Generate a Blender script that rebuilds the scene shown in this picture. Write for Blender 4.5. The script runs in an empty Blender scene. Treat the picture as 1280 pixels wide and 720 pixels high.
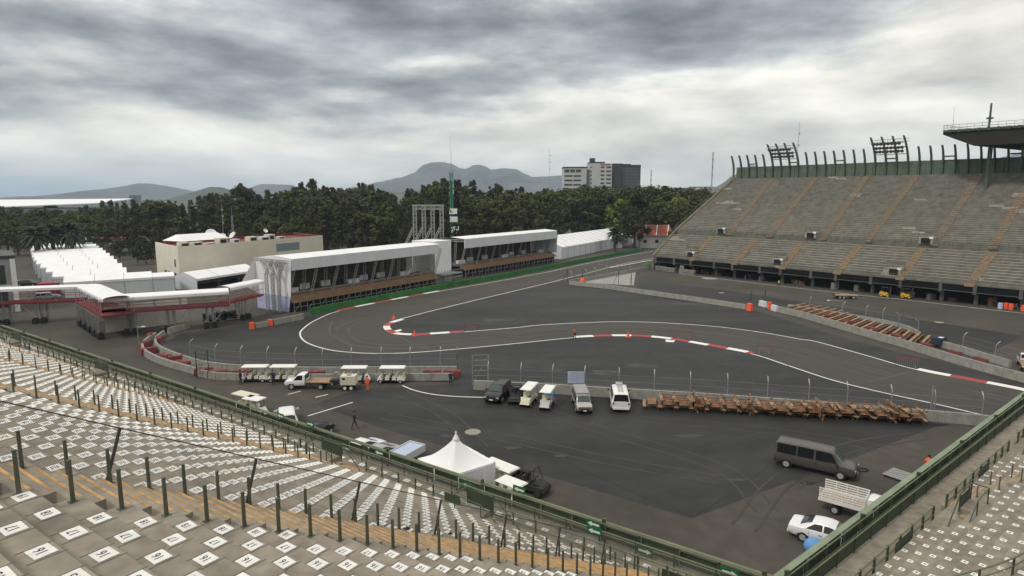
import bpy, bmesh, math, random
from mathutils import Vector, Matrix, noise
rnd = random.Random(11)
sc = bpy.context.scene
COL = sc.collection
PI = math.pi
R_ = math.radians

# ------------------------------------------------------------------ camera
H = 22.0; F = 780.0; YH = 244.0
TH = math.atan((360 - YH) / F)
CT, ST = math.cos(TH), math.sin(TH)
cam_d = bpy.data.cameras.new('camera'); cam = bpy.data.objects.new('camera', cam_d); COL.objects.link(cam)
cam.location = (0, 0, H); cam.rotation_euler = (PI/2 - TH, 0, 0)
cam_d.sensor_width = 36; cam_d.lens = 36 * F / 1280
cam_d.clip_start = 0.1; cam_d.clip_end = 60000
sc.camera = cam

def P(px, py, z=0.0):
    """real place on the plane of height z (survey of the photograph)"""
    u = (px - 640) / F; v = -(py - 360) / F
    d = (u, CT + v * ST, -ST + v * CT)
    t = (z - H) / d[2]
    return Vector((d[0] * t, d[1] * t, z))
def PD(px, Y, z=0.0):
    """place at forward distance Y on the bearing of column px"""
    b = Y * CT - (z - H) * ST
    return Vector(((px - 640) / F * b, Y, z))
def HZ(py, Y):
    """height of row py at forward distance Y"""
    v = -(py - 360) / F
    t = Y / (CT + v * ST)
    return H + t * (-ST + v * CT)

# ------------------------------------------------------------------ materials
def mat(name, col, rough=.75, var=.14, scale=1.5, metal=0, var2=0, scale2=20, stretch=None, bump=0, col2=None, spec=None, detail=4):
    m = bpy.data.materials.new(name); m.use_nodes = True
    nt = m.node_tree; nd = nt.nodes; lk = nt.links
    b = nd['Principled BSDF']
    b.inputs['Roughness'].default_value = rough; b.inputs['Metallic'].default_value = metal
    if spec is not None: b.inputs['Specular IOR Level'].default_value = spec
    c = (*col, 1)
    if var == 0:
        b.inputs['Base Color'].default_value = c; return m
    g = nd.new('ShaderNodeNewGeometry'); src = g.outputs['Position']
    if stretch:
        mp = nd.new('ShaderNodeMapping'); mp.inputs['Rotation'].default_value = (0, 0, stretch[0]); mp.inputs['Scale'].default_value = stretch[1]
        lk.new(src, mp.inputs['Vector']); src = mp.outputs['Vector']
    n = nd.new('ShaderNodeTexNoise'); n.inputs['Scale'].default_value = scale; n.inputs['Detail'].default_value = detail; n.inputs['Roughness'].default_value = .6
    lk.new(src, n.inputs['Vector'])
    r = nd.new('ShaderNodeValToRGB')
    r.color_ramp.elements[0].position = .3; r.color_ramp.elements[1].position = .7
    c2 = col2 or col
    r.color_ramp.elements[0].color = (*[x * (1 - var) for x in c2], 1)
    r.color_ramp.elements[1].color = (*[min(1, x * (1 + var)) for x in col], 1)
    lk.new(n.outputs['Fac'], r.inputs['Fac'])
    out = r.outputs['Color']
    if var2:
        n2 = nd.new('ShaderNodeTexNoise'); n2.inputs['Scale'].default_value = scale2; n2.inputs['Detail'].default_value = 3
        lk.new(g.outputs['Position'], n2.inputs['Vector'])
        mr = nd.new('ShaderNodeMapRange'); mr.inputs['From Min'].default_value = .25; mr.inputs['From Max'].default_value = .75
        mr.inputs['To Min'].default_value = 1 - var2; mr.inputs['To Max'].default_value = 1 + var2
        lk.new(n2.outputs['Fac'], mr.inputs['Value'])
        mx = nd.new('ShaderNodeVectorMath'); mx.operation = 'SCALE'
        lk.new(out, mx.inputs[0]); lk.new(mr.outputs['Result'], mx.inputs['Scale']); out = mx.outputs['Vector']
    lk.new(out, b.inputs['Base Color'])
    if bump:
        bp = nd.new('ShaderNodeBump'); bp.inputs['Strength'].default_value = bump; bp.inputs['Distance'].default_value = .02
        n3 = nd.new('ShaderNodeTexNoise'); n3.inputs['Scale'].default_value = scale2
        lk.new(g.outputs['Position'], n3.inputs['Vector']); lk.new(n3.outputs['Fac'], bp.inputs['Height']); lk.new(bp.outputs['Normal'], b.inputs['Normal'])
    return m

def wire_mat(name, col, nu, nv, thick):
    """chain link: wires on UV, clear between"""
    m = bpy.data.materials.new(name); m.use_nodes = True
    nt = m.node_tree; nd = nt.nodes; lk = nt.links
    b = nd['Principled BSDF']; b.inputs['Base Color'].default_value = (*col, 1); b.inputs['Roughness'].default_value = .6
    uv = nd.new('ShaderNodeUVMap'); sp = nd.new('ShaderNodeSeparateXYZ'); lk.new(uv.outputs['UV'], sp.inputs['Vector'])
    def math_(op, a, bb):
        x = nd.new('ShaderNodeMath'); x.operation = op
        for i, q in enumerate((a, bb)):
            if q is None: continue
            if isinstance(q, (int, float)): x.inputs[i].default_value = q
            else: lk.new(q, x.inputs[i])
        return x.outputs[0]
    s1 = math_('ADD', sp.outputs['X'], sp.outputs['Y']); s2 = math_('SUBTRACT', sp.outputs['X'], sp.outputs['Y'])
    f1 = math_('FRACT', math_('MULTIPLY', s1, nu), None); f2 = math_('FRACT', math_('MULTIPLY', s2, nv), None)
    k = math_('MAXIMUM', math_('LESS_THAN', f1, thick), math_('LESS_THAN', f2, thick))
    tr = nd.new('ShaderNodeBsdfTransparent'); mx = nd.new('ShaderNodeMixShader')
    lk.new(k, mx.inputs['Fac']); lk.new(tr.outputs[0], mx.inputs[1]); lk.new(b.outputs[0], mx.inputs[2])
    lk.new(mx.outputs[0], nd['Material Output'].inputs['Surface'])
    return m

M = {}
M['conc'] = mat('stand_concrete', (.235, .21, .170), .9, .24, .55, var2=.2, scale2=2.2, bump=.15, detail=9)
M['conc_dark'] = mat('dark_concrete', (.09, .09, .085), .9, .3, .5)
M['conc_wall'] = mat('barrier_concrete', (.26, .26, .235), .9, .2, 1.1, var2=.12, scale2=5)
M['joint'] = mat('joint_grime', (.10, .095, .085), .95, .2, 2)
M['pad'] = mat('pad_white', (.73, .73, .71), .6, .10, 1.7, var2=.10, scale2=11)
M['ink'] = mat('pad_ink', (.02, .02, .022), .6, 0)
M['nosing'] = mat('orange_nosing', (.43, .25, .095), .85, .34, 3.5, col2=(.34, .24, .14))
M['green'] = mat('green_steel', (.060, .085, .050), .55, .25, 1.2)
M['green_post'] = mat('post_green_steel', (.085, .092, .064), .55, .25, 2)
M['green_panel'] = mat('green_sheet', (.045, .068, .042), .55, .3, .8)
M['green_panel2'] = mat('worn_green_sheet', (.060, .082, .052), .6, .35, 1.1)
M['green_pale'] = mat('pale_green_coping', (.20, .25, .17), .6, .2, .8)
M['olive_rail'] = mat('olive_rail', (.135, .155, .09), .6, .2, 1)
M['sign_green'] = mat('sign_green', (.01, .13, .05), .5, .08, 2)
M['white'] = mat('white_paint', (.78, .78, .76), .5, .05, 1.2)
M['line'] = mat('line_paint', (.70, .70, .68), .7, .14, 1.2)
M['red'] = mat('kerb_red', (.36, .045, .05), .7, .2, .8)
M['orange'] = mat('signal_orange', (.85, .12, .05), .6, .08, 2)
M['asphalt'] = mat('old_asphalt', (.064, .0575, .050), .82, .26, .09, var2=.16, scale2=.8, detail=8, spec=.3)
M['asphalt_dark'] = mat('new_asphalt', (.0255, .0262, .0285), .68, .45, .075, var2=.26, scale2=.4, stretch=(R_(12), (.5, 1.9, 1)), detail=9, spec=.35)
M['track'] = mat('track_asphalt', (.061, .057, .052), .78, .15, .08, var2=.07, scale2=1.2, stretch=(R_(-5), (.5, 1.6, 1)), detail=8, spec=.3)
M['green_run'] = mat('green_painted_wall', (.025, .14, .03), .75, .28, .5)
M['canvas'] = mat('white_canvas', (.80, .81, .83), .55, .05, .4)
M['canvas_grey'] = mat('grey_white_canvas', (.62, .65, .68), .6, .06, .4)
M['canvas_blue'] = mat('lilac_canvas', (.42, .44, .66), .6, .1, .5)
M['cream'] = mat('cream_wall', (.64, .61, .51), .85, .06, .3)
M['red_roof'] = mat('maroon_paint', (.17, .03, .03), .8, .2, .5)
M['red_rail'] = mat('red_bridge_rail', (.30, .03, .04), .6, .15, .6)
M['alu'] = mat('aluminium_truss', (.42, .42, .41), .45, .12, 2, metal=.4)
M['galv'] = mat('galvanised_steel', (.30, .31, .31), .5, .15, 2, metal=.3)
M['dark_steel'] = mat('dark_steel', (.05, .05, .052), .5, .2, 2)
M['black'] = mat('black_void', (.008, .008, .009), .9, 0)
M['board'] = mat('black_banner', (.010, .011, .013), .9, .3, .4, spec=.1)
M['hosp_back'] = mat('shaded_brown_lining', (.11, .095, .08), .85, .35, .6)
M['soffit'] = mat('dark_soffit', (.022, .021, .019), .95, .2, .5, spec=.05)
M['pack_red'] = mat('faded_red_pack', (.19, .05, .05), .8, .25, .8)
M['gate_red'] = mat('dull_red_frame', (.26, .05, .045), .7, .2, 1)
M['deck'] = mat('brown_deck', (.25, .16, .10), .8, .2, .8)
M['wood'] = mat('brown_timber', (.24, .125, .07), .75, .35, 1.7, col2=(.17, .08, .04))
M['wood_pale'] = mat('pale_timber', (.30, .205, .125), .8, .25, 1.7)
M['rubber'] = mat('tyre_rubber', (.014, .014, .014), .85, .2, 4)
M['rim'] = mat('wheel_rim', (.36, .36, .36), .4, .12, 4)
M['glass'] = mat('tinted_glass', (.012, .014, .016), .08, 0)
M['glass_g'] = mat('windscreen_glass', (.05, .075, .075), .06, 0)
M['c_grey'] = mat('grey_car_paint', (.125, .12, .112), .3, .05, 1, metal=.45)
M['c_silver'] = mat('silver_car_paint', (.45, .45, .45), .3, .05, 1, metal=.35)
M['c_roof'] = mat('grey_vinyl', (.30, .30, .31), .7, .06, 1)
M['c_white'] = mat('white_car_paint', (.76, .77, .78), .25, .03, 1)
M['c_dark'] = mat('charcoal_car_paint', (.025, .025, .028), .25, .05, 1)
M['c_brown'] = mat('bronze_car_paint', (.16, .10, .06), .4, .1, 1)
M['plastic'] = mat('black_plastic', (.018, .018, .019), .6, .1, 4)
M['cream_cart'] = mat('cream_cart_body', (.62, .60, .47), .45, .05, 2)
M['lamp_r'] = mat('tail_lamp_red', (.30, .015, .012), .25, 0)
M['lamp_w'] = mat('head_lamp_clear', (.55, .55, .53), .15, 0)
M['blue'] = mat('blue_cover', (.12, .30, .62), .6, .12, 2)
M['navy'] = mat('navy_cloth', (.02, .03, .07), .8, .1, 3)
M['yellow'] = mat('machine_yellow', (.60, .34, .02), .5, .1, 2)
M['green_vest'] = mat('lime_vest', (.35, .80, .10), .7, .1, 3)
M['skin'] = mat('skin', (.30, .17, .11), .6, .08, 8)
M['hair'] = mat('dark_hair', (.012, .01, .009), .8, .1, 8)
M['jeans'] = mat('dark_denim', (.025, .032, .05), .85, .15, 5)
M['jacket'] = mat('dark_jacket', (.03, .026, .024), .85, .15, 5)
M['hi_vis'] = mat('orange_overall', (.80, .14, .06), .75, .1, 5)
M['bark'] = mat('bark', (.085, .065, .05), .9, .25, 3)
M['sheet_blue'] = mat('pale_blue_sheet', (.42, .50, .66), .6, .07, 1.2)
M['terra'] = mat('terracotta_roof', (.30, .09, .055), .85, .2, .8)
M['grey_build'] = mat('grey_render', (.33, .32, .31), .85, .12, .3)
M['white_build'] = mat('white_render', (.46, .46, .46), .8, .08, .1)
M['dark_build'] = mat('dark_cladding', (.035, .036, .04), .5, .15, .1)
M['dark_build2'] = mat('grey_cladding', (.11, .115, .125), .4, .15, .1)
M['win'] = mat('dark_window', (.05, .055, .06), .2, .2, .2)
M['mast_green'] = mat('mast_green', (.05, .20, .13), .6, .1, 1)
M['palm'] = mat('palm_frond', (.028, .034, .013), .8, .3, .6)
M['grass'] = mat('grass', (.065, .125, .028), .9, .25, .06, var2=.15, scale2=.5)
M['terrain'] = mat('city_plain', (.075, .08, .06), .95, .35, .004, var2=.3, scale2=.02)
M['far_riser'] = mat('bench_riser', (.15, .145, .125), .95, .3, .6)
M['farstand'] = mat('weathered_benches', (.48, .455, .39), .9, .22, .12, var2=.22, scale2=1.6, stretch=(R_(-50), (1, 2.2, 1)), detail=8)
M['farstand_dark'] = mat('dark_bench_board', (.30, .285, .245), .9, .3, .8)
M['faraisle'] = mat('worn_orange_steps', (.25, .175, .105), .9, .35, 1.6, col2=(.24, .205, .16))
M['wall_green'] = mat('green_corrugated', (.085, .12, .09), .7, .22, .5)
M['hill'] = mat('volcano_slope', (.08, .085, .08), .95, .5, .0034, var2=.5, scale2=.02, detail=8)
M['hill_near'] = mat('scrub_slope', (.05, .065, .035), .95, .3, .004, var2=.25, scale2=.02)
M['city'] = mat('far_houses', (.42, .40, .38), .9, .3, .05)
for i, c in enumerate([(.050, .055, .023), (.039, .045, .020), (.075, .085, .030), (.14, .175, .036), (.060, .058, .027)]):
    M['leaf%d' % i] = mat('foliage_%s' % ('dark', 'deep', 'olive', 'bright', 'dull')[i], c, .9, .45, .5, detail=6, spec=.1)
M['chain'] = wire_mat('chain_link', (.20, .20, .18), 18, 18, .13)
M['chain_far'] = wire_mat('debris_mesh', (.16, .165, .165), 9, 9, .05)

# ------------------------------------------------------------------ mesh builder
class MB:
    def __init__(s): s.v = []; s.f = []; s.m = []; s.uv = {}
    def poly(s, pts, mi=0, uv=None):
        i = len(s.v); s.v += [tuple(p) for p in pts]
        if uv: s.uv[len(s.f)] = uv
        s.f.append(tuple(range(i, i + len(pts)))); s.m.append(mi)
    def hexa(s, b, t, mi=0):
        """b, t: four lower and four upper corners"""
        i = len(s.v); s.v += [tuple(p) for p in b] + [tuple(p) for p in t]
        n = len(b)
        s.f.append(tuple(i + k for k in range(n - 1, -1, -1))); s.f.append(tuple(i + n + k for k in range(n)))
        s.m += [mi, mi]
        for k in range(n):
            k2 = (k + 1) % n
            s.f.append((i + k, i + k2, i + n + k2, i + n + k)); s.m.append(mi)
    def box(s, c, size, rz=0, mi=0, mat4=None):
        x, y, z = [q / 2 for q in size]
        pts = [Vector((a * x, b * y, d * z)) for d in (-1, 1) for a, b in ((-1, -1), (1, -1), (1, 1), (-1, 1))]
        m = mat4 if mat4 is not None else Matrix.Rotation(rz, 3, 'Z')
        pts = [m @ p + Vector(c) for p in pts]
        s.hexa(pts[:4], pts[4:], mi)
    def beam(s, a, b, w, h, mi=0, up=Vector((0, 0, 1))):
        a = Vector(a); b = Vector(b); d = (b - a)
        if d.length < 1e-6: return
        d.normalize()
        if abs(d.dot(up)) > .98: up = Vector((1, 0, 0))
        x = d.cross(up).normalized() * (w / 2); y = x.cross(d).normalized() * (h / 2)
        s.hexa([a - x - y, a + x - y, a + x + y, a - x + y], [b - x - y, b + x - y, b + x + y, b - x + y], mi)
    def tube(s, a, b, r, r2=None, n=6, mi=0, cap=True):
        a = Vector(a); b = Vector(b); d = b - a
        if d.length < 1e-6: return
        d.normalize(); r2 = r if r2 is None else r2
        up = Vector((0, 0, 1)) if abs(d.z) < .95 else Vector((1, 0, 0))
        x = d.cross(up).normalized(); y = x.cross(d)
        i = len(s.v)
        for c, rr in ((a, r), (b, r2)):
            for k in range(n):
                an = 2 * PI * k / n; s.v.append(tuple(c + x * (rr * math.cos(an)) + y * (rr * math.sin(an))))
        for k in range(n):
            k2 = (k + 1) % n; s.f.append((i + k, i + k2, i + n + k2, i + n + k)); s.m.append(mi)
        if cap:
            s.f.append(tuple(i + k for k in range(n - 1, -1, -1))); s.f.append(tuple(i + n + k for k in range(n))); s.m += [mi, mi]
    def path(s, pts, r, n=6, mi=0):
        for a, b in zip(pts, pts[1:]): s.tube(a, b, r, n=n, mi=mi)
    def lathe(s, prof, c=(0, 0, 0), n=12, mi=0, axis='Z'):
        i = len(s.v)
        for r, z in prof:
            for k in range(n):
                an = 2 * PI * k / n; p = (r * math.cos(an), r * math.sin(an), z)
                if axis == 'Y': p = (p[0], p[2], p[1])
                if axis == 'X': p = (p[2], p[0], p[1])
                s.v.append(tuple(Vector(p) + Vector(c)))
        for j in range(len(prof) - 1):
            for k in range(n):
                k2 = (k + 1) % n
                s.f.append((i + j * n + k, i + j * n + k2, i + (j + 1) * n + k2, i + (j + 1) * n + k)); s.m.append(mi)
        s.f.append(tuple(i + k for k in range(n))); s.m.append(mi)
        j = len(prof) - 1; s.f.append(tuple(i + j * n + k for k in range(n))); s.m.append(mi)
    def prism(s, poly, z0, z1, mi=0):
        s.hexa([(x, y, z0) for x, y in poly], [(x, y, z1) for x, y in poly], mi)
    def mesh(s, name, mats, smooth=False):
        me = bpy.data.meshes.new(name); me.from_pydata(s.v, [], s.f)
        for m in mats: me.materials.append(m)
        me.polygons.foreach_set('material_index', s.m)
        if s.uv:
            ul = me.uv_layers.new(name='UVMap')
            for fi, uv in s.uv.items():
                for k, li in enumerate(me.polygons[fi].loop_indices): ul.data[li].uv = uv[k]
        if smooth: me.polygons.foreach_set('use_smooth', [True] * len(me.polygons))
        me.validate(); me.update()
        return me
    def build(s, name, mats, parent=None, world=False, smooth=False, **kw):
        if not isinstance(mats, (list, tuple)): mats = [mats]
        o = bpy.data.objects.new(name, s.mesh(name, mats, smooth)); COL.objects.link(o)
        if parent is not None:
            o.parent = parent
            if world:
                base = parent
                while base.parent is not None: base = base.parent
                mw = Matrix.Translation(base.location) @ base.rotation_euler.to_matrix().to_4x4()
                o.data.transform(mw.inverted())
        for k, v in kw.items(): o[k] = v
        return o

def thing(name, label, cat, loc=(0, 0, 0), rz=0, group=None):
    o = bpy.data.objects.new(name, None); COL.objects.link(o)
    o.location = loc; o.rotation_euler = (0, 0, rz); o.empty_display_size = .3
    o['label'] = label; o['category'] = cat
    if group: o['group'] = group
    return o
def tag(o, label, cat, group=None):
    o['label'] = label; o['category'] = cat
    if group: o['group'] = group
    return o
def at(o, loc, rz=None):
    """move a thing built in local coordinates"""
    o.location = loc
    if rz is not None: o.rotation_euler = (0, 0, rz)
    return o
KIDS = {}
def kids(o): return [c for c in o.children]
def dup(root, loc, rz=0, label=None, group=None, scale=None):
    r = root.copy(); COL.objects.link(r); r.location = loc; r.rotation_euler = (0, 0, rz)
    if scale: r.scale = scale
    if label: r['label'] = label
    if group: r['group'] = group
    for ch in kids(root):
        c = ch.copy(); COL.objects.link(c); c.parent = r
        for g in kids(ch):
            d = g.copy(); COL.objects.link(d); d.parent = c
    return r
def structure(o): o['kind'] = 'structure'; return o
def smooth_path(pts, n=8):
    out = []
    q = [pts[0] * 2 - pts[1]] + list(pts) + [pts[-1] * 2 - pts[-2]]
    for i in range(1, len(q) - 2):
        p0, p1, p2, p3 = q[i-1:i+3]
        for k in range(n):
            t = k / n
            out.append(.5 * ((2*p1) + (p2-p0)*t + (2*p0-5*p1+4*p2-p3)*t*t + (3*p1-p0-3*p2+p3)*t**3))
    out.append(pts[-1]); return out
def resample(pts, step):
    out = [pts[0].copy()]; acc = 0
    for a, b in zip(pts, pts[1:]):
        L = (b - a).length; d = step - acc
        while d <= L and L > 0:
            out.append(a.lerp(b, d / L)); d += step
        acc = (acc + L) % step if L > 0 else acc
    return out
def az(v): return math.atan2(v[1], v[0])
def lerp(a, b, t): return a + (b - a) * t

# ------------------------------------------------------------------ ground, track, lines
def flat(name, pts, z, m):
    b = MB(); b.poly([(p[0], p[1], z) for p in pts]); return structure(b.build(name, m))
g = MB(); g.poly([(-6900, -240, -.06), (6900, -240, -.06), (6900, 6900, -.06), (-6900, 6900, -.06)])
structure(g.build('terrain', M['terrain']))
flat('ground', [(-200, -60), (160, -60), (160, 160), (95, 330), (-20, 330), (-210, 330)], 0, M['asphalt'])
flat('grass_lawn', [P(640, 294), P(765, 290), P(790, 266), P(620, 266)], .004, M['grass'])
# dark run off asphalt: parking apron part and infield part
flat('apron_asphalt', [P(865, 648), P(470, 533), P(395, 505), P(445, 487), P(600, 478), P(1190, 531), P(1168, 534)], .004, M['asphalt_dark'])
flat('infield_asphalt', [P(205, 430), P(225, 417), P(312, 406), P(388, 394), P(560, 362), P(715, 352), P(945, 388), P(1060, 424), P(1280, 479), P(1420, 520), P(1420, 575), P(1225, 531), P(595, 480), P(300, 467), P(240, 455)], .008, M['asphalt_dark'])
flat('paddock_asphalt', [P(798, 350), P(900, 362), P(1100, 392), P(1278, 420), P(1225, 448), P(1090, 416), P(985, 384), P(940, 384), P(800, 364)], .004, M['asphalt_dark'])

outer_px = [(900, 301), (805, 316), (736, 329), (680, 341), (580, 359), (550, 364), (480, 377), (423, 389), (395, 400), (380, 410), (375, 418), (383, 428), (410, 437), (450, 441.3), (500, 441.5), (560, 437.5), (640, 430), (720, 422), (783, 420), (830, 423), (885, 432), (940, 442.5), (985, 457), (1040, 475), (1100, 490), (1160, 503), (1220, 517), (1330, 544)]
inner_px = [(920, 309), (805, 325), (736, 341), (680, 355), (575, 380), (500, 399), (485, 404), (480, 408), (483, 413), (494, 417.5), (517, 419), (536, 418), (565, 416), (640, 410), (680, 406), (755, 402.5), (817, 403), (892, 408), (955, 416), (1000, 424), (1022, 427.5), (1085, 445), (1145, 462), (1212, 475), (1280, 488.5), (1380, 512)]
outer = smooth_path([P(*p) for p in outer_px]); inner = smooth_path([P(*p) for p in inner_px])
# track surface: strip joining the two edges at matched parts
tb = MB()
def resn(pts, n):
    L = [0]
    for a, b in zip(pts, pts[1:]): L.append(L[-1] + (b - a).length)
    out = []; j = 0
    for k in range(n + 1):
        d = L[-1] * k / n
        while j < len(L) - 2 and L[j + 1] < d: j += 1
        out.append(pts[j].lerp(pts[j + 1], (d - L[j]) / max(1e-6, L[j + 1] - L[j])))
    return out
def cutpath(pts, a, b):
    ia = min(range(len(pts)), key=lambda i: (pts[i] - a).length); ib = min(range(len(pts)), key=lambda i: (pts[i] - b).length)
    return pts[ia:ib + 1]
segs = [((900, 301), (423, 389), (920, 309), (500, 399), 30), ((423, 389), (450, 441.3), (500, 399), (494, 417.5), 24), ((450, 441.3), (640, 430), (494, 417.5), (640, 410), 20), ((640, 430), (1330, 544), (640, 410), (1380, 512), 40)]
for a, b, c, d, n in segs:
    o_ = resn(cutpath(outer, P(*a), P(*b)), n); i_ = resn(cutpath(inner, P(*c), P(*d)), n)
    for k in range(n): tb.poly([(p[0], p[1], .012) for p in (o_[k], o_[k + 1], i_[k + 1], i_[k])])
structure(tb.build('track', M['track']))
def ribbon(b, pts, w0, w1, z, mi=0):
    """strip along pts from offset w0 to w1 (left positive)"""
    L = []; Rr = []
    for i, p in enumerate(pts):
        d = (pts[min(i + 1, len(pts) - 1)] - pts[max(i - 1, 0)]); nn = Vector((-d.y, d.x, 0)).normalized()
        L.append(p + nn * w1); Rr.append(p + nn * w0)
    for k in range(len(pts) - 1):
        b.poly([(q[0], q[1], z) for q in (Rr[k], Rr[k + 1], L[k + 1], L[k])], mi)
lb = MB()
ribbon(lb, outer, -.13, .13, .018); ribbon(lb, inner, -.13, .13, .018)
structure(lb.build('track_edge_line', M['line']))
# short painted lines on the apron and service road
lb = MB()
for pts in ([(385, 520), (441, 503)], [(394, 497), (410, 493)], [(360, 493), (376, 489)]):
    ribbon(lb, [P(*p) for p in pts], -.09, .09, .018)
ribbon(lb, smooth_path([P(*p) for p in [(503, 482), (515, 487), (535, 492), (560, 495), (590, 496.5), (628, 497)]]), -.1, .1, .018)
ribbon(lb, [P(*p) for p in [(850, 342.5), (940, 353.5), (1060, 367.5), (1120, 373.5), (1245, 388), (1330, 397)]], -.12, .12, .018)
ribbon(lb, [P(*p) for p in [(762, 334.5), (795, 328.5), (815, 325)]], -.45, .1, .020)
structure(lb.build('painted_line', M['line']))
lb = MB()
for pts in ([(494, 418), (515, 428), (535, 437)], [(1085, 478), (1140, 464)], [(415, 402), (412, 415), (425, 425), (440, 433)]):
    ribbon(lb, smooth_path([P(*p) for p in pts]), -.1, .1, .016)
structure(lb.build('surface_joint', mat('worn_joint', (.085, .08, .075), .8, .1, 1)))
# concrete apron triangle behind the far wall
flat('concrete_apron', [P(770, 340), P(795, 338), P(792, 357), P(728, 353)], .012, mat('pale_apron', (.30, .29, .27), .9, .15, .3))
# rubbered racing line and scuffs
rl = smooth_path([(a + c) * .5 for a, c in zip(resn(cutpath(outer, P(640, 430), P(1330, 544)), 12), resn(cutpath(inner, P(640, 410), P(1380, 512)), 12))], 6)
lb = MB()
for o0, o1 in ((-1.9, -1.2), (.4, .9), (1.5, 2.3)): ribbon(lb, rl, o0, o1, .0155)
rl2 = smooth_path([P(*p) for p in [(700, 346), (600, 366), (500, 389), (440, 404), (428, 416), (450, 430), (520, 433), (620, 422)]], 8)
for o0, o1 in ((-1.4, -.6), (.7, 1.3)): ribbon(lb, rl2, o0, o1, .0155)
structure(lb.build('rubber_line', mat('rubbered_asphalt', (.050, .046, .041), .7, .3, .25)))
def stain(name, spots, m, z):
    b = MB()
    for px, py, rx, ry in spots:
        c = P(px, py); n = 22; a0_ = rnd.random() * 3
        b.poly([(c.x + rx * math.cos(2 * PI * k / n) * (1 + .28 * math.sin(3 * 2 * PI * k / n + a0_) + .12 * math.sin(7 * 2 * PI * k / n)), c.y + ry * math.sin(2 * PI * k / n) * (1 + .22 * math.sin(2 * 2 * PI * k / n + a0_)), z) for k in range(n)])
    structure(b.build(name, m))
stain('pale_scuff', [(755, 465, 1.8, 1.1), (693, 482, 1.2, .7), (800, 457, 2.0, 1.0), (690, 462, 1.4, .7), (620, 400, 3, 1.6), (860, 380, 4, 1.2)], mat('dusty_asphalt', (.052, .052, .052), .85, .3, .6), .0135)
stain('oil_stain', [(640, 560, .7, .4), (735, 528, .5, .9), (776, 524, .6, .7), (664, 518, .4, .5), (860, 545, 1.3, .5), (920, 600, .8, .3), (1010, 604, .6, .3), (560, 545, .9, .4), (700, 570, .5, .3), (980, 650, .5, .3)], mat('oil_dark', (.020, .020, .021), .45, .3, 1.5), .0135)
zt_ = .0142
lb = MB()
for pts in ([(480, 520), (620, 545), (760, 575), (900, 600)], [(640, 500), (760, 540), (900, 585), (960, 640)], [(1150, 545), (1060, 560), (980, 600), (930, 660)], [(500, 490), (560, 520), (600, 560)], [(1100, 560), (1010, 545), (880, 530), (760, 522)]):
    q = smooth_path([P(*p) for p in pts], 8)
    for o in (-.8, .75): zt_ += .0003; ribbon(lb, q, o - .1, o + .1, zt_)
structure(lb.build('tyre_mark', mat('tyre_mark_asphalt', (.036, .034, .032), .65, .35, .9)))
lb = MB()
for pts in ([(866, 646), (780, 610), (690, 572), (600, 548), (500, 540)], [(866, 646), (960, 585), (1050, 545), (1150, 520)], [(320, 470), (500, 500), (700, 515)], [(870, 560), (1010, 520), (1100, 540)], [(700, 400), (560, 378)], [(1000, 470), (900, 380)]):
    q = []
    for a, c in zip(pts, pts[1:]):
        for k in range(6): v_ = P(*a).lerp(P(*c), k / 6); q.append(v_ + Vector((rnd.uniform(-.12, .12), rnd.uniform(-.12, .12), 0)))
    zt_ += .0003; ribbon(lb, q, -.03, .03, zt_ + .001)
structure(lb.build('pavement_crack', mat('crack_fill', (.018, .018, .018), .6, 0)))
# manhole covers
for q in [(591, 540), (887, 348), (1174, 403), (902, 366)]:
    c = P(*q); b = MB(); b.lathe([(.75 if q[0] != 887 else 2.2, .006), (.75 if q[0] != 887 else 2.2, .022)], (c.x, c.y, 0), 18)
    structure(b.build('manhole_cover', mat('manhole_concrete', (.26, .25, .22), .9, .1, 2)))

def kerb(path, step, w0, w1, first=0):
    pts = resample(path, step / 4); b = MB(); hh = .05
    L = []; Rr = []
    for i, p in enumerate(pts):
        d = (pts[min(i + 1, len(pts) - 1)] - pts[max(i - 1, 0)]); nn = Vector((-d.y, d.x, 0)).normalized()
        L.append(p + nn * w1); Rr.append(p + nn * w0)
    for k in range(len(pts) - 1):
        mi = ((k // 4) + first) % 2
        b.poly([(Rr[k].x, Rr[k].y, .03), (Rr[k+1].x, Rr[k+1].y, .03), (L[k+1].x, L[k+1].y, hh), (L[k].x, L[k].y, hh)], mi)
        b.poly([(L[k].x, L[k].y, hh), (L[k+1].x, L[k+1].y, hh), (L[k+1].x, L[k+1].y, .0), (L[k].x, L[k].y, .0)], mi)
        b.poly([(Rr[k+1].x, Rr[k+1].y, .03), (Rr[k].x, Rr[k].y, .03), (Rr[k].x, Rr[k].y, .0), (Rr[k+1].x, Rr[k+1].y, .0)], mi)
    return structure(b.build('kerb', [M['white'], M['red']]))
kerb(cutpath(outer, P(720, 422), P(940, 442.5)), 3.0, -.15, .95, 0)
kerb(cutpath(outer, P(550, 364), P(423, 389)), 5.0, -.9, .1, 0)
kerb(cutpath(inner, P(500, 399), P(581, 414.6)), 3.2, -.1, 1.0, 0)
kerb(cutpath(inner, P(1145, 462), P(1380, 512)), 3.7, -.1, 1.0, 0)
b = MB()
b.poly([(q.x, q.y, .024) for q in (P(832, 424.5), P(844, 425.5), P(842, 428), P(832, 427.5))]); b.poly([(q.x, q.y, .024) for q in (P(492, 413.5), P(501, 411.5), P(502.5, 413), P(494, 416))])
structure(b.build('kerb_end_paint', M['line']))

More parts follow.
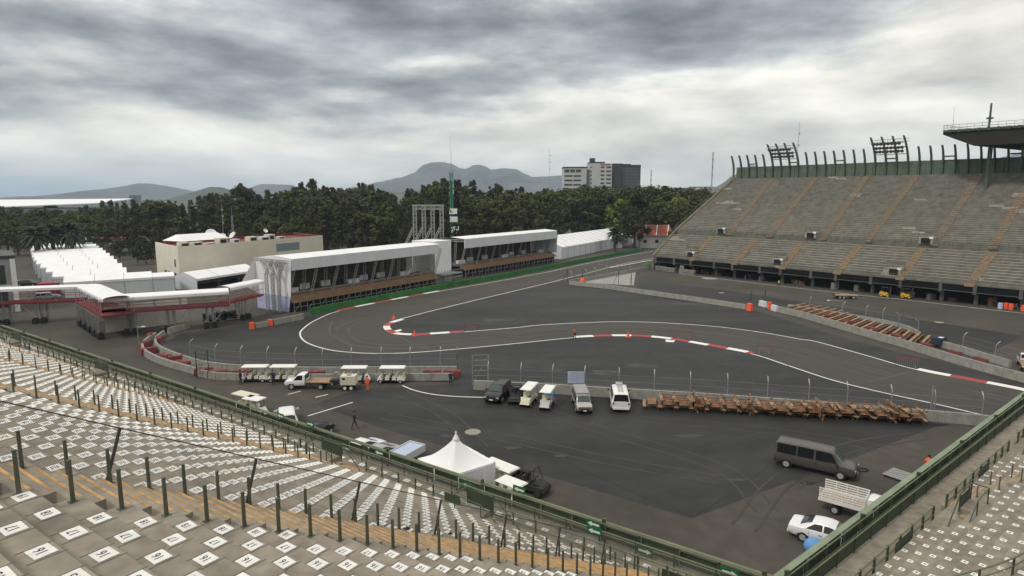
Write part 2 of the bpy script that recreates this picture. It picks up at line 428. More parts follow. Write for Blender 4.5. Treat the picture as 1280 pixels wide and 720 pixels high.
# ------------------------------------------------------------------ near stands (the camera stands high in the left one)
PHL = R_(55.2); PHR = R_(51)
class Side:
    pass
LS = Side(); LS.n = Vector((math.cos(PHL), math.sin(PHL), 0)); LS.r = Vector((-math.sin(PHL), math.cos(PHL), 0)); LS.p0 = 28.7; LS.q1 = 150
RS = Side(); RS.n = Vector((-math.cos(PHR), math.sin(PHR), 0)) if False else Vector((-math.cos(PHR), math.sin(PHR), 0)); RS.r = Vector((math.sin(PHR), math.cos(PHR), 0)); RS.p0 = 12.9; RS.q1 = 82
RS.n = Vector((-math.cos(PHR), math.sin(PHR), 0))
D0 = 2.4; ZB = 3.68; TR = .75; RI = .42; ZF = 3.6; NROW = 37
def XY(S, d, q, z): 
    v = S.n * (S.p0 - d) + S.r * q; return Vector((v.x, v.y, z))
def qcorner(S, d):
    A, B = (LS, RS)
    a, b_ = A.p0 - d, B.p0 - d
    det = A.n.x * B.n.y - A.n.y * B.n.x
    x = (a * B.n.y - A.n.y * b_) / det; y = (A.n.x * b_ - a * B.n.x) / det
    return x * S.r.x + y * S.r.y
def row_z(k): return ZB + RI * (k + 1)
def surf(S, px, py, off=0):
    """place on the raking seating surface seen at px, py -> (d, q)"""
    u = (px - 640) / F; v = -(py - 360) / F
    dv = Vector((u, CT + v * ST, -ST + v * CT)); sl = RI / TR
    dn = dv.dot(S.n); dr = dv.dot(S.r)
    # z = ZB + sl*(p0 - p - D0) + RI/2 + off
    t = (ZB + RI * .5 + off + sl * (S.p0 - D0) - H) / (dv.z + sl * dn)
    return S.p0 - t * dn, t * dr

def aisles_left(p):   # near edge q, far edge q
    a = []
    q = 13.35 - .215 * (p - 3.78); a.append((q, q + 2.3))
    q = 31.8 - .10 * (p - 9.4); a.append((q, q + 2.3))
    for q in (53.5, 74.5, 96, 118): a.append((q, q + 2.2))
    return a
def aisles_right(p):
    d = 12.9 - p; q1 = 41.4 + 1.5 * (d - 2.4); q2 = 57 + 1.5 * (d - 2.4)
    return [(q1, q1 + 2.4), (q2, q2 + 2.4)]
LS.aisles = aisles_left; RS.aisles = aisles_right

def make_stand(S, label, posts_label):
    root = thing('spectator_stand', label, 'grandstand', XY(S, 0, 30, 0))
    b = MB()
    # front wall, walkway with front row floor
    qa, qb = qcorner(S, 0), qcorner(S, D0)
    b.poly([XY(S, 0, qa, 0), XY(S, 0, S.q1, 0), XY(S, 0, S.q1, ZF), XY(S, 0, qa, ZF)])
    b.poly([XY(S, 0, qa, ZF), XY(S, 0, S.q1, ZF), XY(S, D0, S.q1, ZF), XY(S, D0, qb, ZF)])
    z_prev = ZF
    for k in range(NROW):
        d1, d2 = D0 + TR * k, D0 + TR * (k + 1); z = row_z(k)
        q1, q2 = qcorner(S, d1), qcorner(S, d2)
        b.poly([XY(S, d1, q1, z_prev), XY(S, d1, S.q1, z_prev), XY(S, d1, S.q1, z), XY(S, d1, q1, z)])
        b.poly([XY(S, d1, q1, z), XY(S, d1, S.q1, z), XY(S, d2, S.q1, z), XY(S, d2, q2, z)])
        z_prev = z
    b.build('terrace', M['conc'], root, world=True)
    # aisle stairs: half steps with orange nosings
    na = len(S.aisles(0))
    for ai in range(na):
        b = MB(); c = MB()
        for k in range(NROW):
            d1 = D0 + TR * k; dm = d1 - TR / 2; z = row_z(k); zl = z - RI
            (qa, qb) = S.aisles(S.p0 - d1)[ai]
            if qa < qcorner(S, d1) + .3: continue
            # half step block standing on the tread below
            bl = [XY(S, dm, qa, zl + .002), XY(S, dm, qb, zl + .002), XY(S, d1 - .003, qb, zl + .002), XY(S, d1 - .003, qa, zl + .002)]
            b.hexa(bl, [Vector((p.x, p.y, zl + RI / 2)) for p in bl])
            for dd, zz in ((dm, zl + RI / 2), (d1, z)):
                w = .065
                c.poly([XY(S, dd - .004, qa, zz + .005), XY(S, dd - .004, qb, zz + .005), XY(S, dd + w, qb, zz + .005), XY(S, dd + w, qa, zz + .005)])
                c.poly([XY(S, dd - .004, qa, zz - .06), XY(S, dd - .004, qb, zz - .06), XY(S, dd - .004, qb, zz + .005), XY(S, dd - .004, qa, zz + .005)])
        o = b.build('aisle_stair', M['conc'], root, world=True)
        c.build('step_nosing', M['nosing'], o, world=True)
    return root
stand_l = make_stand(LS, 'large near concrete stand filling the lower left, rows of numbered white pads', '')
stand_r = make_stand(RS, 'smaller near concrete stand in the lower right corner with white pads', '')

# ---- white numbered pads
FONT = {}
def digit_polys(txt):
    if txt not in FONT:
        cu = bpy.data.curves.new('t', 'FONT'); cu.body = txt; cu.size = 1; cu.align_x = 'CENTER'; cu.align_y = 'CENTER'; cu.resolution_u = 2
        o = bpy.data.objects.new('t', cu); COL.objects.link(o)
        bpy.context.view_layer.update()
        me = bpy.data.meshes.new_from_object(o.evaluated_get(bpy.context.evaluated_depsgraph_get()))
        FONT[txt] = [[tuple(me.vertices[i].co[:2]) for i in p.vertices] for p in me.polygons]
        bpy.data.objects.remove(o); bpy.data.curves.remove(cu)
    return FONT[txt]
def in_aisle(S, d, q, m=.3):
    for a, b_ in S.aisles(S.p0 - d):
        if a - m < q < b_ + m: return True
    return False
SPX = 1.05
cand = []
BLOCKS_L = []
def visible(v, m=25):
    x, y, z = v; b_ = y * CT - (z - H) * ST
    if b_ < .5: return None
    px = 640 + F * x / b_; py = 360 - F * (y * ST + (z - H) * CT) / b_
    if -m < px < 1280 + m and -m < py < 720 + m: return px, py, b_
    return None
PLAT = []     # areas occupied by entrance platforms: (S, d0, d1, q0, q1)
PLAT += [(LS, 2.4, 4.6, 29.4, 33.0), (LS, 2.4, 4.5, 17.3, 20.6), (LS, 2.4, 4.9, 62, 67), (LS, 2.4, 4.9, 84, 89), (RS, 2.4, 4.2, 37.6, 41.2), (RS, 2.4, 4.4, 52, 56.6)]
def in_plat(S, d, q):
    return any(S is s and d0 - .3 < d < d1 + .25 and q0 - .4 < q < q1 + .4 for s, d0, d1, q0, q1 in PLAT)
def add_pads(S, anchor_q):
    for k in range(-1 if S is LS else 0, NROW):
        d = D0 + TR * k + .20 if k >= 0 else 1.1
        z = row_z(k) if k >= 0 else ZF
        stag = 0 if S is LS else (.52 if k % 2 else 0)
        for j in range(-30, 140):
            if S is LS and j > 4: q = anchor_q + SPX * 4 + 1.06 * (j - 4) - (.72 * k) % 1.06
            else: q = anchor_q + SPX * j + stag
            if q < qcorner(S, d) + .5 or q > S.q1 - 1: continue
            if k >= 0 and (in_aisle(S, d, q) or in_plat(S, d, q)): continue
            v = XY(S, d, q, z)
            w = visible(v, 420)
            if w is None: continue
            cand.append((w[2], S, d, q, z, k, j, w))
add_pads(LS, 9.9); add_pads(RS, 30.9)
cand.sort(key=lambda c: c[0])
def pad_geo(b, S, d, q, z, num=None, jit=0, simple=False):
    c = XY(S, d, q, z + .004)
    hx, hy = (.142, .172) if num is not None and S is LS and q < 15 else ((lerp(.125, .17, min(1, max(0, (q - 15) / 9))), lerp(.185, .235, min(1, max(0, (q - 15) / 9)))) if S is LS else (.125, .145))
    ex = S.n; ey = S.r
    if S is RS: ex = S.n * -1; ey = S.r
    ang = jit; ex2 = ex * math.cos(ang) + ey * math.sin(ang); ey2 = ey * math.cos(ang) - ex * math.sin(ang)
    pts = [c - ex2 * hx - ey2 * hy, c + ex2 * hx - ey2 * hy, c + ex2 * hx + ey2 * hy, c - ex2 * hx + ey2 * hy]
    if simple:
        b.poly([p + Vector((0, 0, .012)) for p in pts], 0)
        m = [c + Vector((0, 0, .016)) + ex2 * (a * .05) + ey2 * (e * .035) for a, e in ((-1, -1), (1, -1), (1, 1), (-1, 1))]
        b.poly(m, 1)
    else:
        b.hexa(pts, [p + Vector((0, 0, .014)) for p in pts], 0)
        if num is not None:
            for pl in digit_polys(str(num)):
                b.poly([c + Vector((0, 0, .0185)) + ey2 * (x * .20 * min(1, hx / .15)) - ex2 * (y * .21) for x, y in pl], 1)
# far pads cover the walkway front row too
seen = [c for c in cand if -20 < c[7][0] < 1300 and -20 < c[7][1] < 740]
near_pads = seen[:300]; ids_ = set(id(c) for c in near_pads); rest = [c for c in cand if id(c) not in ids_]
jb = MB(); jbr = MB()
def jline(S, d, q, z, jm):
    for s in (-1, 1):
        c = XY(S, d, q + s * .215, z + .004)
        jm.poly([c + S.n * (a * .24) + S.r * (e * .011) for a, e in ((-1, -1), (1, -1), (1, 1), (-1, 1))])
order = {}
for i, (bd, S, d, q, z, k, j, w) in enumerate(near_pads):
    num = 16 + j if S is LS else 10 + j
    num = max(1, num)
    b = MB(); pad_geo(b, S, d, q, z, num, jit=rnd.uniform(-.05, .05))
    o = b.build('seat_pad', [M['pad'], M['ink']])
    jline(S, d, q, z, jb)
    if S is LS and q < 13.6 - .215 * ((S.p0 - d) - 3.78): where = 'on the near side of the lowest orange-edged stairs'
    elif S is LS: where = 'behind the thin wire fence on the left stand'
    else: where = 'on the right stand'
    if i < 36:
        nrow = sum(1 for n2 in near_pads[:i] if n2[6] == j)
        tag(o, 'white seat pad numbered %d, number %d down its line from the bottom left corner' % (num, nrow + 1), 'seat pad', 'numbered white seat pads')
    else:
        tag(o, 'small white numbered seat pad ' + where, 'seat pad', 'white seat pads ' + where)
jo = jb.build('joint_grooves', M['joint'], stand_l, world=True); jo['kind'] = 'stuff'
b = MB()
for (bd, S, d, q, z, k, j, w) in rest:
    pad_geo(b, S, d, q, z, jit=rnd.uniform(-.08, .08), simple=True)
o = b.build('seat_pads', [M['pad'], M['ink']]); o['kind'] = 'stuff'
tag(o, 'hundreds of small white seat pads in rows farther down the near stands', 'seat pads')

# ---- posts along the stairs
pm = MB()
pm.hexa([(-.032, -.032, 0), (.032, -.032, 0), (.032, .032, 0), (-.032, .032, 0)], [(-.028, -.028, .82), (.028, -.028, .82), (.028, .028, .82), (-.028, .028, .82)])
pm.box((0, 0, .006), (.15, .15, .012))
pm.box((0, 0, .826), (.07, .07, .01))
post0 = None; npost = 0
names_l = ['the nearest stairs of the left stand', 'the second stairs of the left stand', 'the third stairs of the left stand', 'the fourth stairs of the left stand', 'the fifth stairs of the left stand', 'the farthest stairs of the left stand']
def add_post(S, d, q, z, label, group, sz=1):
    global post0, npost
    v = XY(S, d, q, z)
    if visible(v, 90) is None: return
    if post0 is None:
        post0 = pm.build('railing_post', M['green_post']); o = post0
    else:
        o = post0.copy(); COL.objects.link(o)
    o.location = v; o.rotation_euler = (0, 0, az(S.r)); o.scale = (1, 1, sz)
    tag(o, label, 'post', group); npost += 1
for S, nm in ((LS, names_l), (RS, ['the lower stairs of the right stand', 'the upper stairs of the right stand'])):
    for k in range(0, NROW):
        d = D0 + TR * k + .2; z = row_z(k)
        for ai, (qa, qb) in enumerate(S.aisles(S.p0 - d)):
            if qa < qcorner(S, d) + .3: continue
            if ai > 2 and k % 2: continue
            for sname, q in (('near', qa - .12), ('far', qb + .12)):
                if in_plat(S, d, q) : continue
                add_post(S, d, q, z, 'dark green steel post on %s edge of %s' % (sname, nm[ai]), 'posts along ' + nm[ai])

# ---- leaning strut fence along the far edge of the nearest stairs
fr = thing('wire_fence', 'thin wire mesh fence with leaning struts beside the nearest orange-edged stairs', 'fence', XY(LS, 10, 12, 12))
tops = []
for k in range(1, 37, 1):
    d = D0 + TR * k + .2; p = LS.p0 - d; q = LS.aisles(p)[0][1] + .3; z = row_z(k)
    base = XY(LS, d, q, z); top = XY(LS, d - .38, q, z + 1.17); tops.append((base, top))
    if k % 4 == 3:
        b = MB(); b.beam(base, top + (top - base) * .01, .055, .055); b.box(base + Vector((0, 0, .01)), (.16, .16, .02))
        b.build('strut', M['dark_steel'], fr, world=True)
b = MB(); b.path([t[1] for t in tops], .016, n=5)
b.build('top_wire', M['dark_steel'], fr, world=True)
b = MB(); acc = 0
for (b0, t0), (b1, t1) in zip(tops, tops[1:]):
    L = (b1 - b0).length
    b.poly([b0, b1, t1, t0], 0, [(acc, 0), (acc + L, 0), (acc + L, 1.2), (acc, 1.2)]); acc += L
b.build('wire_mesh', M['chain'], fr, world=True)

# ---- front parapet and inner walkway railing
def parapet(S, label, q1, coping_w):
    root = thing('parapet_railing', label, 'railing', XY(S, 0, 30, ZF))
    q0 = qcorner(S, 0) + .1
    q = q0 + .4; i = 0
    while q < q1 and i < 70:
        if visible(XY(S, 0, q, ZF), 80):
            b = MB(); hp_ = rnd.choice((.82, .82, .86, .70)); b.beam(XY(S, .03, q + .06, ZF + hp_ / 2 + .02), XY(S, .03, q + 1.99, ZF + hp_ / 2 + .02), .03, hp_); b.build('sheet_panel', [M['green_panel'], M['green_panel2']][rnd.random() < .45], root, world=True); i += 1
        q += 2.05
    b = MB(); b.beam(XY(S, -.08, q0, ZF + .89), XY(S, -.08, q1, ZF + .89), coping_w, .05)
    b.build('coping', M['green_pale'] if S is RS else M['olive_rail'], root, world=True)
    b = MB()
    for zz, dd in ((1.0, .30), (.42, .32)):
        b.tube(XY(S, dd, q0 + .3, ZF + zz), XY(S, dd, q1, ZF + zz), .04)
    b.build('inner_rail', M['olive_rail'], root, world=True)
    b = MB(); b.poly([XY(S, .70, q0 + .9, ZF + .05), XY(S, .70, q1, ZF + .05), XY(S, .70, q1, ZF + .80), XY(S, .70, q0 + .9, ZF + .80)], 0, [(0, 0), (q1 - q0, 0), (q1 - q0, .75), (0, .75)]); b.build('inner_mesh' if S is LS else 'parapet_shade_panel', M['chain'] if S is LS else M['green_panel'], root, world=True)  # right stand: solid dark panel added to imitate the parapet's shade
    b = MB(); b.tube(XY(S, .70, q0 + .9, ZF + .80), XY(S, .70, q1, ZF + .80), .042); b.build('inner_handrail', M['olive_rail'], root, world=True)
    q = q0 + .4; i = 0
    while q < q1:
        if i < 95 and visible(XY(S, 0, q, ZF), 60):
            b = MB(); b.beam(XY(S, .70, q, ZF), XY(S, .70, q, ZF + .84), .07, .07); b.beam(XY(S, .22, q, ZF), XY(S, .22, q, ZF + (1.25 if i % 4 == 0 else 1.02)), .11, .11 if i % 4 else .2); b.build('post', M['green'], root, world=True); i += 1
        q += 2.05
    return root
parapet(LS, 'long green steel railing along the front edge of the left stand', 140, .20)
parapet(RS, 'green steel parapet with pale green coping along front of the right stand', 82, .34)
def walk_rail(S, label, q1, panels, gaps):
    root = thing('walkway_railing', label, 'railing', XY(S, D0, 30, ZF))
    q0 = qcorner(S, D0) + .3; d = D0 - .1
    def runs():
        cur = q0
        for a, b_ in gaps:
            if a > cur: yield cur, a
            cur = max(cur, b_)
        if cur < q1: yield cur, q1
    b = MB()
    for a, c in runs():
        for zz in (1.15, .66, .12): b.tube(XY(S, d, a, ZF + zz), XY(S, d, c, ZF + zz), .042)
    b.build('rail', M['olive_rail'], root, world=True)
    b = MB()
    for a, c in runs(): b.poly([XY(S, d, a, ZF + .12), XY(S, d, c, ZF + .12), XY(S, d, c, ZF + 1.15), XY(S, d, a, ZF + 1.15)], 0, [(0, 0), (c - a, 0), (c - a, 1.03), (0, 1.03)])
    b.build('infill_mesh', M['chain'], root, world=True)
    n = 0
    for a, c in runs():
        m = max(1, int((c - a) / 1.45))
        for k in range(m + 1):
            q = a + (c - a) * k / m
            if n < 95 and visible(XY(S, d, q, ZF + .5), 50):
                b = MB(); b.beam(XY(S, d, q, ZF), XY(S, d, q, ZF + 1.2), .09, .09); b.build('post', M['green'], root, world=True); n += 1
    for a, c in panels:
        b = MB(); b.beam(XY(S, d + .05, a, ZF + .56), XY(S, d + .05, c, ZF + .56), .02, .86); b.build('panel', M['green_panel'], root, world=True)
walk_rail(LS, 'green tube railing along the back of the walkway of the left stand', 135, [(qcorner(LS, D0) + .4, qcorner(LS, D0) + 3.6), (qcorner(LS, D0) + 4.6, qcorner(LS, D0) + 6.4), (22, 23.2)], [(30, 32.5), (18, 19.6), (63, 65.5), (85, 87.5)])
walk_rail(RS, 'green tube railing along the back of the walkway of the right stand', 80, [(33.5, 35.5), (47, 49)], [(39, 41.2), (54, 56.5)])

# ---- stair platforms over the stand entrances
def platform(S, d0, d1, q0, q1, label):
    cq = (q0 + q1) / 2
    root = thing('stair_platform', label, 'steps', XY(S, d0, cq, ZF))
    zt = ZB + RI * ((d1 - D0) / TR) + .25
    qm = lerp(q0, q1, .52)
    b = MB()
    def blk(bb, da, db, qa, qb, za, zb, mi=0):
        bb.hexa([XY(S, da, qa, za), XY(S, da, qb, za), XY(S, db, qb, za), XY(S, db, qa, za)], [XY(S, da, qa, zb), XY(S, da, qb, zb), XY(S, db, qb, zb), XY(S, db, qa, zb)], mi)
    blk(b, d0 + .9, d1, qm, q1, ZF - .2, zt)
    b.build('slab', M['conc'], root, world=True)
    # dark doorway below
    b = MB(); blk(b, d0 + .86, d0 + .895, qm + .4, q1 - .4, ZF + .02, zt - .25); b.build('doorway', M['black'], root, world=True)
    n = 4
    for k in range(n):
        z = zt - (k + 1) * .27; qa = qm - (k + 1) * .42; qb = qm - k * .42
        b = MB(); blk(b, d0 + 1.1, d1, qa, qb - .003, z - .9, z); st = b.build('step', M['conc'], root, world=True)
        b = MB(); blk(b, d0 + 1.1, d1, qa - .004, qa + .10, z - .07, z + .006, 0); b.build('nosing', M['nosing'], st, world=True)
    b = MB()
    hp = [XY(S, d0 + 1.0, qm - 1.9, zt - .45), XY(S, d0 + 1.0, qm - .2, zt + .95), XY(S, d0 + 1.0, q1, zt + .95), XY(S, d1, q1, zt + .95)]
    b.path(hp, .035)
    hp2 = [XY(S, d1, qm - 1.9, zt - .35), XY(S, d1, qm - .2, zt + .85), XY(S, d1, q1, zt + .95)]
    b.path(hp2, .03)
    for v, h in ((hp[0], .9), (hp[1], 1.1), (hp[2], 1.0), (hp[3], 1.0), (hp2[0], .8), (hp2[1], .95)):
        b.tube(v - Vector((0, 0, h)), v, .035)
    b.build('handrail', M['green'], root, world=True)
    b = MB()
    b.poly([XY(S, d0 + 1.02, qm - .2, zt + .05), XY(S, d0 + 1.02, q1, zt + .05), XY(S, d0 + 1.02, q1, zt + .8), XY(S, d0 + 1.02, qm - .2, zt + .8)])
    b.build('side_panel', M['green_panel'], root, world=True)
for (S, d0, d1, q0, q1), lab in zip(PLAT, ['concrete steps and railed platform at the foot of the second stairs of the left stand', 'small concrete steps with green rails on left stand behind the white pagoda tent', 'concrete steps with rails far along the left stand near the curved barriers', 'farthest concrete steps with rails along the left stand', 'concrete steps with orange edges and green rails low on the right stand', 'concrete steps with green rails at right edge of the photo']):
    platform(S, d0, d1, q0, q1, lab)

# ---- curved hand rail across the corner at bottom right
cr = thing('curved_handrail', 'thick olive handrail curving through the bottom right corner of the photo', 'railing', (0, 0, 0))
pts = []
for q in [(1178, 725), (1200, 718), (1225, 712), (1250, 704), (1268, 697), (1285, 688), (1310, 676)]:
    d, qq = surf(RS, q[0], q[1], .95); zz = ZB + RI * ((d - D0) / TR + .5) + .95; pts.append(XY(RS, d, qq, zz))
cr.location = pts[0]
b = MB(); b.path(smooth_path(pts, 4), .035, n=8); b.build('rail', M['olive_rail'], cr, world=True)
b = MB(); b.path([p - Vector((0, 0, .35)) for p in smooth_path(pts, 4)], .028, n=8); b.build('rail', M['olive_rail'], cr, world=True)
for p in pts[::2]:
    b = MB(); b.beam(p - Vector((0, 0, 1.05)), p, .06, .06); b.build('post', M['green'], cr, world=True)

# ---- green exit signs with white arrows on the railings
def exit_sign(S, px, py, d, left, label, w=.85, h=.42):
    n, r = S.n, S.r
    # intersect the ray with the vertical plane at depth d
    u = (px - 640) / F; v = -(py - 360) / F; dv = Vector((u, CT + v * ST, -ST + v * CT)); t = (S.p0 - d) / dv.dot(n)
    c = Vector((dv.x * t, dv.y * t, H + dv.z * t))
    ex = r * (-1 if S is LS else 1); ez = Vector((0, 0, 1)); off = n * -.02
    b = MB()
    q = [c - ex * w / 2 - ez * h / 2, c + ex * w / 2 - ez * h / 2, c + ex * w / 2 + ez * h / 2, c - ex * w / 2 + ez * h / 2]
    b.hexa([p for p in q], [p + off for p in q], 0)
    s = -1 if left else 1
    A = [(-.34, -.06), (.1, -.06), (.1, -.14), (.36, 0), (.1, .14), (.1, .06), (-.34, .06)]
    b.poly([c + off * 1.3 + ex * (x * s) + ez * y for x, y in A], 1)
    o = b.build('exit_sign', [M['sign_green'], M['white']]); o.data.transform(Matrix.Translation(-c)); o.location = c
    tag(o, label, 'sign', 'green arrow signs on the left railing')
for i, (px, py, le) in enumerate([(351, 520, 1), (388, 530, 0), (432, 560, 1), (474, 566, 1), (584, 607, 1), (649, 612, 1), (742, 655, 1), (743, 664, 1), (806, 689, 0), (912, 716, 0)]):
    exit_sign(LS, px, py, .55 if i not in (7,) else 1.2, le, ['green arrow sign beyond the second stairs, leftmost on the left railing', 'second green arrow sign from the left, near the hidden white hatchback', 'green arrow sign below the walking man', 'green arrow sign below the two parked white sedans', 'green arrow sign right below the pagoda tent', 'green arrow sign in front of the golf carts by the tent', 'upper of two green arrow signs right of the buggy', 'lower of two green arrow signs right of the buggy', 'large green sign with right pointing arrow on the railing', 'green arrow sign nearest the corner where both stands meet'][i])

# ------------------------------------------------------------------ concrete barriers round the infield
def block_mesh(L, m, h=1.0):
    b = MB(); g_ = .02
    b.hexa([(g_, -.24, 0), (L - g_, -.24, 0), (L - g_, .24, 0), (g_, .24, 0)], [(g_, -.15, h), (L - g_, -.15, h), (L - g_, .15, h), (g_, .15, h)])
    return b
def barrier(pts, L, label, group, m='conc_wall', h=1.0, colours=None):
    q = resample(pts, L); out = []
    me = block_mesh(L, m, h).mesh('barrier_block', [M[m]])
    for i, (a, c) in enumerate(zip(q, q[1:])):
        o = bpy.data.objects.new('barrier_block', me); COL.objects.link(o)
        o.location = a; o.rotation_euler = (0, 0, az(c - a)); tag(o, label, 'barrier', group); out.append(o)
    return q
B2 = barrier([P(592, 486.5), P(690, 491), P(752, 495.5), P(795, 498), P(880, 503), P(1060, 517), P(1196, 528.5), P(1250, 534)], 4.0, 'grey concrete barrier block in the straight run behind the parked vans and picnic tables', 'barrier run behind the parked vans', h=1.05)
b1 = [P(205, 419.5), P(196, 427), P(195, 434), P(203, 441), P(225, 450), P(255, 459), P(300, 464), P(400, 467), P(500, 466), P(600, 466)]
B1b = barrier(resample(smooth_path(b1), 1.0), 2.0, 'grey concrete barrier block in the inner row of the double wall around the left bend', 'inner row of the double barrier', h=.85)
b1o = [P(195, 422), P(184, 429), P(178, 437), P(184, 446), P(205, 456), P(240, 466), P(262, 473), P(300, 475), P(400, 476), P(500, 475.5), P(597, 474.5)]
B1a = barrier(resample(smooth_path(b1o), 1.0), 2.6, 'grey concrete barrier block in the outer row of the double wall behind the shuttle carts', 'outer row of the double barrier', h=.85)
B3a = barrier([P(712, 356), P(760, 361), P(800, 367), P(870, 377), P(934, 387)], 4.2, 'grey concrete barrier block in the run left of the gap marked by the orange block', 'barrier run left of the orange block')
B3b = barrier([P(973, 390), P(1000, 396), P(1060, 414), P(1130, 434), P(1200, 456), P(1280, 478), P(1330, 492)], 4.0, 'grey concrete barrier block in the run beside the striped timber rows', 'barrier run beside the striped timbers', h=1.1)
B3c = barrier(smooth_path([P(985, 384), P(1060, 396), P(1120, 407), P(1150, 419), P(1158, 424)], 4), 4.0, 'low grey barrier block behind the far ends of the striped timbers', 'barriers behind the timbers', h=.6)
barrier([P(712, 355), P(740, 350), P(780, 342.5), P(815, 336.5)], 4.0, 'pale concrete barrier block along far edge of the concrete apron', 'barrier run along the apron')
B3d = barrier([P(1170, 432), P(1210, 443), P(1250, 456), P(1300, 470)], 4.0, 'grey barrier block in back row by the white truck at the right edge', 'back row by the right edge', h=.95)
barrier([P(237, 410), P(222, 414), P(205, 419.5)], 2.4, 'pale concrete barrier block closing the curved double wall near the hoarding', 'pale blocks beside the curved wall')
# coloured blocks
def cblock(px, py, rz, size, m, name, label, cat, z=0):
    c = P(px, py, z); b = MB(); x, y, h = size
    b.hexa([(-x/2, -y/2, 0), (x/2, -y/2, 0), (x/2, y/2, 0), (-x/2, y/2, 0)], [(-x/2*.92, -y/2*.8, h), (x/2*.92, -y/2*.8, h), (x/2*.92, y/2*.8, h), (-x/2*.92, y/2*.8, h)])
    for s in (-1, 1): b.box((s * x * .25, 0, h + .03), (x * .2, y * .3, .06))
    o = b.build(name, M[m]); o.location = c; o.rotation_euler = (0, 0, rz); return tag(o, label, cat)
dB3 = az(P(800, 367) - P(870, 377))
cblock(937, 388.5, dB3, (.95, .95, 1.45), 'orange', 'water_barrier', 'bright orange plastic barrier block at the gap in the middle wall', 'barrier')
cblock(962, 386, az(P(1000, 396) - P(948, 381)), (.6, .65, 1.35), 'orange', 'water_barrier', 'narrow orange block between two white blocks of the middle wall', 'barrier')
for px, py, n_ in ((953.5, 383, 'left of the narrow orange block'), (968, 388.5, 'right of the narrow orange block')):
    cblock(px, py, az(P(1000, 396) - P(948, 381)), (2.2 if px < 960 else 1.7, .6, 1.1), 'canvas_grey', 'water_barrier', 'white plastic barrier block standing just ' + n_, 'barrier')
for (px, py, nm) in ((315, 411, 'at the left end of the short pale wall'), (338, 407, 'two thirds along the short pale wall')):
    cblock(px, py, R_(25), (.8, .7, 1.05), 'orange', 'water_barrier', 'orange plastic barrier block ' + nm, 'barrier')
barrier([P(319, 410.5), P(335, 408)], 2.2, 'pale concrete block between the two orange blocks', 'between two orange blocks', h=.9)
barrier([P(342, 406.5), P(365, 402), P(388, 396.5)], 3.2, 'pale concrete barrier block right of the two orange blocks', 'pale blocks beside the orange ones', h=1.0)
# red tyre packs between the two rows of the double wall, and on the far barrier
redm = MB(); redm.hexa([(-1.1, -.42, 0), (1.1, -.42, 0), (1.1, .42, 0), (-1.1, .42, 0)], [(-1.05, -.40, .85), (1.05, -.40, .85), (1.05, .40, .85), (-1.05, .40, .85)])
for s in (-.55, .55): redm.box((s, 0, .87), (.5, .5, .04))
rme = redm.mesh('tyre_pack', [M['pack_red']])
for (px, py, rz) in [(188, 424, 2.0), (181, 434, 1.6), (186, 442, .9), (199, 428, 1.9), (206, 450, -.5), (228, 459, -.35), (222, 452, .6), (255, 468, .35), (272, 471, .25), (303, 471, .0), (395, 472, 0), (540, 471, 0), (565, 471.5, .0)]:
    o = bpy.data.objects.new('tyre_pack', rme); COL.objects.link(o); o.location = P(px, py) ; o.rotation_euler = (0, 0, rz)
    tag(o, 'red safety pack lying between the two rows of the double wall', 'safety pack', 'red packs of the double wall')
for (px, py) in [(1033, 399), (1060, 407), (1090, 416), (1120, 425), (1157, 437), (1193, 447), (1225, 456)]:
    o = bpy.data.objects.new('tyre_pack', rme); COL.objects.link(o); o.location = P(px, py); o.rotation_euler = (0, 0, az(P(1130, 434) - P(1060, 414))); o.scale = (.8, .8, 1.1)
    tag(o, 'red safety pack standing right behind the barrier of the striped timbers', 'safety pack', 'red packs by the timbers')

# green wall along the straight
gw = barrier([P(388, 393.5), P(430, 384.5), P(480, 375), P(550, 361.5), P(640, 345.5), P(736, 326.5), P(805, 313.5)], 6.0, 'green painted wall section along the track straight below the hospitality stands', 'green wall along the straight', m='green_run', h=1.25)

# ------------------------------------------------------------------ catch fences: tall thin posts with bent tips, mesh between
def catch_fence(line, posts_px, label, h=3.1, bend=.55, mesh=True, behind=-.35):
    """posts at the given columns, standing just behind the barrier line"""
    pts = []
    for px in posts_px:
        best = None
        for a, c in zip(line, line[1:]):
            for k in range(21):
                p = a.lerp(c, k / 20); w = visible(p, 400)
                if w:
                    e = abs(w[0] - px)
                    if best is None or e < best[0]: best = (e, p, (c - a).normalized())
        if best is None: continue
        d = best[2]; nn = Vector((-d.y, d.x, 0))
        if nn.y < 0: nn = -nn
        pts.append((best[1] + nn * .36, nn))
    root = thing('catch_fence', label, 'fence', pts[0][0])
    for p, nn in pts:
        b = MB(); hh = h
        b.tube(p, p + Vector((0, 0, hh - .6)), .05, n=6)
        b.path([p + Vector((0, 0, hh - .6)), p + Vector((0, 0, hh - .3)) + nn * (bend * .3), p + Vector((0, 0, hh)) + nn * bend], .05)
        o = b.build('post', M['galv'], root, world=True)
        b = MB(); b.tube(p + Vector((0, 0, hh - .3)) + nn * (bend * .3), p + Vector((0, 0, hh + .02)) + nn * (bend + .02), .055); b.build('post_tip', M['alu'], o, world=True)
    b = MB(); w_ = MB()
    for (p, n1), (q, n2) in zip(pts, pts[1:]):
        L = (q - p).length
        b.poly([p + Vector((0, 0, 1)), q + Vector((0, 0, 1)), q + Vector((0, 0, h - .6)), p + Vector((0, 0, h - .6))], 0, [(0, 0), (L, 0), (L, h - 1.6), (0, h - 1.6)])
        for zz in (1.1, 1.7, 2.4): w_.tube(p + Vector((0, 0, zz)), q + Vector((0, 0, zz)), .008, n=3)
    b.build('wire_mesh', M['chain_far'], root, world=True)
    w_.build('cable', M['galv'], root, world=True)
    return root
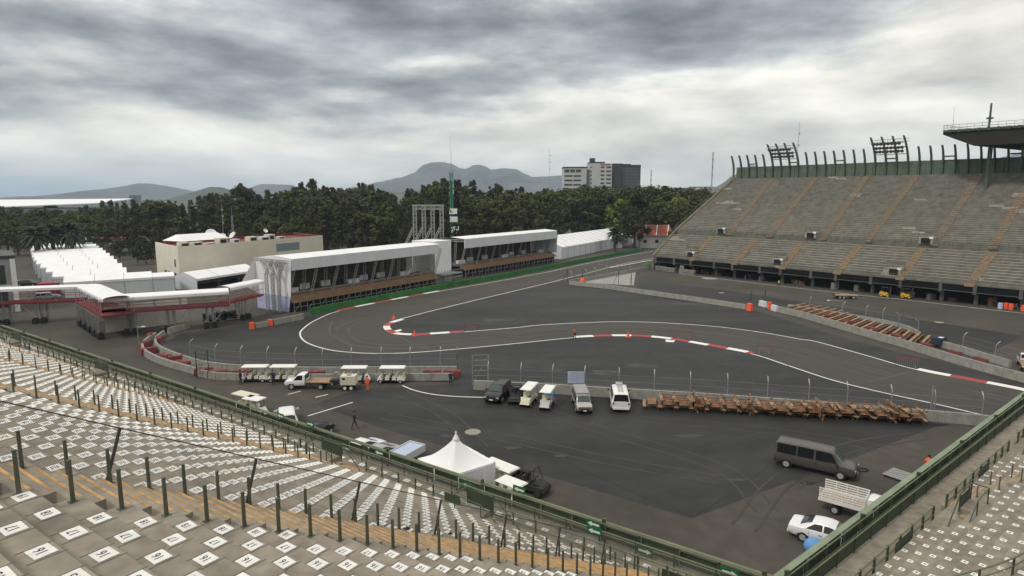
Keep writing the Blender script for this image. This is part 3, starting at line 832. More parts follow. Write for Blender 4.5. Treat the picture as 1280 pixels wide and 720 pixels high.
catch_fence(B1b, [235, 267, 300, 333, 368, 403, 439, 476, 512, 550, 587, 600], 'tall catch fence along the double wall behind the shuttle carts')
catch_fence(B2, [610, 650, 690, 731, 774, 818, 863, 910, 960, 1010, 1060, 1113, 1169, 1227], 'tall catch fence along the barrier behind the parked vans')
catch_fence([P(712, 355), P(740, 350), P(780, 342.5), P(815, 336.5)], [716, 735, 747, 761, 775, 790, 806], 'catch fence along the far edge of the concrete apron', h=3.0)
catch_fence([P(985, 384), P(1060, 396), P(1120, 407), P(1150, 419)], [1010, 1052, 1079, 1101, 1125, 1150], 'row of catch fence posts behind the striped timbers', h=2.6)
catch_fence([P(1170, 432), P(1210, 443), P(1250, 456), P(1300, 470)], [1200, 1240, 1277], 'catch fence posts near the white truck at the right edge', h=2.8)
# hospitality tent fence far
catch_fence([P(702, 324), P(745, 315), P(790, 306)], [706, 716, 726, 736, 746, 756, 766, 776, 786], 'slim fence in front of the long white gabled tent', h=2.6)

def gate_frame(px, py, h, w, label, rz=0, m='galv'):
    c = P(px, py); root = thing('service_gate', label, 'gate', c, rz)
    for s in (-1, 1):
        b = MB(); b.tube((s * w / 2, 0, 0), (s * w / 2, 0, h), .06); b.build('post', M[m], root)
    b = MB()
    for k in range(6): b.tube((-w / 2, 0, .5 + k * (h - .5) / 5), (w / 2, 0, .5 + k * (h - .5) / 5), .025)
    b.tube((-w / 2, 0, .1), (w / 2, 0, h), .025)
    b.build('bar', M[m], root)
    return root
gate_frame(601, 481, 3.6, 1.9, 'tall galvanised gate frame at the end of double wall', .1)
gate_frame(1163, 524, 3.4, .12, 'braced steel post beside the bicycle', 0)
gate_frame(254, 472, 3.4, 1.3, 'dark service gate in the curved double wall near the stand', .4, 'dark_steel')
def brace(px, py, h, dx, label):
    c = P(px, py); root = thing('fence_brace', label, 'fence brace', c)
    b = MB(); b.tube((0, 0, 0), (0, 0, h), .07); b.build('post', M['dark_steel'], root)
    b = MB(); b.tube((dx, 0, 0), (0, 0, h * .9), .05); b.build('strut', M['dark_steel'], root)
for px, py, h, dx, l in [(709, 352, 3.4, -1.2, 'dark braced post at the left tip of the apron wall'), (773, 355, 3.6, -1.2, 'dark braced post in middle of the pale apron'), (789, 357, 3.2, -.3, 'dark post at the right end of the pale apron'), (728, 352, 3.4, -.2, 'dark post beside the red cone on apron'), (938, 385, 3.4, -1.0, 'dark braced post behind the orange block'), (956, 380, 3.2, -.8, 'dark braced post behind the white blocks')]:
    brace(px, py, h, dx, l)
# red cone like cover on the apron corner
b = MB(); b.lathe([(.95, 0), (.9, .2), (.55, 1.3), (.35, 1.6), (.2, 1.65)], n=8); o = b.build('safety_cone', M['orange']); o.location = P(728, 355.5); tag(o, 'large red orange cone cover at the corner of the pale apron', 'cone')
# small crowd barriers on the track
def crowd_barrier(px, py, rz, label, L=2.6):
    root = thing('crowd_barrier', label, 'barrier', P(px, py), rz)
    b = MB(); b.path([(-L/2, 0, 0), (-L/2, 0, 1.1), (L/2, 0, 1.1), (L/2, 0, 0)], .03); b.box((0, 0, 1.05), (L, .05, .12)); b.build('frame', M['gate_red'], root)
    b = MB()
    for k in range(1, 12): b.tube((-L/2 + L * k / 12, 0, .15), (-L/2 + L * k / 12, 0, 1.0), .012, n=4)
    b.build('bars', M['galv'], root)
    for s in (-1, 1):
        b = MB(); b.beam((s * L * .35, -.35, .03), (s * L * .35, .35, .03), .05, .05); b.build('foot', M['galv'], root)
crowd_barrier(855, 423, -.1, 'low red-topped crowd barrier on the track behind the kerb', 2.4)
crowd_barrier(955, 441.5, -.35, 'low red-topped crowd barrier on the track right of the kerb end', 1.8)
crowd_barrier(1134, 458, -.5, 'red-topped crowd barrier left of the right hand kerb', 2.6)
crowd_barrier(589, 413, .05, 'red-topped crowd barrier at the end of hairpin kerb', 1.8)

# ------------------------------------------------------------------ timbers laid between the two walls
tm = MB(); tm.box((0, 0, .28), (1, .42, .30)); 
a0, a1 = P(985, 388), P(1150, 437); c0, c1 = P(1008, 383), P(1163, 424)
nT = 17
for k in range(nT):
    t = k / (nT - 1)
    a = a0.lerp(a1, t); c = c0.lerp(c1, t); d = (c - a)
    if t < .45: c = a + d * (1.0 + .3 * math.sin(t * 6))
    d = (c - a); L = d.length * .96
    root = thing('timber_rack', 'long pale timber rack laid across between two walls beside the infield', 'timber rack', a.lerp(c, .5) , az(d), 'striped row of timber racks')
    b = MB(); b.box((0, .12, .62), (L, .34, .12)); b.build('plank', M['wood_pale'], root)
    b = MB(); b.box((0, -.34, .40), (L * .98, .16, .10)); b.build('lower_plank', M['wood'], root)
    b = MB(); b.box((0, .33, .3), (L * .97, .06, .5)); b.box((0, -.06, .3), (L * .97, .06, .5)); b.build('side_board', M['wood'], root)
    b = MB()
    for s in (-.45, 0, .45): b.box((s * L, -.1, .15), (.12, .9, .3))
    b.build('bearer', M['red_roof'], root)

# ------------------------------------------------------------------ picnic tables
def picnic_table():
    root = thing('picnic_table', '', 'picnic table')
    b = MB()
    for k in range(5): b.box((-.36 + k * .18, 0, .74), (.165, 2.2, .045))
    b.build('tabletop', M['wood'], root)
    for s in (-1, 1):
        b = MB()
        for k in range(2): b.box((s * (.68 + k * .17), 0, .44), (.155, 2.2, .045))
        b.build('bench', M['wood_pale'], root)
    for y in (-.75, .75):
        b = MB()
        for s in (-1, 1): b.beam((s * .72, y, 0), (s * .28, y, .72), .10, .06)
        b.beam((-.85, y + .05, .40), (.85, y + .05, .40), .05, .09); b.beam((-.4, y + .05, .70), (.4, y + .05, .70), .05, .07)
        b.build('leg_frame', M['wood'], root)
    return root
def inv_table(first):
    r = first.copy(); COL.objects.link(r)
    for ch in kids(first):
        c = ch.copy(); COL.objects.link(c); c.parent = r
    return r
t0, t1 = P(815, 511.5), P(1143, 528.5)
dirT = (t1 - t0).normalized(); nT_ = Vector((-dirT.y, dirT.x, 0)); angT = az(dirT)
proto = picnic_table(); n = 17; first = True
for k in range(n):
    c = t0.lerp(t1, k / (n - 1)) + nT_ * rnd.uniform(.4, .75)
    r = proto if first else dup(proto, c, angT)
    r.location = c; r.rotation_euler = (0, 0, angT + rnd.uniform(-.08, .08)); first = False
    r['label'] = 'brown wooden picnic table standing upright in the long row along the barrier'; r['group'] = 'upright picnic tables along the barrier'
for k in range(n):
    if k in (0,): continue
    c = t0.lerp(t1, (k + rnd.uniform(-.25, .25)) / (n - 1)) + nT_ * rnd.uniform(.3, 1.0)
    r = dup(proto, (c.x, c.y, 1.53), 0, 'brown wooden picnic table stacked upside down on the long row, legs in the air', 'upside down picnic tables on the row')
    r.rotation_euler = (PI + rnd.uniform(-.03, .03), rnd.uniform(-.05, .05), angT + rnd.uniform(-.06, .06))
for k in range(n):
    if k % 4 != 2: continue
    c = t0.lerp(t1, (k + .5 + rnd.uniform(-.2, .2)) / (n - 1)) + nT_ * rnd.uniform(.2, .6)
    r = dup(proto, (c.x, c.y, .82), 0, 'brown wooden picnic table tipped on its side in the long row', 'tipped picnic tables in the row')
    r.rotation_euler = (rnd.uniform(-.1, .1), R_(88) * rnd.choice((-1, 1)), angT + rnd.uniform(-.15, .15))

# ------------------------------------------------------------------ vehicles
class Loft:
    """stations: x, z_sill, z_belt, z_roof, w_sill, w_mid, w_belt, w_roof"""
    def __init__(s, st): s.st = st
    def ring(s, q):
        x, zs, zb, zr, ws, wm, wb, wr = q; zm = lerp(zs, zb, .45); dz = zr - zb
        half = [(ws * .86, zs), (ws, zs + .07), (wm, zm), (wb * 1.0, zb - .02), (lerp(wb, wr, .12), zb + .05 * min(1, dz * 2)), (wr, zr - .075 * min(1, dz * 2 + .3)), (wr * .90, zr - .02), (wr * .5, zr + .012)]
        return [(x, y, z) for y, z in half] + [(x, -y, z) for y, z in reversed(half)]
    def interp(s, x):
        st = s.st
        for a, b in zip(st, st[1:]):
            if a[0] <= x <= b[0]:
                t = (x - a[0]) / max(1e-6, b[0] - a[0]); return tuple(lerp(p, q, t) for p, q in zip(a, b))
        return st[0] if x < st[0][0] else st[-1]
    def body(s, mb, mi=0, sub=1):
        xs = []
        for a, b in zip(s.st, s.st[1:]):
            for k in range(sub): xs.append(lerp(a[0], b[0], k / sub))
        xs.append(s.st[-1][0])
        rings = [s.ring(s.interp(x)) for x in xs]; n = len(rings[0]); i = len(mb.v)
        for r in rings: mb.v += r
        for j in range(len(rings) - 1):
            for k in range(n):
                k2 = (k + 1) % n
                mb.f.append((i + j*n + k, i + j*n + k2, i + (j+1)*n + k2, i + (j+1)*n + k)); mb.m.append(mi)
        mb.f.append(tuple(i + k for k in range(n))); mb.m.append(mi)
        mb.f.append(tuple(i + (len(rings)-1)*n + k for k in range(n - 1, -1, -1))); mb.m.append(mi)
    def side_pt(s, x, t, side, off=.012):
        q = s.interp(x); _, zs, zb, zr, ws, wm, wb, wr = q; dz = zr - zb
        y0, z0 = lerp(wb, wr, .12), zb + .05 * min(1, dz * 2); y1, z1 = wr, zr - .075 * min(1, dz * 2 + .3)
        return Vector((x, side * (lerp(y0, y1, t) + off), lerp(z0, z1, t)))
    def window(s, mb, x0, x1, t0=.06, t1=.94, x0t=None, x1t=None, mi=0, off=.012, sides=(-1, 1)):
        x0t = x0 if x0t is None else x0t; x1t = x1 if x1t is None else x1t
        for side in sides:
            n = 4; lo = [s.side_pt(lerp(x0, x1, k / n), t0, side, off) for k in range(n + 1)]; hi = [s.side_pt(lerp(x0t, x1t, k / n), t1, side, off) for k in range(n + 1)]
            for k in range(n): mb.poly([lo[k], lo[k+1], hi[k+1], hi[k]], mi)
    def screen(s, mb, xa, xb, inset=.08, mi=0, off=.014):
        """glass across the body between station xa (low) and xb (high)"""
        n = 6; rows = []
        for k in range(n + 1):
            x = lerp(lerp(xa, xb, .05), lerp(xa, xb, .95), k / n); q = s.interp(x); q2 = s.interp(x + .02)
            sl = (q2[3] - q[3]) / .02; nrm = Vector((-sl, 0, 1)).normalized() * off
            w_ = q[7] - inset * .7
            rows.append([Vector((x, w_, q[3] - .045)) + nrm * 2.2, Vector((x, w_ * .55, q[3] + .012)) + nrm * 1.5, Vector((x, -w_ * .55, q[3] + .012)) + nrm * 1.5, Vector((x, -w_, q[3] - .045)) + nrm * 2.2])
        for p, q in zip(rows, rows[1:]):
            for k in range(3): mb.poly([p[k], p[k + 1], q[k + 1], q[k]], mi)
def wheel(root, x, y, r, w=.2, rim='rim'):
    b = MB(); s = 1 if y > 0 else -1
    b.lathe([(r * .6, -w/2), (r * .94, -w/2), (r, -w/2 + .03), (r, w/2 - .03), (r * .94, w/2), (r * .6, w/2)], n=18, axis='Y')
    o = b.build('wheel', M['rubber'], root); o.location = (x, y, r)
    b = MB(); b.lathe([(r * .64, w/2 * .95), (r * .60, w/2 * 1.12), (r * .26, w/2 * 1.03), (r * .17, w/2 * 1.14), (.01, w/2 * 1.16)], n=14, axis='Y')
    if s < 0:
        b.v = [(p[0], -p[1], p[2]) for p in b.v]
    b.build('rim', M[rim], o)
def arches(root, xs, hw, r):
    b = MB()
    for x in xs:
        for s in (-1, 1):
            b.lathe([(r * 1.14, s * (hw - .12)), (r * 1.14, s * (hw + .008))], (x, 0, r * 1.02), 16, axis='Y')
    b.build('wheel_arch', M['black'], root)
def car(kind, paint, label, loc, rz, group=None, glass='glass'):
    if kind == 'long_van':
        L = 5.9; st = [(-2.95, .45, 1.1, 1.2, .86, .90, .90, .86), (-2.92, .42, 1.1, 1.95, .9, .98, .97, .80), (-2.80, .38, 1.1, 2.06, .92, 1.0, .98, .82), (-.6, .36, 1.1, 2.10, .93, 1.0, .99, .84), (1.15, .36, 1.1, 2.06, .93, 1.0, .99, .82), (1.35, .36, 1.1, 1.98, .93, 1.0, .98, .81), (2.05, .36, 1.12, 1.22, .93, 1.0, .97, .84), (2.75, .38, 1.04, 1.10, .92, .98, .94, .84), (2.93, .42, .92, .98, .88, .93, .90, .80), (2.98, .48, .80, .85, .80, .86, .84, .76)]
        win = [(-2.76, -1.32), (-1.22, -.02), (.12, 1.72, 1.22)]; scr = [(2.02, 1.36)]; rear = True; wb = (-2.0, 1.95); r = .37; hw = 1.0
    elif kind == 'mini_van':
        L = 5.0; st = [(-2.5, .42, 1.05, 1.12, .84, .90, .88, .84), (-2.47, .38, 1.08, 1.1, .88, .95, .93, .85), (-2.30, .34, 1.1, 1.88, .9, .97, .94, .72), (-2.1, .32, 1.1, 1.95, .9, .98, .95, .75), (.9, .32, 1.08, 1.96, .9, .98, .95, .76), (1.05, .32, 1.07, 1.92, .9, .98, .95, .75), (1.75, .32, 1.05, 1.13, .9, .97, .93, .80), (2.30, .34, .95, 1.0, .88, .94, .9, .8), (2.48, .42, .78, .84, .8, .86, .84, .74)]
        win = [(-2.15, -1.15), (-1.05, -.1), (.02, 1.25, .9)]; scr = [(1.72, 1.08), (-2.46, -2.30)]; rear = True; wb = (-1.5, 1.6); r = .35; hw = .97
    elif kind == 'sedan':
        L = 4.5; st = [(-2.25, .42, .78, .80, .76, .80, .78, .66), (-2.20, .34, .84, .93, .8, .86, .83, .74), (-2.0, .28, .88, .98, .82, .89, .86, .76), (-1.62, .26, .90, 1.03, .83, .9, .88, .74), (-1.2, .26, .90, 1.25, .84, .905, .885, .66), (-.8, .25, .91, 1.39, .84, .91, .89, .61), (-.35, .25, .91, 1.45, .84, .91, .89, .61), (.1, .25, .91, 1.45, .84, .91, .89, .61), (.42, .25, .91, 1.39, .84, .91, .89, .61), (.9, .25, .91, 1.19, .84, .91, .885, .67), (1.32, .25, .90, .98, .84, .91, .88, .74), (1.9, .27, .80, .86, .82, .88, .84, .72), (2.18, .32, .68, .74, .76, .82, .78, .66), (2.25, .40, .60, .64, .70, .74, .72, .6)]
        win = [(-1.2, -.24, None, None, -.72, -.24), (-.16, 1.12, None, None, -.16, .34)]; scr = [(1.28, .44), (-1.58, -.84)]; rear = False; wb = (-1.32, 1.36); r = .32; hw = .9
    elif kind == 'suv':
        L = 4.6; st = [(-2.3, .45, 1.0, 1.04, .84, .88, .86, .80), (-2.26, .38, 1.04, 1.1, .86, .92, .9, .80), (-2.0, .34, 1.05, 1.62, .88, .94, .92, .68), (-1.8, .32, 1.05, 1.68, .88, .95, .93, .70), (.3, .32, 1.04, 1.70, .88, .95, .93, .72), (.5, .32, 1.03, 1.66, .88, .95, .93, .71), (1.25, .32, 1.02, 1.09, .88, .95, .92, .80), (1.95, .34, .96, 1.02, .86, .92, .9, .80), (2.25, .42, .82, .88, .8, .86, .84, .74), (2.3, .5, .7, .74, .74, .78, .76, .7)]
        win = [(-1.85, -1.1, None, None, -1.7, -1.1), (-1.0, -.15), (-.05, 1.0, None, None, -.05, .42)]; scr = [(1.22, .5), (-2.25, -2.02)]; rear = False; wb = (-1.35, 1.4); r = .36; hw = .94
    lo = Loft(st); root = thing({'long_van': 'passenger_van', 'mini_van': 'panel_van', 'sedan': 'sedan_car', 'suv': 'parked_suv'}[kind], label, 'van' if 'van' in kind else 'car', loc, rz, group)
    b = MB(); lo.body(b, 0, 2); o = b.build('body', M[paint], root, smooth=True)
    try: o.data.set_sharp_from_angle(angle=R_(38))
    except Exception: pass
    for wd in win:
        for sd_ in (-1, 1):
            b = MB()
            if len(wd) == 2: lo.window(b, wd[0], wd[1], sides=(sd_,))
            elif len(wd) == 3: lo.window(b, wd[0], wd[1], x1t=wd[2], sides=(sd_,))
            else: lo.window(b, wd[0], wd[1], x0t=wd[4], x1t=wd[5], sides=(sd_,))
            b.build('side_window', M['glass'], root)
    for i, (xa, xb) in enumerate(scr):
        b = MB(); lo.screen(b, xa, xb); b.build('windscreen' if i == 0 else 'rear_window', M['glass_g' if i == 0 else glass], root)
    xr = st[0][0]; xf = st[-1][0]; q = lo.interp(xr)
    if kind == 'long_van':
        b = MB()
        for s in (-1, 1): b.box((xr - .0, s * .42, 1.55), (.02, .62, .48))
        b.build('rear_window', M['glass'], root)
    for s in (-1, 1):
        zl = st[2][2] - .12
        b = MB(); b.box((xr + .015, s * (q[6] - .10), zl), (.09, .16, .22 if 'van' in kind else .13)); b.build('tail_lamp', M['lamp_r'], root)
        qf = lo.interp(xf - .1)
        b = MB(); b.box((xf - .06, s * (qf[6] - .16), qf[2] - .10), (.12, .26, .15)); b.build('headlight', M['lamp_w'], root)
        wx = scr[0][0] - .35
        b = MB(); b.box((wx, s * (hw + .12), st[2][2] + .12), (.12, .20, .16)); b.beam((wx, s * (hw - .05), st[2][2] + .08), (wx, s * (hw + .1), st[2][2] + .1), .04, .04); b.build('mirror', M['plastic' if paint != 'c_white' or kind == 'mini_van' else paint], root)
    qf = lo.interp(xf)
    b = MB(); b.box((xf + .005, 0, qf[2] - .16), (.05, qf[6] * 1.15, .20)); b.build('grille', M['plastic'], root)
    b = MB(); b.box((xf - .02, 0, qf[1] + .03), (.16, qf[4] * 1.98, .18)); b.box((xr + .02, 0, q[1] + .02), (.14, q[4] * 1.98, .18)); b.build('bumper', M['plastic' if kind in ('long_van', 'suv') else paint], root)
    b = MB(); b.box((xf + .065, 0, qf[1] + .04), (.01, .42, .13)); b.box((xr - .055, 0, q[1] + .05 if kind != 'sedan' else .62), (.012, .42, .13)); b.build('number_plate', M['white'], root)
    b = MB()
    for s in (-1, 1):
        for x in ([.12] if kind == 'long_van' else [-.2, .0]) if kind != 'sedan' else [-.35, .55]: b.box((x, s * (hw - .01), st[2][2] - .14), (.18, .05, .04))
    b.build('door_handle', M['plastic'], root)
    b = MB()
    for s in (-1, 1):
        for x in ([.10, 1.28, -1.42] if kind == 'long_van' else ([-.05, 1.1, -1.1] if kind != 'sedan' else [-.22, .9, -1.0])):
            qq = lo.interp(x); b.box((x, s * (lerp(qq[4], qq[5], .5) + .012), lerp(qq[1], qq[2], .5)), (.012, .04, (qq[2] - qq[1]) * .75))
    b.build('door_gap', M['black'], root)
    arches(root, wb, hw * .985, r)
    for x in wb:
        for s in (-1, 1): wheel(root, x, s * (hw - .085), r, .24)
    return root
# grey passenger van on the right
w1, w2 = P(984, 585), P(1049, 600); dv = (w2 - w1).normalized()
perp = Vector((-dv.y, dv.x, 0)); cen = (w1 + w2) / 2 + perp * .95
car('long_van', 'c_grey', 'grey long passenger van with tinted windows parked alone on the right apron', cen, az(dv))
# silver van, front towards us
v = car('long_van', 'c_silver', 'silver van with grey roof cover facing the camera in front of pale blue sheet', P(727, 509), -PI/2 + .03); v.scale = (.78, .82, .84)
b = MB(); b.box((-.75, 0, 2.14), (4.0, 1.62, .10)); b.box((-.75, 0, 2.2), (3.7, 1.4, .04)); b.box((1.18, 0, 2.17), (.12, 1.5, .10)); b.build('roof_cover', M['c_roof'], v)
b = MB(); b.box((2.97, 0, .82), (.1, 1.62, .26)); b.build('bonnet_trim', M['c_brown'], v)
# white van, rear towards us
v = car('mini_van', 'c_white', 'white van seen from behind with roof ladder, next to the picnic tables', P(774, 506), PI/2 - .10)
b = MB()
for s in (-.22, .22): b.beam((-1.9, s, 2.04), (1.6, s, 2.04), .05, .05)
for k in range(9): b.beam((-1.7 + k * .4, -.22, 2.04), (-1.7 + k * .4, .22, 2.04), .04, .04)
b.box((1.0, 0, 2.03), (.9, .7, .10)); b.build('roof_ladder', M['alu'], v)
car('suv', 'c_dark', 'dark charcoal car parked at the left end of the vehicle row by the barrier', P(623, 497.5), -PI/2 - .32)
car('sedan', 'c_white', 'white sedan car parked under the right parapet next to the stake truck', (P(1033, 684) + Vector((.35, .55, 0))), az(P(1050, 683) - P(1000, 668)) , None)
car('suv', 'c_white', 'white hatchback seen over the left railing beside a long painted line', P(369, 527) - LS.n * .9, R_(112))
car('sedan', 'c_white', 'white sedan seen over the left railing, left of the silver open trailer', P(467, 563) - LS.n * 1.3, R_(58))
car('sedan', 'c_silver', 'silver sedan just right of another white sedan beyond the left railing', P(488, 570) - LS.n * 1.3, R_(58))
car('sedan', 'c_dark', 'dark car mostly hidden by the left railing near the walking man', P(399, 545) - LS.n * .6, R_(70))
car('suv', 'c_dark', 'dark car parked near the small grey building at the far left', P(35, 358), .3)
car('suv', 'c_silver', 'silver car parked among the containers beyond the far left canopy', P(60, 375), .5)

# stake truck
def stake_truck(label, loc, rz):
    root = thing('stake_truck', label, 'truck', loc, rz)
    st = [(.55, .55, 1.15, 1.95, .82, .88, .86, .74), (.75, .5, 1.15, 2.02, .84, .9, .88, .76), (1.5, .48, 1.15, 2.0, .84, .9, .88, .76), (1.75, .46, 1.14, 1.88, .84, .9, .88, .74), (2.25, .46, 1.12, 1.18, .84, .9, .87, .78), (2.85, .48, 1.0, 1.06, .82, .87, .84, .76), (2.95, .55, .8, .86, .76, .8, .78, .7)]
    lo = Loft(st); b = MB(); lo.body(b, 0, 2); o = b.build('cab', M['c_white'], root, smooth=True); o.data.set_sharp_from_angle(angle=R_(38))
    for sd_ in (-1, 1): b = MB(); lo.window(b, .85, 2.0, x1t=1.65, sides=(sd_,)); b.build('side_window', M['glass'], root)
    b = MB(); lo.screen(b, 2.2, 1.77); b.build('windscreen', M['glass_g'], root)
    b = MB(); b.box((.54, 0, 1.6), (.02, 1.2, .4)); b.build('rear_window', M['glass'], root)
    b = MB(); b.box((-1.25, 0, .98), (3.3, 1.95, .10)); b.build('bed', M['wood_pale'], root)
    b = MB(); b.box((-1.0, 0, .68), (3.6, .75, .18)); b.build('chassis', M['plastic'], root)
    for s in (-1, 1):
        b = MB(); b.box((-1.25, s * .99, 1.1), (3.3, .04, .34))
        for k in range(4): b.box((-1.25, s * .99, 1.40 + k * .20), (3.3, .035, .10))
        for k in range(5): b.box((-2.85 + k * .8, s * .955, 1.5), (.06, .03, 1.1))
        b.build('stake_side', M['white'], root)
    b = MB()
    for k in range(5): b.box((.40, 0, 1.2 + k * .2), (.035, 1.9, .10))
    b.build('headboard', M['white'], root)
    b = MB(); b.box((-2.93, 0, .98), (.04, 1.95, .26)); b.build('tail_board', M['white'], root)
    for s in (-1, 1):
        b = MB(); b.box((-2.93, s * .85, .78), (.05, .2, .12)); b.build('tail_lamp', M['lamp_r'], root)
    for x in (-1.7, 2.05):
        for s in (-1, 1): wheel(root, x, s * .80, .36, .24)
    arches(root, (2.05,), .885, .36)
    return root
stake_truck('white stake bed truck with slatted sides parked under the right parapet', P(1068, 650) + Vector((.6, .4, 0)), az(P(1110, 652) - P(1040, 632))).scale = (.86, .86, .86)
def flatbed_pickup(label, loc, rz):
    root = thing('flatbed_pickup', label, 'truck', loc, rz)
    st = [(.35, .5, 1.05, 1.70, .82, .88, .86, .72), (.5, .46, 1.05, 1.76, .84, .9, .88, .74), (1.05, .44, 1.05, 1.75, .84, .9, .88, .74), (1.25, .42, 1.04, 1.66, .84, .9, .88, .73), (1.85, .42, 1.03, 1.10, .84, .9, .87, .78), (2.6, .44, .94, 1.0, .82, .87, .84, .76), (2.72, .55, .75, .8, .76, .8, .78, .7)]
    lo = Loft(st); b = MB(); lo.body(b, 0, 2); o = b.build('cab', M['c_white'], root, smooth=True); o.data.set_sharp_from_angle(angle=R_(38))
    for sd_ in (-1, 1): b = MB(); lo.window(b, .6, 1.65, x1t=1.2, sides=(sd_,)); b.build('side_window', M['glass'], root)
    b = MB(); lo.screen(b, 1.8, 1.28); b.build('windscreen', M['glass_g'], root)
    b = MB(); b.box((.34, 0, 1.4), (.02, 1.3, .5)); b.build('rear_window', M['glass'], root)
    b = MB(); b.box((-1.25, 0, .88), (3.0, 1.9, .10)); b.build('bed', M['wood_pale'], root)
    b = MB(); b.box((-1.0, 0, .62), (3.2, .8, .2)); b.build('chassis', M['plastic'], root)
    b = MB(); b.beam((.2, -.85, 1.55), (.2, .85, 1.55), .06, .06); b.beam((.2, -.85, .9), (.2, -.85, 1.55), .06, .06); b.beam((.2, .85, .9), (.2, .85, 1.55), .06, .06); b.build('head_rack', M['dark_steel'], root)
    b = MB(); b.box((-2.8, 0, .72), (.12, 1.8, .14)); b.build('bumper', M['white'], root)
    for x in (-1.5, 1.85):
        for s in (-1, 1): wheel(root, x, s * .81, .35, .22)
    arches(root, (1.85,), .885, .35)
flatbed_pickup('white flatbed pickup truck parked in front of the shuttle carts', P(388, 484.5), PI - .03)
flatbed_pickup('white truck half seen at the right edge beyond the far barrier', P(1284, 460), 1.0)

# carts
def shuttle_cart(label, loc, rz, rows=3, roof='white', group=None, cargo=None, body='white', L=None):
    L = L or (1.35 + rows * .82)
    root = thing('shuttle_cart', label, 'golf cart', loc, rz, group)
    b = MB(); b.box((0, 0, .38), (L, 1.15, .12)); b.box((0, 0, .29), (L * .7, .7, .1)); b.build('floor', M['plastic'], root)
    xf = L / 2
    b = MB(); b.hexa([(xf - .5, -.58, .36), (xf + .18, -.52, .36), (xf + .18, .52, .36), (xf - .5, .58, .36)], [(xf - .38, -.56, 1.0), (xf - .02, -.42, .72), (xf - .02, .42, .72), (xf - .38, .56, 1.0)]); b.build('cowl', M[body], root)
    b = MB(); b.hexa([(-xf - .05, -.58, .36), (-xf + .85, -.58, .36), (-xf + .85, .58, .36), (-xf - .05, .58, .36)], [(-xf + .02, -.54, .72), (-xf + .8, -.56, .78), (-xf + .8, .56, .78), (-xf + .02, .54, .72)]); b.build('rear_body', M[body], root)
    for k in range(rows):
        x = xf - 1.05 - k * .82
        b = MB(); b.box((x, 0, .70), (.50, 1.1, .14)); b.box((x - .28, 0, .98), (.12, 1.1, .46)); st = b.build('seat', M['cream_cart'], root)
        b = MB(); b.box((x, 0, .52), (.46, 1.12, .22)); b.build('seat_base', M[body], root)
    b = MB(); b.hexa([(-xf - .1, -.62, 1.86), (xf - .15, -.62, 1.86), (xf - .15, .62, 1.86), (-xf - .1, .62, 1.86)], [(-xf - .02, -.54, 1.95), (xf - .22, -.54, 1.95), (xf - .22, .54, 1.95), (-xf - .02, .54, 1.95)]); b.build('roof', M[roof], root)
    for s in (-1, 1):
        for xa, xb in ((xf - .42, xf - .55), (-xf + .1, -xf + .1)) + (((0, 0),) if rows > 2 else ()):
            b = MB(); b.tube((xa, s * .52, .6), (xb, s * .54, 1.87), .022); b.build('roof_post', M['dark_steel'], root)
    b = MB(); b.lathe([(.17, -.015), (.19, 0), (.17, .015)], (0, 0, 0), 12); b.tube((0, 0, 0), (.1, 0, -.35), .02); o = b.build('steering_wheel', M['plastic'], root); o.location = (xf - .68, .28, 1.02)
    for x in (xf - .25, -xf + .45):
        for s in (-1, 1): wheel(root, x, s * .5, .23, .18)
    if cargo:
        b = MB(); b.box((-xf + .45, 0, .95), (.8, 1.0, .4)); b.build('cargo_box', M[cargo], root)
    return root
shuttle_cart('white roofed shuttle cart leftmost in the row by the double wall', P(319, 476.5), PI + .02, 3, L=3.05)
shuttle_cart('white roofed shuttle cart second from the left, beside the man in navy', P(354, 476.5), PI + .02, 3, L=3.05)
shuttle_cart('white roofed shuttle cart behind the cream generator trailer', P(445, 478), .02, 3, L=3.05)
shuttle_cart('white roofed shuttle cart at the right end of the cart row', P(490, 478), PI, 3, L=3.05)
shuttle_cart('cream golf cart with long white roof between black buggy and small grey cart', P(661, 504), -PI/2 - .32, 2, body='cream_cart', L=3.0)
shuttle_cart('grey utility cart with short white roof and blue seat beside the cream cart', P(684, 508), -PI/2 - .28, 1, body='c_silver', cargo='blue', L=2.7)
shuttle_cart('cream roofed golf cart seen above the left railing near the double wall', P(329, 509) - LS.n * 1.8, -.5, 2, roof='cream')
shuttle_cart('small white roofed golf cart next to the cream roofed one by the railing', P(340, 514) - LS.n * 1.8, -.4, 1)
shuttle_cart('white roofed golf cart standing right behind the pagoda tent', P(627, 611), -.75, 2)
shuttle_cart('white roofed golf cart just visible over railing, right of the tent', P(641, 634), -.7, 1)

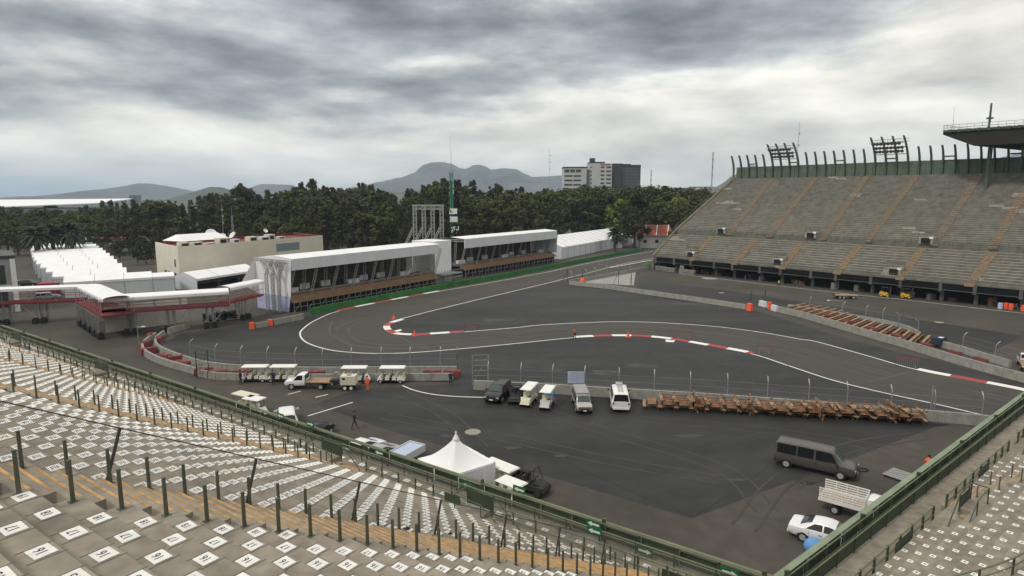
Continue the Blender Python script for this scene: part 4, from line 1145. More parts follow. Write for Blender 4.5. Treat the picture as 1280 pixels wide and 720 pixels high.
def buggy(label, loc, rz):
    root = thing('utility_buggy', label, 'buggy', loc, rz)
    b = MB(); b.hexa([(-1.4, -.7, .42), (1.45, -.66, .42), (1.45, .66, .42), (-1.4, .7, .42)], [(-1.4, -.68, .72), (1.3, -.6, .72), (1.3, .6, .72), (-1.4, .68, .72)]); b.hexa([(.55, -.62, .72), (1.4, -.55, .70), (1.4, .55, .70), (.55, .62, .72)], [(.6, -.55, 1.0), (1.25, -.45, .86), (1.25, .45, .86), (.6, .55, 1.0)]); b.build('body', M['plastic'], root)
    b = MB()
    for s in (-1, 1): b.box((-.95, s * .68, .92), (1.0, .05, .36))
    b.box((-1.44, 0, .92), (.05, 1.36, .36)); b.box((-.46, 0, .92), (.05, 1.36, .36)); b.build('cargo_bed', M['plastic'], root)
    b = MB()
    for s in (-1, 1):
        b.path([(.75, s * .6, .95), (.35, s * .55, 1.85), (-.45, s * .55, 1.85), (-.5, s * .62, .8)], .035)
        b.tube((-.05, s * .58, .7), (-.05, s * .55, 1.85), .03)
    for x in (.35, -.45): b.tube((x, -.55, 1.85), (x, .55, 1.85), .035)
    b.build('roll_cage', M['dark_steel'], root)
    b = MB(); b.box((-.05, 0, 1.89), (.95, 1.15, .04)); b.build('roof', M['plastic'], root)
    for s in (-.32, .32):
        b = MB(); b.box((-.1, s, .82), (.48, .5, .14)); b.box((-.34, s, 1.1), (.12, .5, .5)); b.build('seat', M['dark_steel'], root)
    b = MB(); b.lathe([(.16, -.012), (.18, 0), (.16, .012)], n=10); o = b.build('steering_wheel', M['plastic'], root); o.location = (.4, .3, 1.15)
    for x in (-.95, 1.0):
        for s in (-1, 1): wheel(root, x, s * .64, .33, .26, 'dark_steel')
    return root
buggy('black utility buggy with roll cage between the dark car and cream golf cart', P(645, 501.5), -PI/2 - .1)
buggy('black utility buggy with roll cage parked right of the white pagoda tent', P(663, 614), -.55)
def trailer_gen():
    root = thing('generator_trailer', 'cream generator on a two-axle trailer behind the worker in orange', 'generator', P(437, 486), 0)
    b = MB(); b.box((0, 0, .55), (2.6, 1.1, .14)); b.beam((-1.3, 0, .5), (-2.3, 0, .45), .12, .1); b.build('chassis', M['dark_steel'], root)
    b = MB(); b.hexa([(-.9, -.6, .62), (.85, -.6, .62), (.85, .6, .62), (-.9, .6, .62)], [(-.9, -.58, 1.62), (.8, -.58, 1.62), (.8, .58, 1.62), (-.9, .58, 1.62)]); b.build('canopy', M['cream_cart'], root)
    b = MB(); b.box((-.5, -.605, 1.35), (.35, .02, .2)); b.box((0, 0, 1.64), (.5, .3, .05)); b.build('vent', M['plastic'], root)
    b = MB(); b.box((-1.7, 0, .85), (.9, .9, .55)); b.build('tool_box', M['plastic'], root)
    b = MB(); b.tube((-1.9, 0, 1.1), (-1.4, 0, 1.9), .05); b.box((-1.45, 0, 1.85), (.5, .35, .25)); b.build('lamp_mast', M['galv'], root)
    for x in (-.35, .35):
        for s in (-1, 1): wheel(root, x, s * .62, .28, .18, 'white')
trailer_gen()
def box_trailer(label, loc, rz):
    root = thing('open_trailer', label, 'trailer', loc, rz)
    b = MB(); b.box((0, 0, .55), (2.6, 1.6, .12)); b.build('floor', M['galv'], root)
    for s in (-1, 1):
        b = MB(); b.box((0, s * .82, .9), (2.6, .05, .6)); b.build('side_wall', M['canvas_grey'], root)
        b = MB(); b.box((s * 1.32, 0, .9), (.05, 1.66, .6)); b.build('end_wall', M['canvas_grey'], root)
    b = MB(); b.box((0, 0, 1.08), (2.45, 1.5, .04)); b.build('tarpaulin', M['sheet_blue'], root)
    for s in (-1, 1): wheel(root, -.2, s * .98, .3, .2)
    b = MB(); b.beam((1.3, 0, .5), (2.2, 0, .42), .1, .08); b.build('drawbar', M['dark_steel'], root)
box_trailer('silver open trailer with pale load right beside the pagoda tent', P(515, 574) - LS.n * .5, R_(60))
box_trailer('white square trailer between parked sedans and silver trailer', P(499, 572), R_(-25)) if False else None
def flat_trailer(label, loc, rz, m='wood_pale'):
    root = thing('flat_trailer', label, 'trailer', loc, rz)
    b = MB(); b.box((0, 0, .75), (4.6, 2.1, .14)); b.build('deck', M[m], root)
    b = MB(); b.box((0, 0, .58), (4.8, .9, .18)); b.beam((2.3, 0, .6), (3.7, 0, .5), .14, .12); b.build('chassis', M['dark_steel'], root)
    b = MB(); b.box((-2.3, 0, .95), (.1, 1.2, .3)); b.build('head_rack', M['dark_steel'], root)
    for x in (-1.3, -.5, 1.4):
        for s in (-1, 1): wheel(root, x, s * .85, .36, .22)
flat_trailer('empty flatbed trailer standing alone in front of the far grandstand', P(1056, 373), -.15)
def forklift(px, py, label):
    root = thing('forklift', label, 'forklift', P(px, py), -.75)
    b = MB(); b.hexa([(-1.2, -.6, .35), (.7, -.6, .35), (.7, .6, .35), (-1.2, .6, .35)], [(-1.1, -.55, 1.15), (.3, -.55, .9), (.3, .55, .9), (-1.1, .55, 1.15)]); b.build('body', M['yellow'], root)
    b = MB()
    for s in (-1, 1): b.path([(.6, s * .5, .7), (.35, s * .5, 2.05), (-.8, s * .5, 2.05), (-.95, s * .5, 1.1)], .05)
    b.build('cage', M['plastic'], root)
    b = MB(); b.box((-.25, 0, 2.1), (1.2, 1.1, .06)); b.build('roof', M['plastic'], root)
    b = MB()
    for s in (-1, 1): b.beam((.85, s * .32, .1), (.85, s * .32, 2.3), .1, .12)
    for z in (.4, 1.2, 2.2): b.beam((.85, -.32, z), (.85, .32, z), .08, .08)
    b.build('mast', M['dark_steel'], root)
    for s in (-1, 1):
        b = MB(); b.box((1.45, s * .28, .12), (1.1, .12, .05)); b.build('fork', M['dark_steel'], root)
    b = MB(); b.box((-.3, 0, 1.15), (.5, .5, .12)); b.box((-.55, 0, 1.4), (.1, .5, .45)); b.build('seat', M['plastic'], root)
    for x in (-.75, .45):
        for s in (-1, 1): wheel(root, x, s * .52, .33, .22, 'yellow')
forklift(1107, 371, 'yellow forklift parked under the far grandstand, left one')
forklift(1134, 373, 'yellow forklift under the far grandstand, right beside the other')
# bicycle
def bicycle():
    c = P(1160, 526); root = thing('bicycle', 'black bicycle leaning on the barrier at the right end of picnic tables', 'bicycle', c, az(P(1196, 528.5) - P(1060, 517)))
    for x in (-.53, .53):
        b = MB(); n = 20
        for k in range(n):
            a, a2 = 2 * PI * k / n, 2 * PI * (k + 1) / n
            b.tube((x + .33 * math.cos(a), 0, .34 + .33 * math.sin(a)), (x + .33 * math.cos(a2), 0, .34 + .33 * math.sin(a2)), .03, n=5)
        w = b.build('wheel', M['rubber'], root)
        b = MB()
        for k in range(8): b.tube((x, 0, .34), (x + .31 * math.cos(k * PI / 4), 0, .34 + .31 * math.sin(k * PI / 4)), .006, n=3)
        b.build('spokes', M['galv'], w)
    b = MB(); A, B_, C_, D_ = (-.53, 0, .34), (-.05, 0, .3), (-.2, 0, .85), (.38, 0, .82)
    for p, q in ((A, B_), (A, C_), (B_, C_), (B_, D_), (C_, D_), ((.53, 0, .34), (.36, 0, .95))): b.tube(p, q, .022)
    b.build('frame', M['plastic'], root)
    b = MB(); b.tube((.36, -.28, 1.0), (.36, .28, 1.0), .018); b.build('handlebar', M['plastic'], root)
    b = MB(); b.box((-.22, 0, .92), (.26, .13, .06)); b.build('saddle', M['plastic'], root)
bicycle()
# pale blue sheet board on barrier
root = thing('sheet_board', 'pale blue corrugated sheet board standing on the barrier behind the silver van', 'board', P(720, 492.5) + Vector((0, .3, 0)), -.05)
b = MB()
for k in range(4): b.box((0, 0, 1.32 + k * .34), (1.85, .05, .32))
b.build('panel', M['sheet_blue'], root)
b = MB()
for s in (-.8, .8): b.beam((s, .06, 0), (s, .06, 2.5), .06, .06)
b.build('leg', M['galv'], root)
# blue bundle by the white sedan
b = MB(); b.lathe([(.45, 0), (.62, .25), (.55, .55), (.3, .78), (.08, .84)], n=12); o = b.build('covered_bundle', M['blue'], smooth=True); o.location = P(1016, 690) + Vector((.1, .1, 0)); tag(o, 'round blue covered bundle beside the white sedan', 'bundle')
# grey metal sheet by the parapet, navy item at end of timbers
root = thing('metal_pallet', 'grey ribbed metal pallet lying by the right parapet near the red shirted worker', 'pallet', P(1128, 597), .6)
b = MB()
for k in range(5): b.box((-.8 + k * .4, 0, .16), (.3, 2.2, .05))
b.build('deck', M['galv'], root)
b = MB()
for s in (-.9, 0, .9): b.box((0, s, .07), (2.0, .12, .13))
b.build('bearer', M['dark_steel'], root)
root = thing('pallet_jack', 'navy blue cart with white lid at the end of the striped timbers', 'cart', P(1173, 433), .5)
b = MB(); b.box((0, 0, .9), (1.8, 1.3, .9)); b.build('tub', M['navy'], root)
b = MB(); b.box((.1, -.2, 1.38), (.7, .5, .06)); b.build('lid', M['white'], root)
for x in (-.6, .6):
    for s in (-1, 1): wheel(root, x, s * .55, .22, .12)
root = thing('drain_hose', 'small coil of black hose on the asphalt ahead of the grey van', 'hose', P(1078, 588))
b = MB(); n = 18
b.path([Vector((.35 * math.cos(k * .6) * (1 + .02 * k), .3 * math.sin(k * .6), .03 + .002 * k)) for k in range(26)], .025); b.build('coil', M['rubber'], root)

# ------------------------------------------------------------------ hospitality stands along the straight
def truss(b, a, c, w=.5, r=.045, bays=None, mi=0):
    """square lattice beam from a to c"""
    a = Vector(a); c = Vector(c); d = c - a; L = d.length; d.normalize()
    up = Vector((0, 0, 1)) if abs(d.z) < .9 else Vector((1, 0, 0))
    x = d.cross(up).normalized() * w / 2; y = x.cross(d).normalized() * w / 2
    n = bays or max(2, int(L / (w * 1.1)))
    cs = [x + y, x - y, -x - y, -x + y]
    for q in cs: b.tube(a + q, c + q, r, n=4, mi=mi)
    for k in range(n):
        p0 = a.lerp(c, k / n); p1 = a.lerp(c, (k + 1) / n)
        for i in range(4):
            q, q2 = cs[i], cs[(i + 1) % 4]
            b.tube(p0 + (q if k % 2 else q2), p1 + (q2 if k % 2 else q), r * .7, n=3, mi=mi)
def hospitality(label, A, B, depth, ztop, fascia, zdeck, bays, deck_out, back_cols=True):
    u = (B - A).normalized(); n = Vector((-u.y, u.x, 0)); L = (B - A).length    # n points away from track (left)
    root = thing('hospitality_stand', label, 'grandstand', A, 0)
    def W(s, d, z): v = A + u * s + n * d; return Vector((v.x, v.y, z))
    b = MB(); 
    rise = .25
    seg = 6
    for k in range(seg):
        s0, s1 = L * k / seg, L * (k + 1) / seg; sag = .0
        b.poly([W(s0, -.4, ztop), W(s1, -.4, ztop), W(s1, depth * .45, ztop + .35), W(s0, depth * .45, ztop + .35)])
        b.poly([W(s0, depth * .45, ztop + .35), W(s1, depth * .45, ztop + .35), W(s1, depth, ztop - .2), W(s0, depth, ztop - .2)])
        b.tube(W(s1, -.4, ztop + .04), W(s1, depth * .45, ztop + .39), .05, n=4)
    b.build('roof', M['canvas'], root, world=True)
    b = MB(); b.hexa([W(0, -.42, ztop - fascia), W(L, -.42, ztop - fascia), W(L, -.2, ztop - fascia), W(0, -.2, ztop - fascia)], [W(0, -.42, ztop - .02), W(L, -.42, ztop - .02), W(L, -.2, ztop - .02), W(0, -.2, ztop - .02)])
    b.build('fascia', M['canvas_grey'], root, world=True)  # greyer canvas than the roof, its shade put into the colour
    b = MB()
    for k in range(bays + 1):
        s = L * k / bays
        truss(b, W(s, 3.2, zdeck), W(s, 2.6, ztop - .2), .5, .04)
        truss(b, W(s, 1.1, zdeck), W(s + 1.1, -.02, ztop - fascia * .5), .4, .04) 
        truss(b, W(s, -.1, ztop - .5), W(s, depth - .1, ztop - .5), .5, .04, 8)
    b.build('column', M['alu'], root, world=True)
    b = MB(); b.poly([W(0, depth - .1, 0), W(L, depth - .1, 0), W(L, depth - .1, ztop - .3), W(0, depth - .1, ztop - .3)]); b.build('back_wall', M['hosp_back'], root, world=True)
    b = MB(); b.hexa([W(0, 1.4, zdeck - .2), W(L, 1.4, zdeck - .2), W(L, depth - .2, zdeck - .2), W(0, depth - .2, zdeck - .2)], [W(0, 1.4, zdeck + .25), W(L, 1.4, zdeck + .25), W(L, depth - .2, zdeck + .25), W(0, depth - .2, zdeck + .25)]); b.build('floor', M['conc_dark'], root, world=True)
    # stepped brown deck in front
    b = MB()
    for k in range(4):
        d0, d1, z = -deck_out + k * .75, -deck_out + (k + 1) * .75, zdeck - .9 + k * .35
        b.hexa([W(0, d0, z - .12), W(L, d0, z - .12), W(L, d1, z - .12), W(0, d1, z - .12)], [W(0, d0, z), W(L, d0, z), W(L, d1, z), W(0, d1, z)])
        b.hexa([W(0, d1 - .35, z + .02), W(L, d1 - .35, z + .02), W(L, d1 - .05, z + .02), W(0, d1 - .05, z + .02)], [W(0, d1 - .35, z + .34), W(L, d1 - .35, z + .34), W(L, d1 - .05, z + .34), W(0, d1 - .05, z + .34)])
    b.build('deck', M['deck'], root, world=True)
    b = MB(); b.poly([W(0, .6, 0), W(L, .6, 0), W(L, .6, zdeck - .3), W(0, .6, zdeck - .3)]); b.build('under_deck_shade', M['black'], root, world=True)  # black sheet stands in for the shade below the deck
    b = MB(); m = int(L / 1.5)
    for k in range(m + 1):
        s = L * k / m
        b.tube(W(s, -deck_out + .1, 0), W(s, -deck_out + .1, zdeck - 1.0), .045, n=4)
        b.tube(W(s, -deck_out + 1.6, 0), W(s, -deck_out + 1.6, zdeck - .4), .045, n=4)
        if k < m and k % 2 == 0: b.tube(W(s, -deck_out + .1, .1), W(L * (k + 1) / m, -deck_out + .1, zdeck - 1.1), .035, n=4)
    b.tube(W(0, -deck_out + .1, zdeck * .35), W(L, -deck_out + .1, zdeck * .35), .035, n=4)
    b.build('scaffold', M['galv'], root, world=True)
    b = MB(); rz = az(u)
    for k in range(bays):
        s = L * (k + .5) / bays
        if k % 3 == 0: b.box(W(s, 3.9, zdeck + .75), (3.2, .9, .9), rz)
        else: b.box(W(s - .8, 5.5, zdeck + .9), (2.4, .5, 1.1), rz)
    b.build('counter', M['canvas_grey'], root, world=True)
    b = MB()
    b.tube(W(0, -.2, zdeck + 1.0), W(L, -.2, zdeck + 1.0), .03, n=4)
    b.build('deck_rail', M['galv'], root, world=True)
    return root, W, L
A1, B1_ = P(366, 391), P(548, 357)
h1, W1, L1 = hospitality('long white roofed hospitality stand, left one, with wrapped left end', A1, B1_, 10.5, 10.2, 2.15, 2.9, 8, .6)
b = MB()     # wrapped end
for (d0, d1, m) in ((-.3, 10.4, 0),):
    b.poly([W1(-.12, 10.5, 0), W1(-.12, 1.0, 0), W1(-.12, .2, 3.0), W1(-.12, 10.5, 3.0)], 1)
    b.poly([W1(-.12, 10.5, 3.01), W1(-.12, .2, 3.01), W1(-.12, -.42, 10.15), W1(-.12, 5, 10.55), W1(-.12, 10.5, 9.9)], 0)
    b.poly([W1(-.12, 10.5, 3.0), W1(-3.5, 10.5, 5.2), W1(-.12, 10.5, 9.9)], 0)
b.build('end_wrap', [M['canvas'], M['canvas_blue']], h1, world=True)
b = MB()
for d in (2.0, 3.8, 5.6):
    truss(b, W1(-1.3, d, 0), W1(-1.3, d, 7.2), .45, .05); truss(b, W1(-1.3, d, 7.2), W1(-.6, d - 1.2, 9.8), .4, .05); truss(b, W1(-1.3, d, 7.2), W1(-.6, d + 2.2, 9.8), .4, .05)
truss(b, W1(-1.3, -.2, 9.9), W1(-1.3, 9, 9.9), .4, .05)
b.build('end_truss', M['alu'], h1, world=True)
h2, W2, L2 = hospitality('white roofed hospitality stand, right one, nearer the mast', P(580, 347), P(694.5, 327.5), 10.0, 10.4, 2.5, 3.0, 7, .6)
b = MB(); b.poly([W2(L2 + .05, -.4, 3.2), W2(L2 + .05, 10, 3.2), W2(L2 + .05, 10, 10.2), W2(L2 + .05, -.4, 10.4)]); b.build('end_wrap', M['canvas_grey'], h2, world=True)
# white wrapped stair tower between the stands
uu = (B1_ - A1).normalized(); nn_ = Vector((-uu.y, uu.x, 0))
c = B1_ + uu * 5.0 + nn_ * 6.2
root = thing('stair_tower', 'white wrapped tower block between the two hospitality stands', 'tower', c, az(uu))
b = MB(); b.box((0, 0, 5.3), (6.5, 7.5, 10.6)); b.build('wrap', M['canvas'], root)
b = MB(); b.box((0, -5.3, 2.4), (7.5, 3.0, .3)); b.box((0, -6.6, 1.6), (7.5, 1.0, .25)); b.build('platform', M['galv'], root)
b = MB()
for k in range(7):
    for y in (-6.9, -4.2): b.tube((-3.6 + k * 1.2, y, 0), (-3.6 + k * 1.2, y, 3.4), .05, n=4)
for z in (1.0, 2.4, 3.4): b.tube((-3.6, -6.9, z), (3.6, -6.9, z), .05, n=4)
b.build('scaffold', M['galv'], root)
# truss gantry behind
root = thing('truss_gantry', 'aluminium lattice gantry with four uprights rising behind the hospitality stands', 'gantry', PD(536.5, 192, 0), 0)
gx = [-4.1, -1.35, 1.35, 4.1]
zt = HZ(256.5, 192)
for k, x in enumerate(gx):
    b = MB(); truss(b, (x, 0, 0), (x, 0, zt), .95, .11, 18); b.build('upright', M['alu'], root)
    b = MB(); truss(b, (x - 3.6, -1.0, zt * .30), (x - .4, -.5, zt * .64), .55, .08, 8); b.build('brace', M['alu'], root)
b = MB(); truss(b, (gx[0] - .6, 0, zt - .6), (gx[-1] + .6, 0, zt - .6), 1.2, .10, 14); b.build('header', M['alu'], root)
# green mast with white panels
mc = PD(565.5, 222, 0); root = thing('radio_mast', 'tall slim green lattice mast with white boxes behind the gantry', 'mast', mc)
zm = HZ(187, 222)
b = MB(); truss(b, (0, 0, 0), (0, 0, zm - 8), .9, .13, 50); b.tube((0, 0, zm - 8), (0, 0, zm), .09, .04); b.tube((0, 0, zm), (0, 0, zm + 5), .03)
b.build('lattice', M['mast_green'], root)
for z, s in ((HZ(264, 222), 0), (HZ(274, 222), .1), (HZ(287, 222), .5)):
    b = MB(); b.box((.6 + s, -.8, z), (2.7, .8, 1.9 if s < .3 else 2.2)); b.build('antenna_box', M['white'], root)
b = MB()
for z in (HZ(225, 222), HZ(232, 222), HZ(240, 222), HZ(214, 222)):
    b.box((.7, -.5, z), (.5, .3, 1.6)); b.box((-.6, .3, z - .6), (.4, .3, 1.3))
b.build('aerial', M['galv'], root)

# ------------------------------------------------------------------ tents
def gable_tent(label, A, B, depth, eave, ridge, group=None, name='marquee_tent', wall='canvas_grey', open_front=False, overhang=.15, bay=5.0):
    u = (B - A).normalized(); n = Vector((-u.y, u.x, 0)); L = (B - A).length
    root = thing(name, label, 'tent', A, 0, group)
    def W(s, d, z): v = A + u * s + n * d; return Vector((v.x, v.y, z))
    b = MB(); nb = max(1, int(L / bay))
    for k in range(nb):
        s0, s1 = L * k / nb, L * (k + 1) / nb
        b.poly([W(s0, -overhang, eave), W(s1, -overhang, eave), W(s1, depth / 2, ridge), W(s0, depth / 2, ridge)])
        b.poly([W(s0, depth / 2, ridge), W(s1, depth / 2, ridge), W(s1, depth + overhang, eave), W(s0, depth + overhang, eave)])
        b.tube(W(s0, -overhang, eave + .04), W(s0, depth / 2, ridge + .04), .06, n=4); b.tube(W(s1, -overhang, eave + .04), W(s1, depth / 2, ridge + .04), .06, n=4)
    b.build('roof', M['canvas'], root, world=True)
    b = MB()
    b.poly([W(0, 0, 0), W(0, depth, 0), W(0, depth, eave), W(0, depth / 2, ridge - .02), W(0, 0, eave)]); b.poly([W(L, 0, 0), W(L, depth, 0), W(L, depth, eave), W(L, depth / 2, ridge - .02), W(L, 0, eave)])
    b.poly([W(0, depth, 0), W(L, depth, 0), W(L, depth, eave), W(0, depth, eave)])
    if not open_front: b.poly([W(0, 0, 0), W(L, 0, 0), W(L, 0, eave), W(0, 0, eave)])
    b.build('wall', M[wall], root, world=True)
    b = MB(); b.hexa([W(0, -overhang - .02, eave - .5), W(L, -overhang - .02, eave - .5), W(L, -overhang + .05, eave - .5), W(0, -overhang + .05, eave - .5)], [W(0, -overhang - .02, eave), W(L, -overhang - .02, eave), W(L, -overhang + .05, eave), W(0, -overhang + .05, eave)])
    b.build('valance', M['canvas'], root, world=True)
    b = MB()
    for k in range(nb + 1): b.tube(W(L * k / nb, -.03, 0), W(L * k / nb, -.03, eave), .06, n=4)
    b.build('leg', M['galv'], root, world=True)
    return root
gable_tent('long white gabled tent at the end of the track straight', P(702, 324), P(789, 306), 17, 4.2, 7.4)
# left rows of long tents, one behind another
a0 = Vector((-93.0, 131.5, 0)); b0 = Vector((-77.5, 141.5, 0)); du = (b0 - a0).normalized(); dn_ = Vector((-.60, .80, 0))
place_words = ['first in front', 'second', 'third', 'fourth', 'fifth', 'sixth', 'seventh', 'eighth', 'ninth', 'tenth', 'eleventh', 'twelfth', 'thirteenth', 'fourteenth', 'fifteenth', 'sixteenth', 'seventeenth', 'rearmost']
pl_ = [79, 65, 57, 50, 45, 42, 40, 39, 38, 40, 45, 50, 55, 58, 60, 63, 66, 70]; pr_ = [190, 158, 152, 146, 141, 136, 131, 127, 123, 119, 116, 113, 110, 107, 104, 102, 100, 98]
def px_of(v): return visible(v, 1e9)[0]
for k in range(18):
    A = PD(pl_[k], 129.5 + 9.0 * k, 4.2); A.z = 0; L_ = 4
    while px_of(Vector((A.x + du.x * L_, A.y + du.y * L_, 4.2))) < pr_[k] and L_ < 60: L_ += .25
    gable_tent('white paddock tent, %s of the long row on the left' % place_words[k], A, A + du * L_, 9.2, 3.9, 4.75, 'paddock tents on the left', open_front=False)
    if k == 0: tend = A + du * L_
gable_tent('small white tent block right of the front paddock tent', tend + du * .5 - Vector((0, 1, 0)), tend + du * 4.8 - Vector((0, 1, 0)), 6, 4.0, 4.6)
gable_tent('white open sided tent between beige building and hospitality stand', P(247, 363), P(322, 350), 8, 2.7, 4.1, open_front=True)

# white pagoda tent
e1, e2, e3 = P(524, 572, 2.5), P(585, 594, 2.5), P(622, 577, 2.5)
ctr = Vector((-4.15, 44.1, 0)); rzp = R_(38)
root = thing('pagoda_tent', 'white pointed pagoda tent with finial standing behind the left railing', 'tent', ctr, rzp)
S2 = 2.1
b = MB(); NL = 8; rings = []
for j in range(NL + 1):
    t = j / NL; hw = S2 * (1 - t) ** 1.0 * 1.0 + .16 * t; z = 2.45 + 1.62 * (t ** 1.7)
    ring = []
    for i in range(4):
        for k in range(6):
            a = i * PI / 2 + PI / 4; c0 = Vector((math.cos(a), math.sin(a))) * math.sqrt(2); c1 = Vector((math.cos(a + PI/2), math.sin(a + PI/2))) * math.sqrt(2)
            q = c0.lerp(c1, k / 6) * hw; sag = .06 * math.sin(PI * k / 6) * (1 - t)
            ring.append((q.x, q.y, z - sag))
    rings.append(ring)
i0 = len(b.v); n = 24
for r in rings: b.v += r
for j in range(NL):
    for k in range(n):
        k2 = (k + 1) % n; b.f.append((i0 + j*n + k, i0 + j*n + k2, i0 + (j+1)*n + k2, i0 + (j+1)*n + k)); b.m.append(0)
b.build('canopy', M['canvas'], root, smooth=True)
b = MB(); b.lathe([(.17, 4.02), (.26, 4.08), (.26, 4.14), (.16, 4.32), (.07, 4.48), (.05, 4.55)], n=14); b.lathe([(.02, 4.53), (.08, 4.58), (.07, 4.66), (.03, 4.7), (.02, 4.76)], n=10); b.build('finial', M['canvas'], root, smooth=True)
for i in range(4):
    b = MB(); a = i * PI / 2; ca, sa = math.cos(a), math.sin(a); m = 26; fr_ = []
    if i == 1: continue
    for k in range(m + 1):
        y = -S2 + 2 * S2 * k / m; fold = .035 * math.sin(k * 2.3) + .02 * math.sin(k * 5.1)
        fr_.append(((S2 - .03 + fold * .4, y, 2.5), (S2 - .08 + fold * 2.2, y, .02)))
    rot = lambda p: (p[0] * ca - p[1] * sa, p[0] * sa + p[1] * ca, p[2])
    for p, q in zip(fr_, fr_[1:]): b.poly([rot(p[0]), rot(p[1]), rot(q[1]), rot(q[0])])
    b.build('side_curtain', M['canvas'], root)
b = MB()
for x in (-1, 1):
    for y in (-1, 1): b.tube((x * (S2 - .08), y * (S2 - .08), 0), (x * (S2 - .08), y * (S2 - .08), 2.5), .045)
b.build('leg', M['galv'], root)

# ------------------------------------------------------------------ raised red footbridge with white canopy
def bridge(label, A, B, zd, zc, w, supports, vault=True, braces=True):
    u = (B - A).normalized(); n = Vector((-u.y, u.x, 0)); L = (B - A).length
    root = thing('covered_footbridge', label, 'footbridge', A)
    def W(s, d, z): v = A + u * s + n * d; return Vector((v.x, v.y, z))
    b = MB(); b.hexa([W(0, 0, zd - .3), W(L, 0, zd - .3), W(L, w, zd - .3), W(0, w, zd - .3)], [W(0, 0, zd), W(L, 0, zd), W(L, w, zd), W(0, w, zd)]); b.build('deck', M['red_roof'], root, world=True)
    b = MB()
    for d in (-.03, w + .03):
        b.beam(W(0, d, zd - .05), W(L, d, zd - .05), .05, .24)
        b.tube(W(0, d, zd + 1.0), W(L, d, zd + 1.0), .04)
    b.build('side_rail', M['red_rail'], root, world=True)
    b = MB(); m = 8
    pr = [(w / 2 - math.cos(PI * k / m) * (w / 2 + .35), zc + (math.sin(PI * k / m)) * (.38 if vault else .12)) for k in range(m + 1)]
    for (d0, z0), (d1, z1) in zip(pr, pr[1:]): b.poly([W(0, d0, z0), W(L, d0, z0), W(L, d1, z1), W(0, d1, z1)])
    for (d0, z0), (d1, z1) in zip(pr, pr[1:]): b.poly([W(0, d0, z0 - .06), W(L, d0, z0 - .06), W(L, d1, z1 - .06), W(0, d1, z1 - .06)])
    b.poly([W(0, -.36, zc - .4), W(L, -.36, zc - .4), W(L, -.36, zc + .01), W(0, -.36, zc + .01)])
    b.build('canopy', M['canvas'], root, world=True)
    k_ = max(2, int(L / 3.4))
    for k in range(k_ + 1):
        for d in (0, w): b = MB(); b.tube(W(L * k / k_, d, zd), W(L * k / k_, d, zc), .05, n=5); b.build('canopy_post', M['galv'], root, world=True)
    for s in supports:
        b = MB()
        for ds in (-.45, .45):
            for d in (.3, w - .3): truss(b, W(s + ds, d, 0), W(s + ds, d, zd - .3), .25, .035)
        if braces:
            for sg in (-1, 1): b.tube(W(s + sg * .5, .2, .9), W(s + sg * 2.6, .2, zd - .35), .05)
        b.build('support', M['galv'], root, world=True)
        for ds in (-.6, .6):
            b = MB(); b.box(W(s + ds, .1, .42), (.85, .85, .8), az(u)); b.box(W(s + ds, .1, .9), (.6, .6, .25), az(u)); b.build('ballast', M['rubber'], root, world=True)
    return root
Bq = P(120, 425); Be = P(300, 404)
uB = (Be - Bq).normalized()
bridge('long red footbridge with white canopy in front of the pale hoarding', Vector((-64.2, 95.5, 0)), Vector((-47.6, 103.6, 0)), 3.8, 6.0, 3.0, (4.0, 9.6, 15.4))
bridge('short wide canopied footbridge piece at the corner, pointing toward the stand', Vector((-62.4, 93.2, 0)), Vector((-75.4, 106.4, 0)), 3.8, 6.3, 4.4 * -1, (2, 5, 8.5, 12, 15.5), braces=False)
bridge('red footbridge piece with flat white canopy at the far left edge', Vector((-90.5, 103.5, 0)), Vector((-75.5, 108.2, 0)), 3.8, 6.2, 2.6, (3.5, 9.0), vault=False)
bridge('short red footbridge piece turning behind the wrapped stand end', Vector((-48.6, 105.8, 0)), Vector((-46.2, 114.5, 0)), 3.8, 6.2, 2.1, (4.0,))
# hoarding
hA, hB = P(133, 416), P(236, 402)
root = thing('hoarding_wall', 'pale cream hoarding wall standing behind the red footbridge', 'wall', hA, az(hB - hA)); Lh = (hB - hA).length
b = MB(); m = 10
for k in range(m): b.box((Lh * (k + .5) / m, 0, 2.1), (Lh / m - .02, .08, 4.2))
b.build('panel', mat('hoarding_cream', (.70, .68, .60), .8, .05, .4), root)
b = MB()
for k in range(m + 1): b.beam((Lh * k / m, .15, 0), (Lh * k / m, .15, 4.1), .1, .1)
b.build('post', M['galv'], root)
# stacks of dark equipment under the bridge end
for i, (px, py, n_) in enumerate([(262, 404, 'left'), (275, 402, 'middle'), (288, 400, 'right')]):
    root = thing('equipment_stack', 'dark stack of rolled barriers and frames under the footbridge, %s pile' % n_, 'equipment', P(px, py), .4 + i)
    b = MB()
    for k in range(9): b.tube((rnd.uniform(-.9, .9), -.9, .25 + rnd.uniform(0, 1.4)), (rnd.uniform(-.9, .9), .9, .25 + rnd.uniform(0, 1.4)), .22, n=8)
    b.build('roll', M['rubber'], root)
    b = MB()
    for x in (-1, 1):
        for y in (-.8, .8): b.tube((x, y, 0), (x, y, 2.0), .04, n=4)
    for z in (.7, 1.9):
        b.path([(-1, -.8, z), (1, -.8, z), (1, .8, z), (-1, .8, z), (-1, -.8, z)], .03, n=4)
    b.build('rack', M['galv'], root)

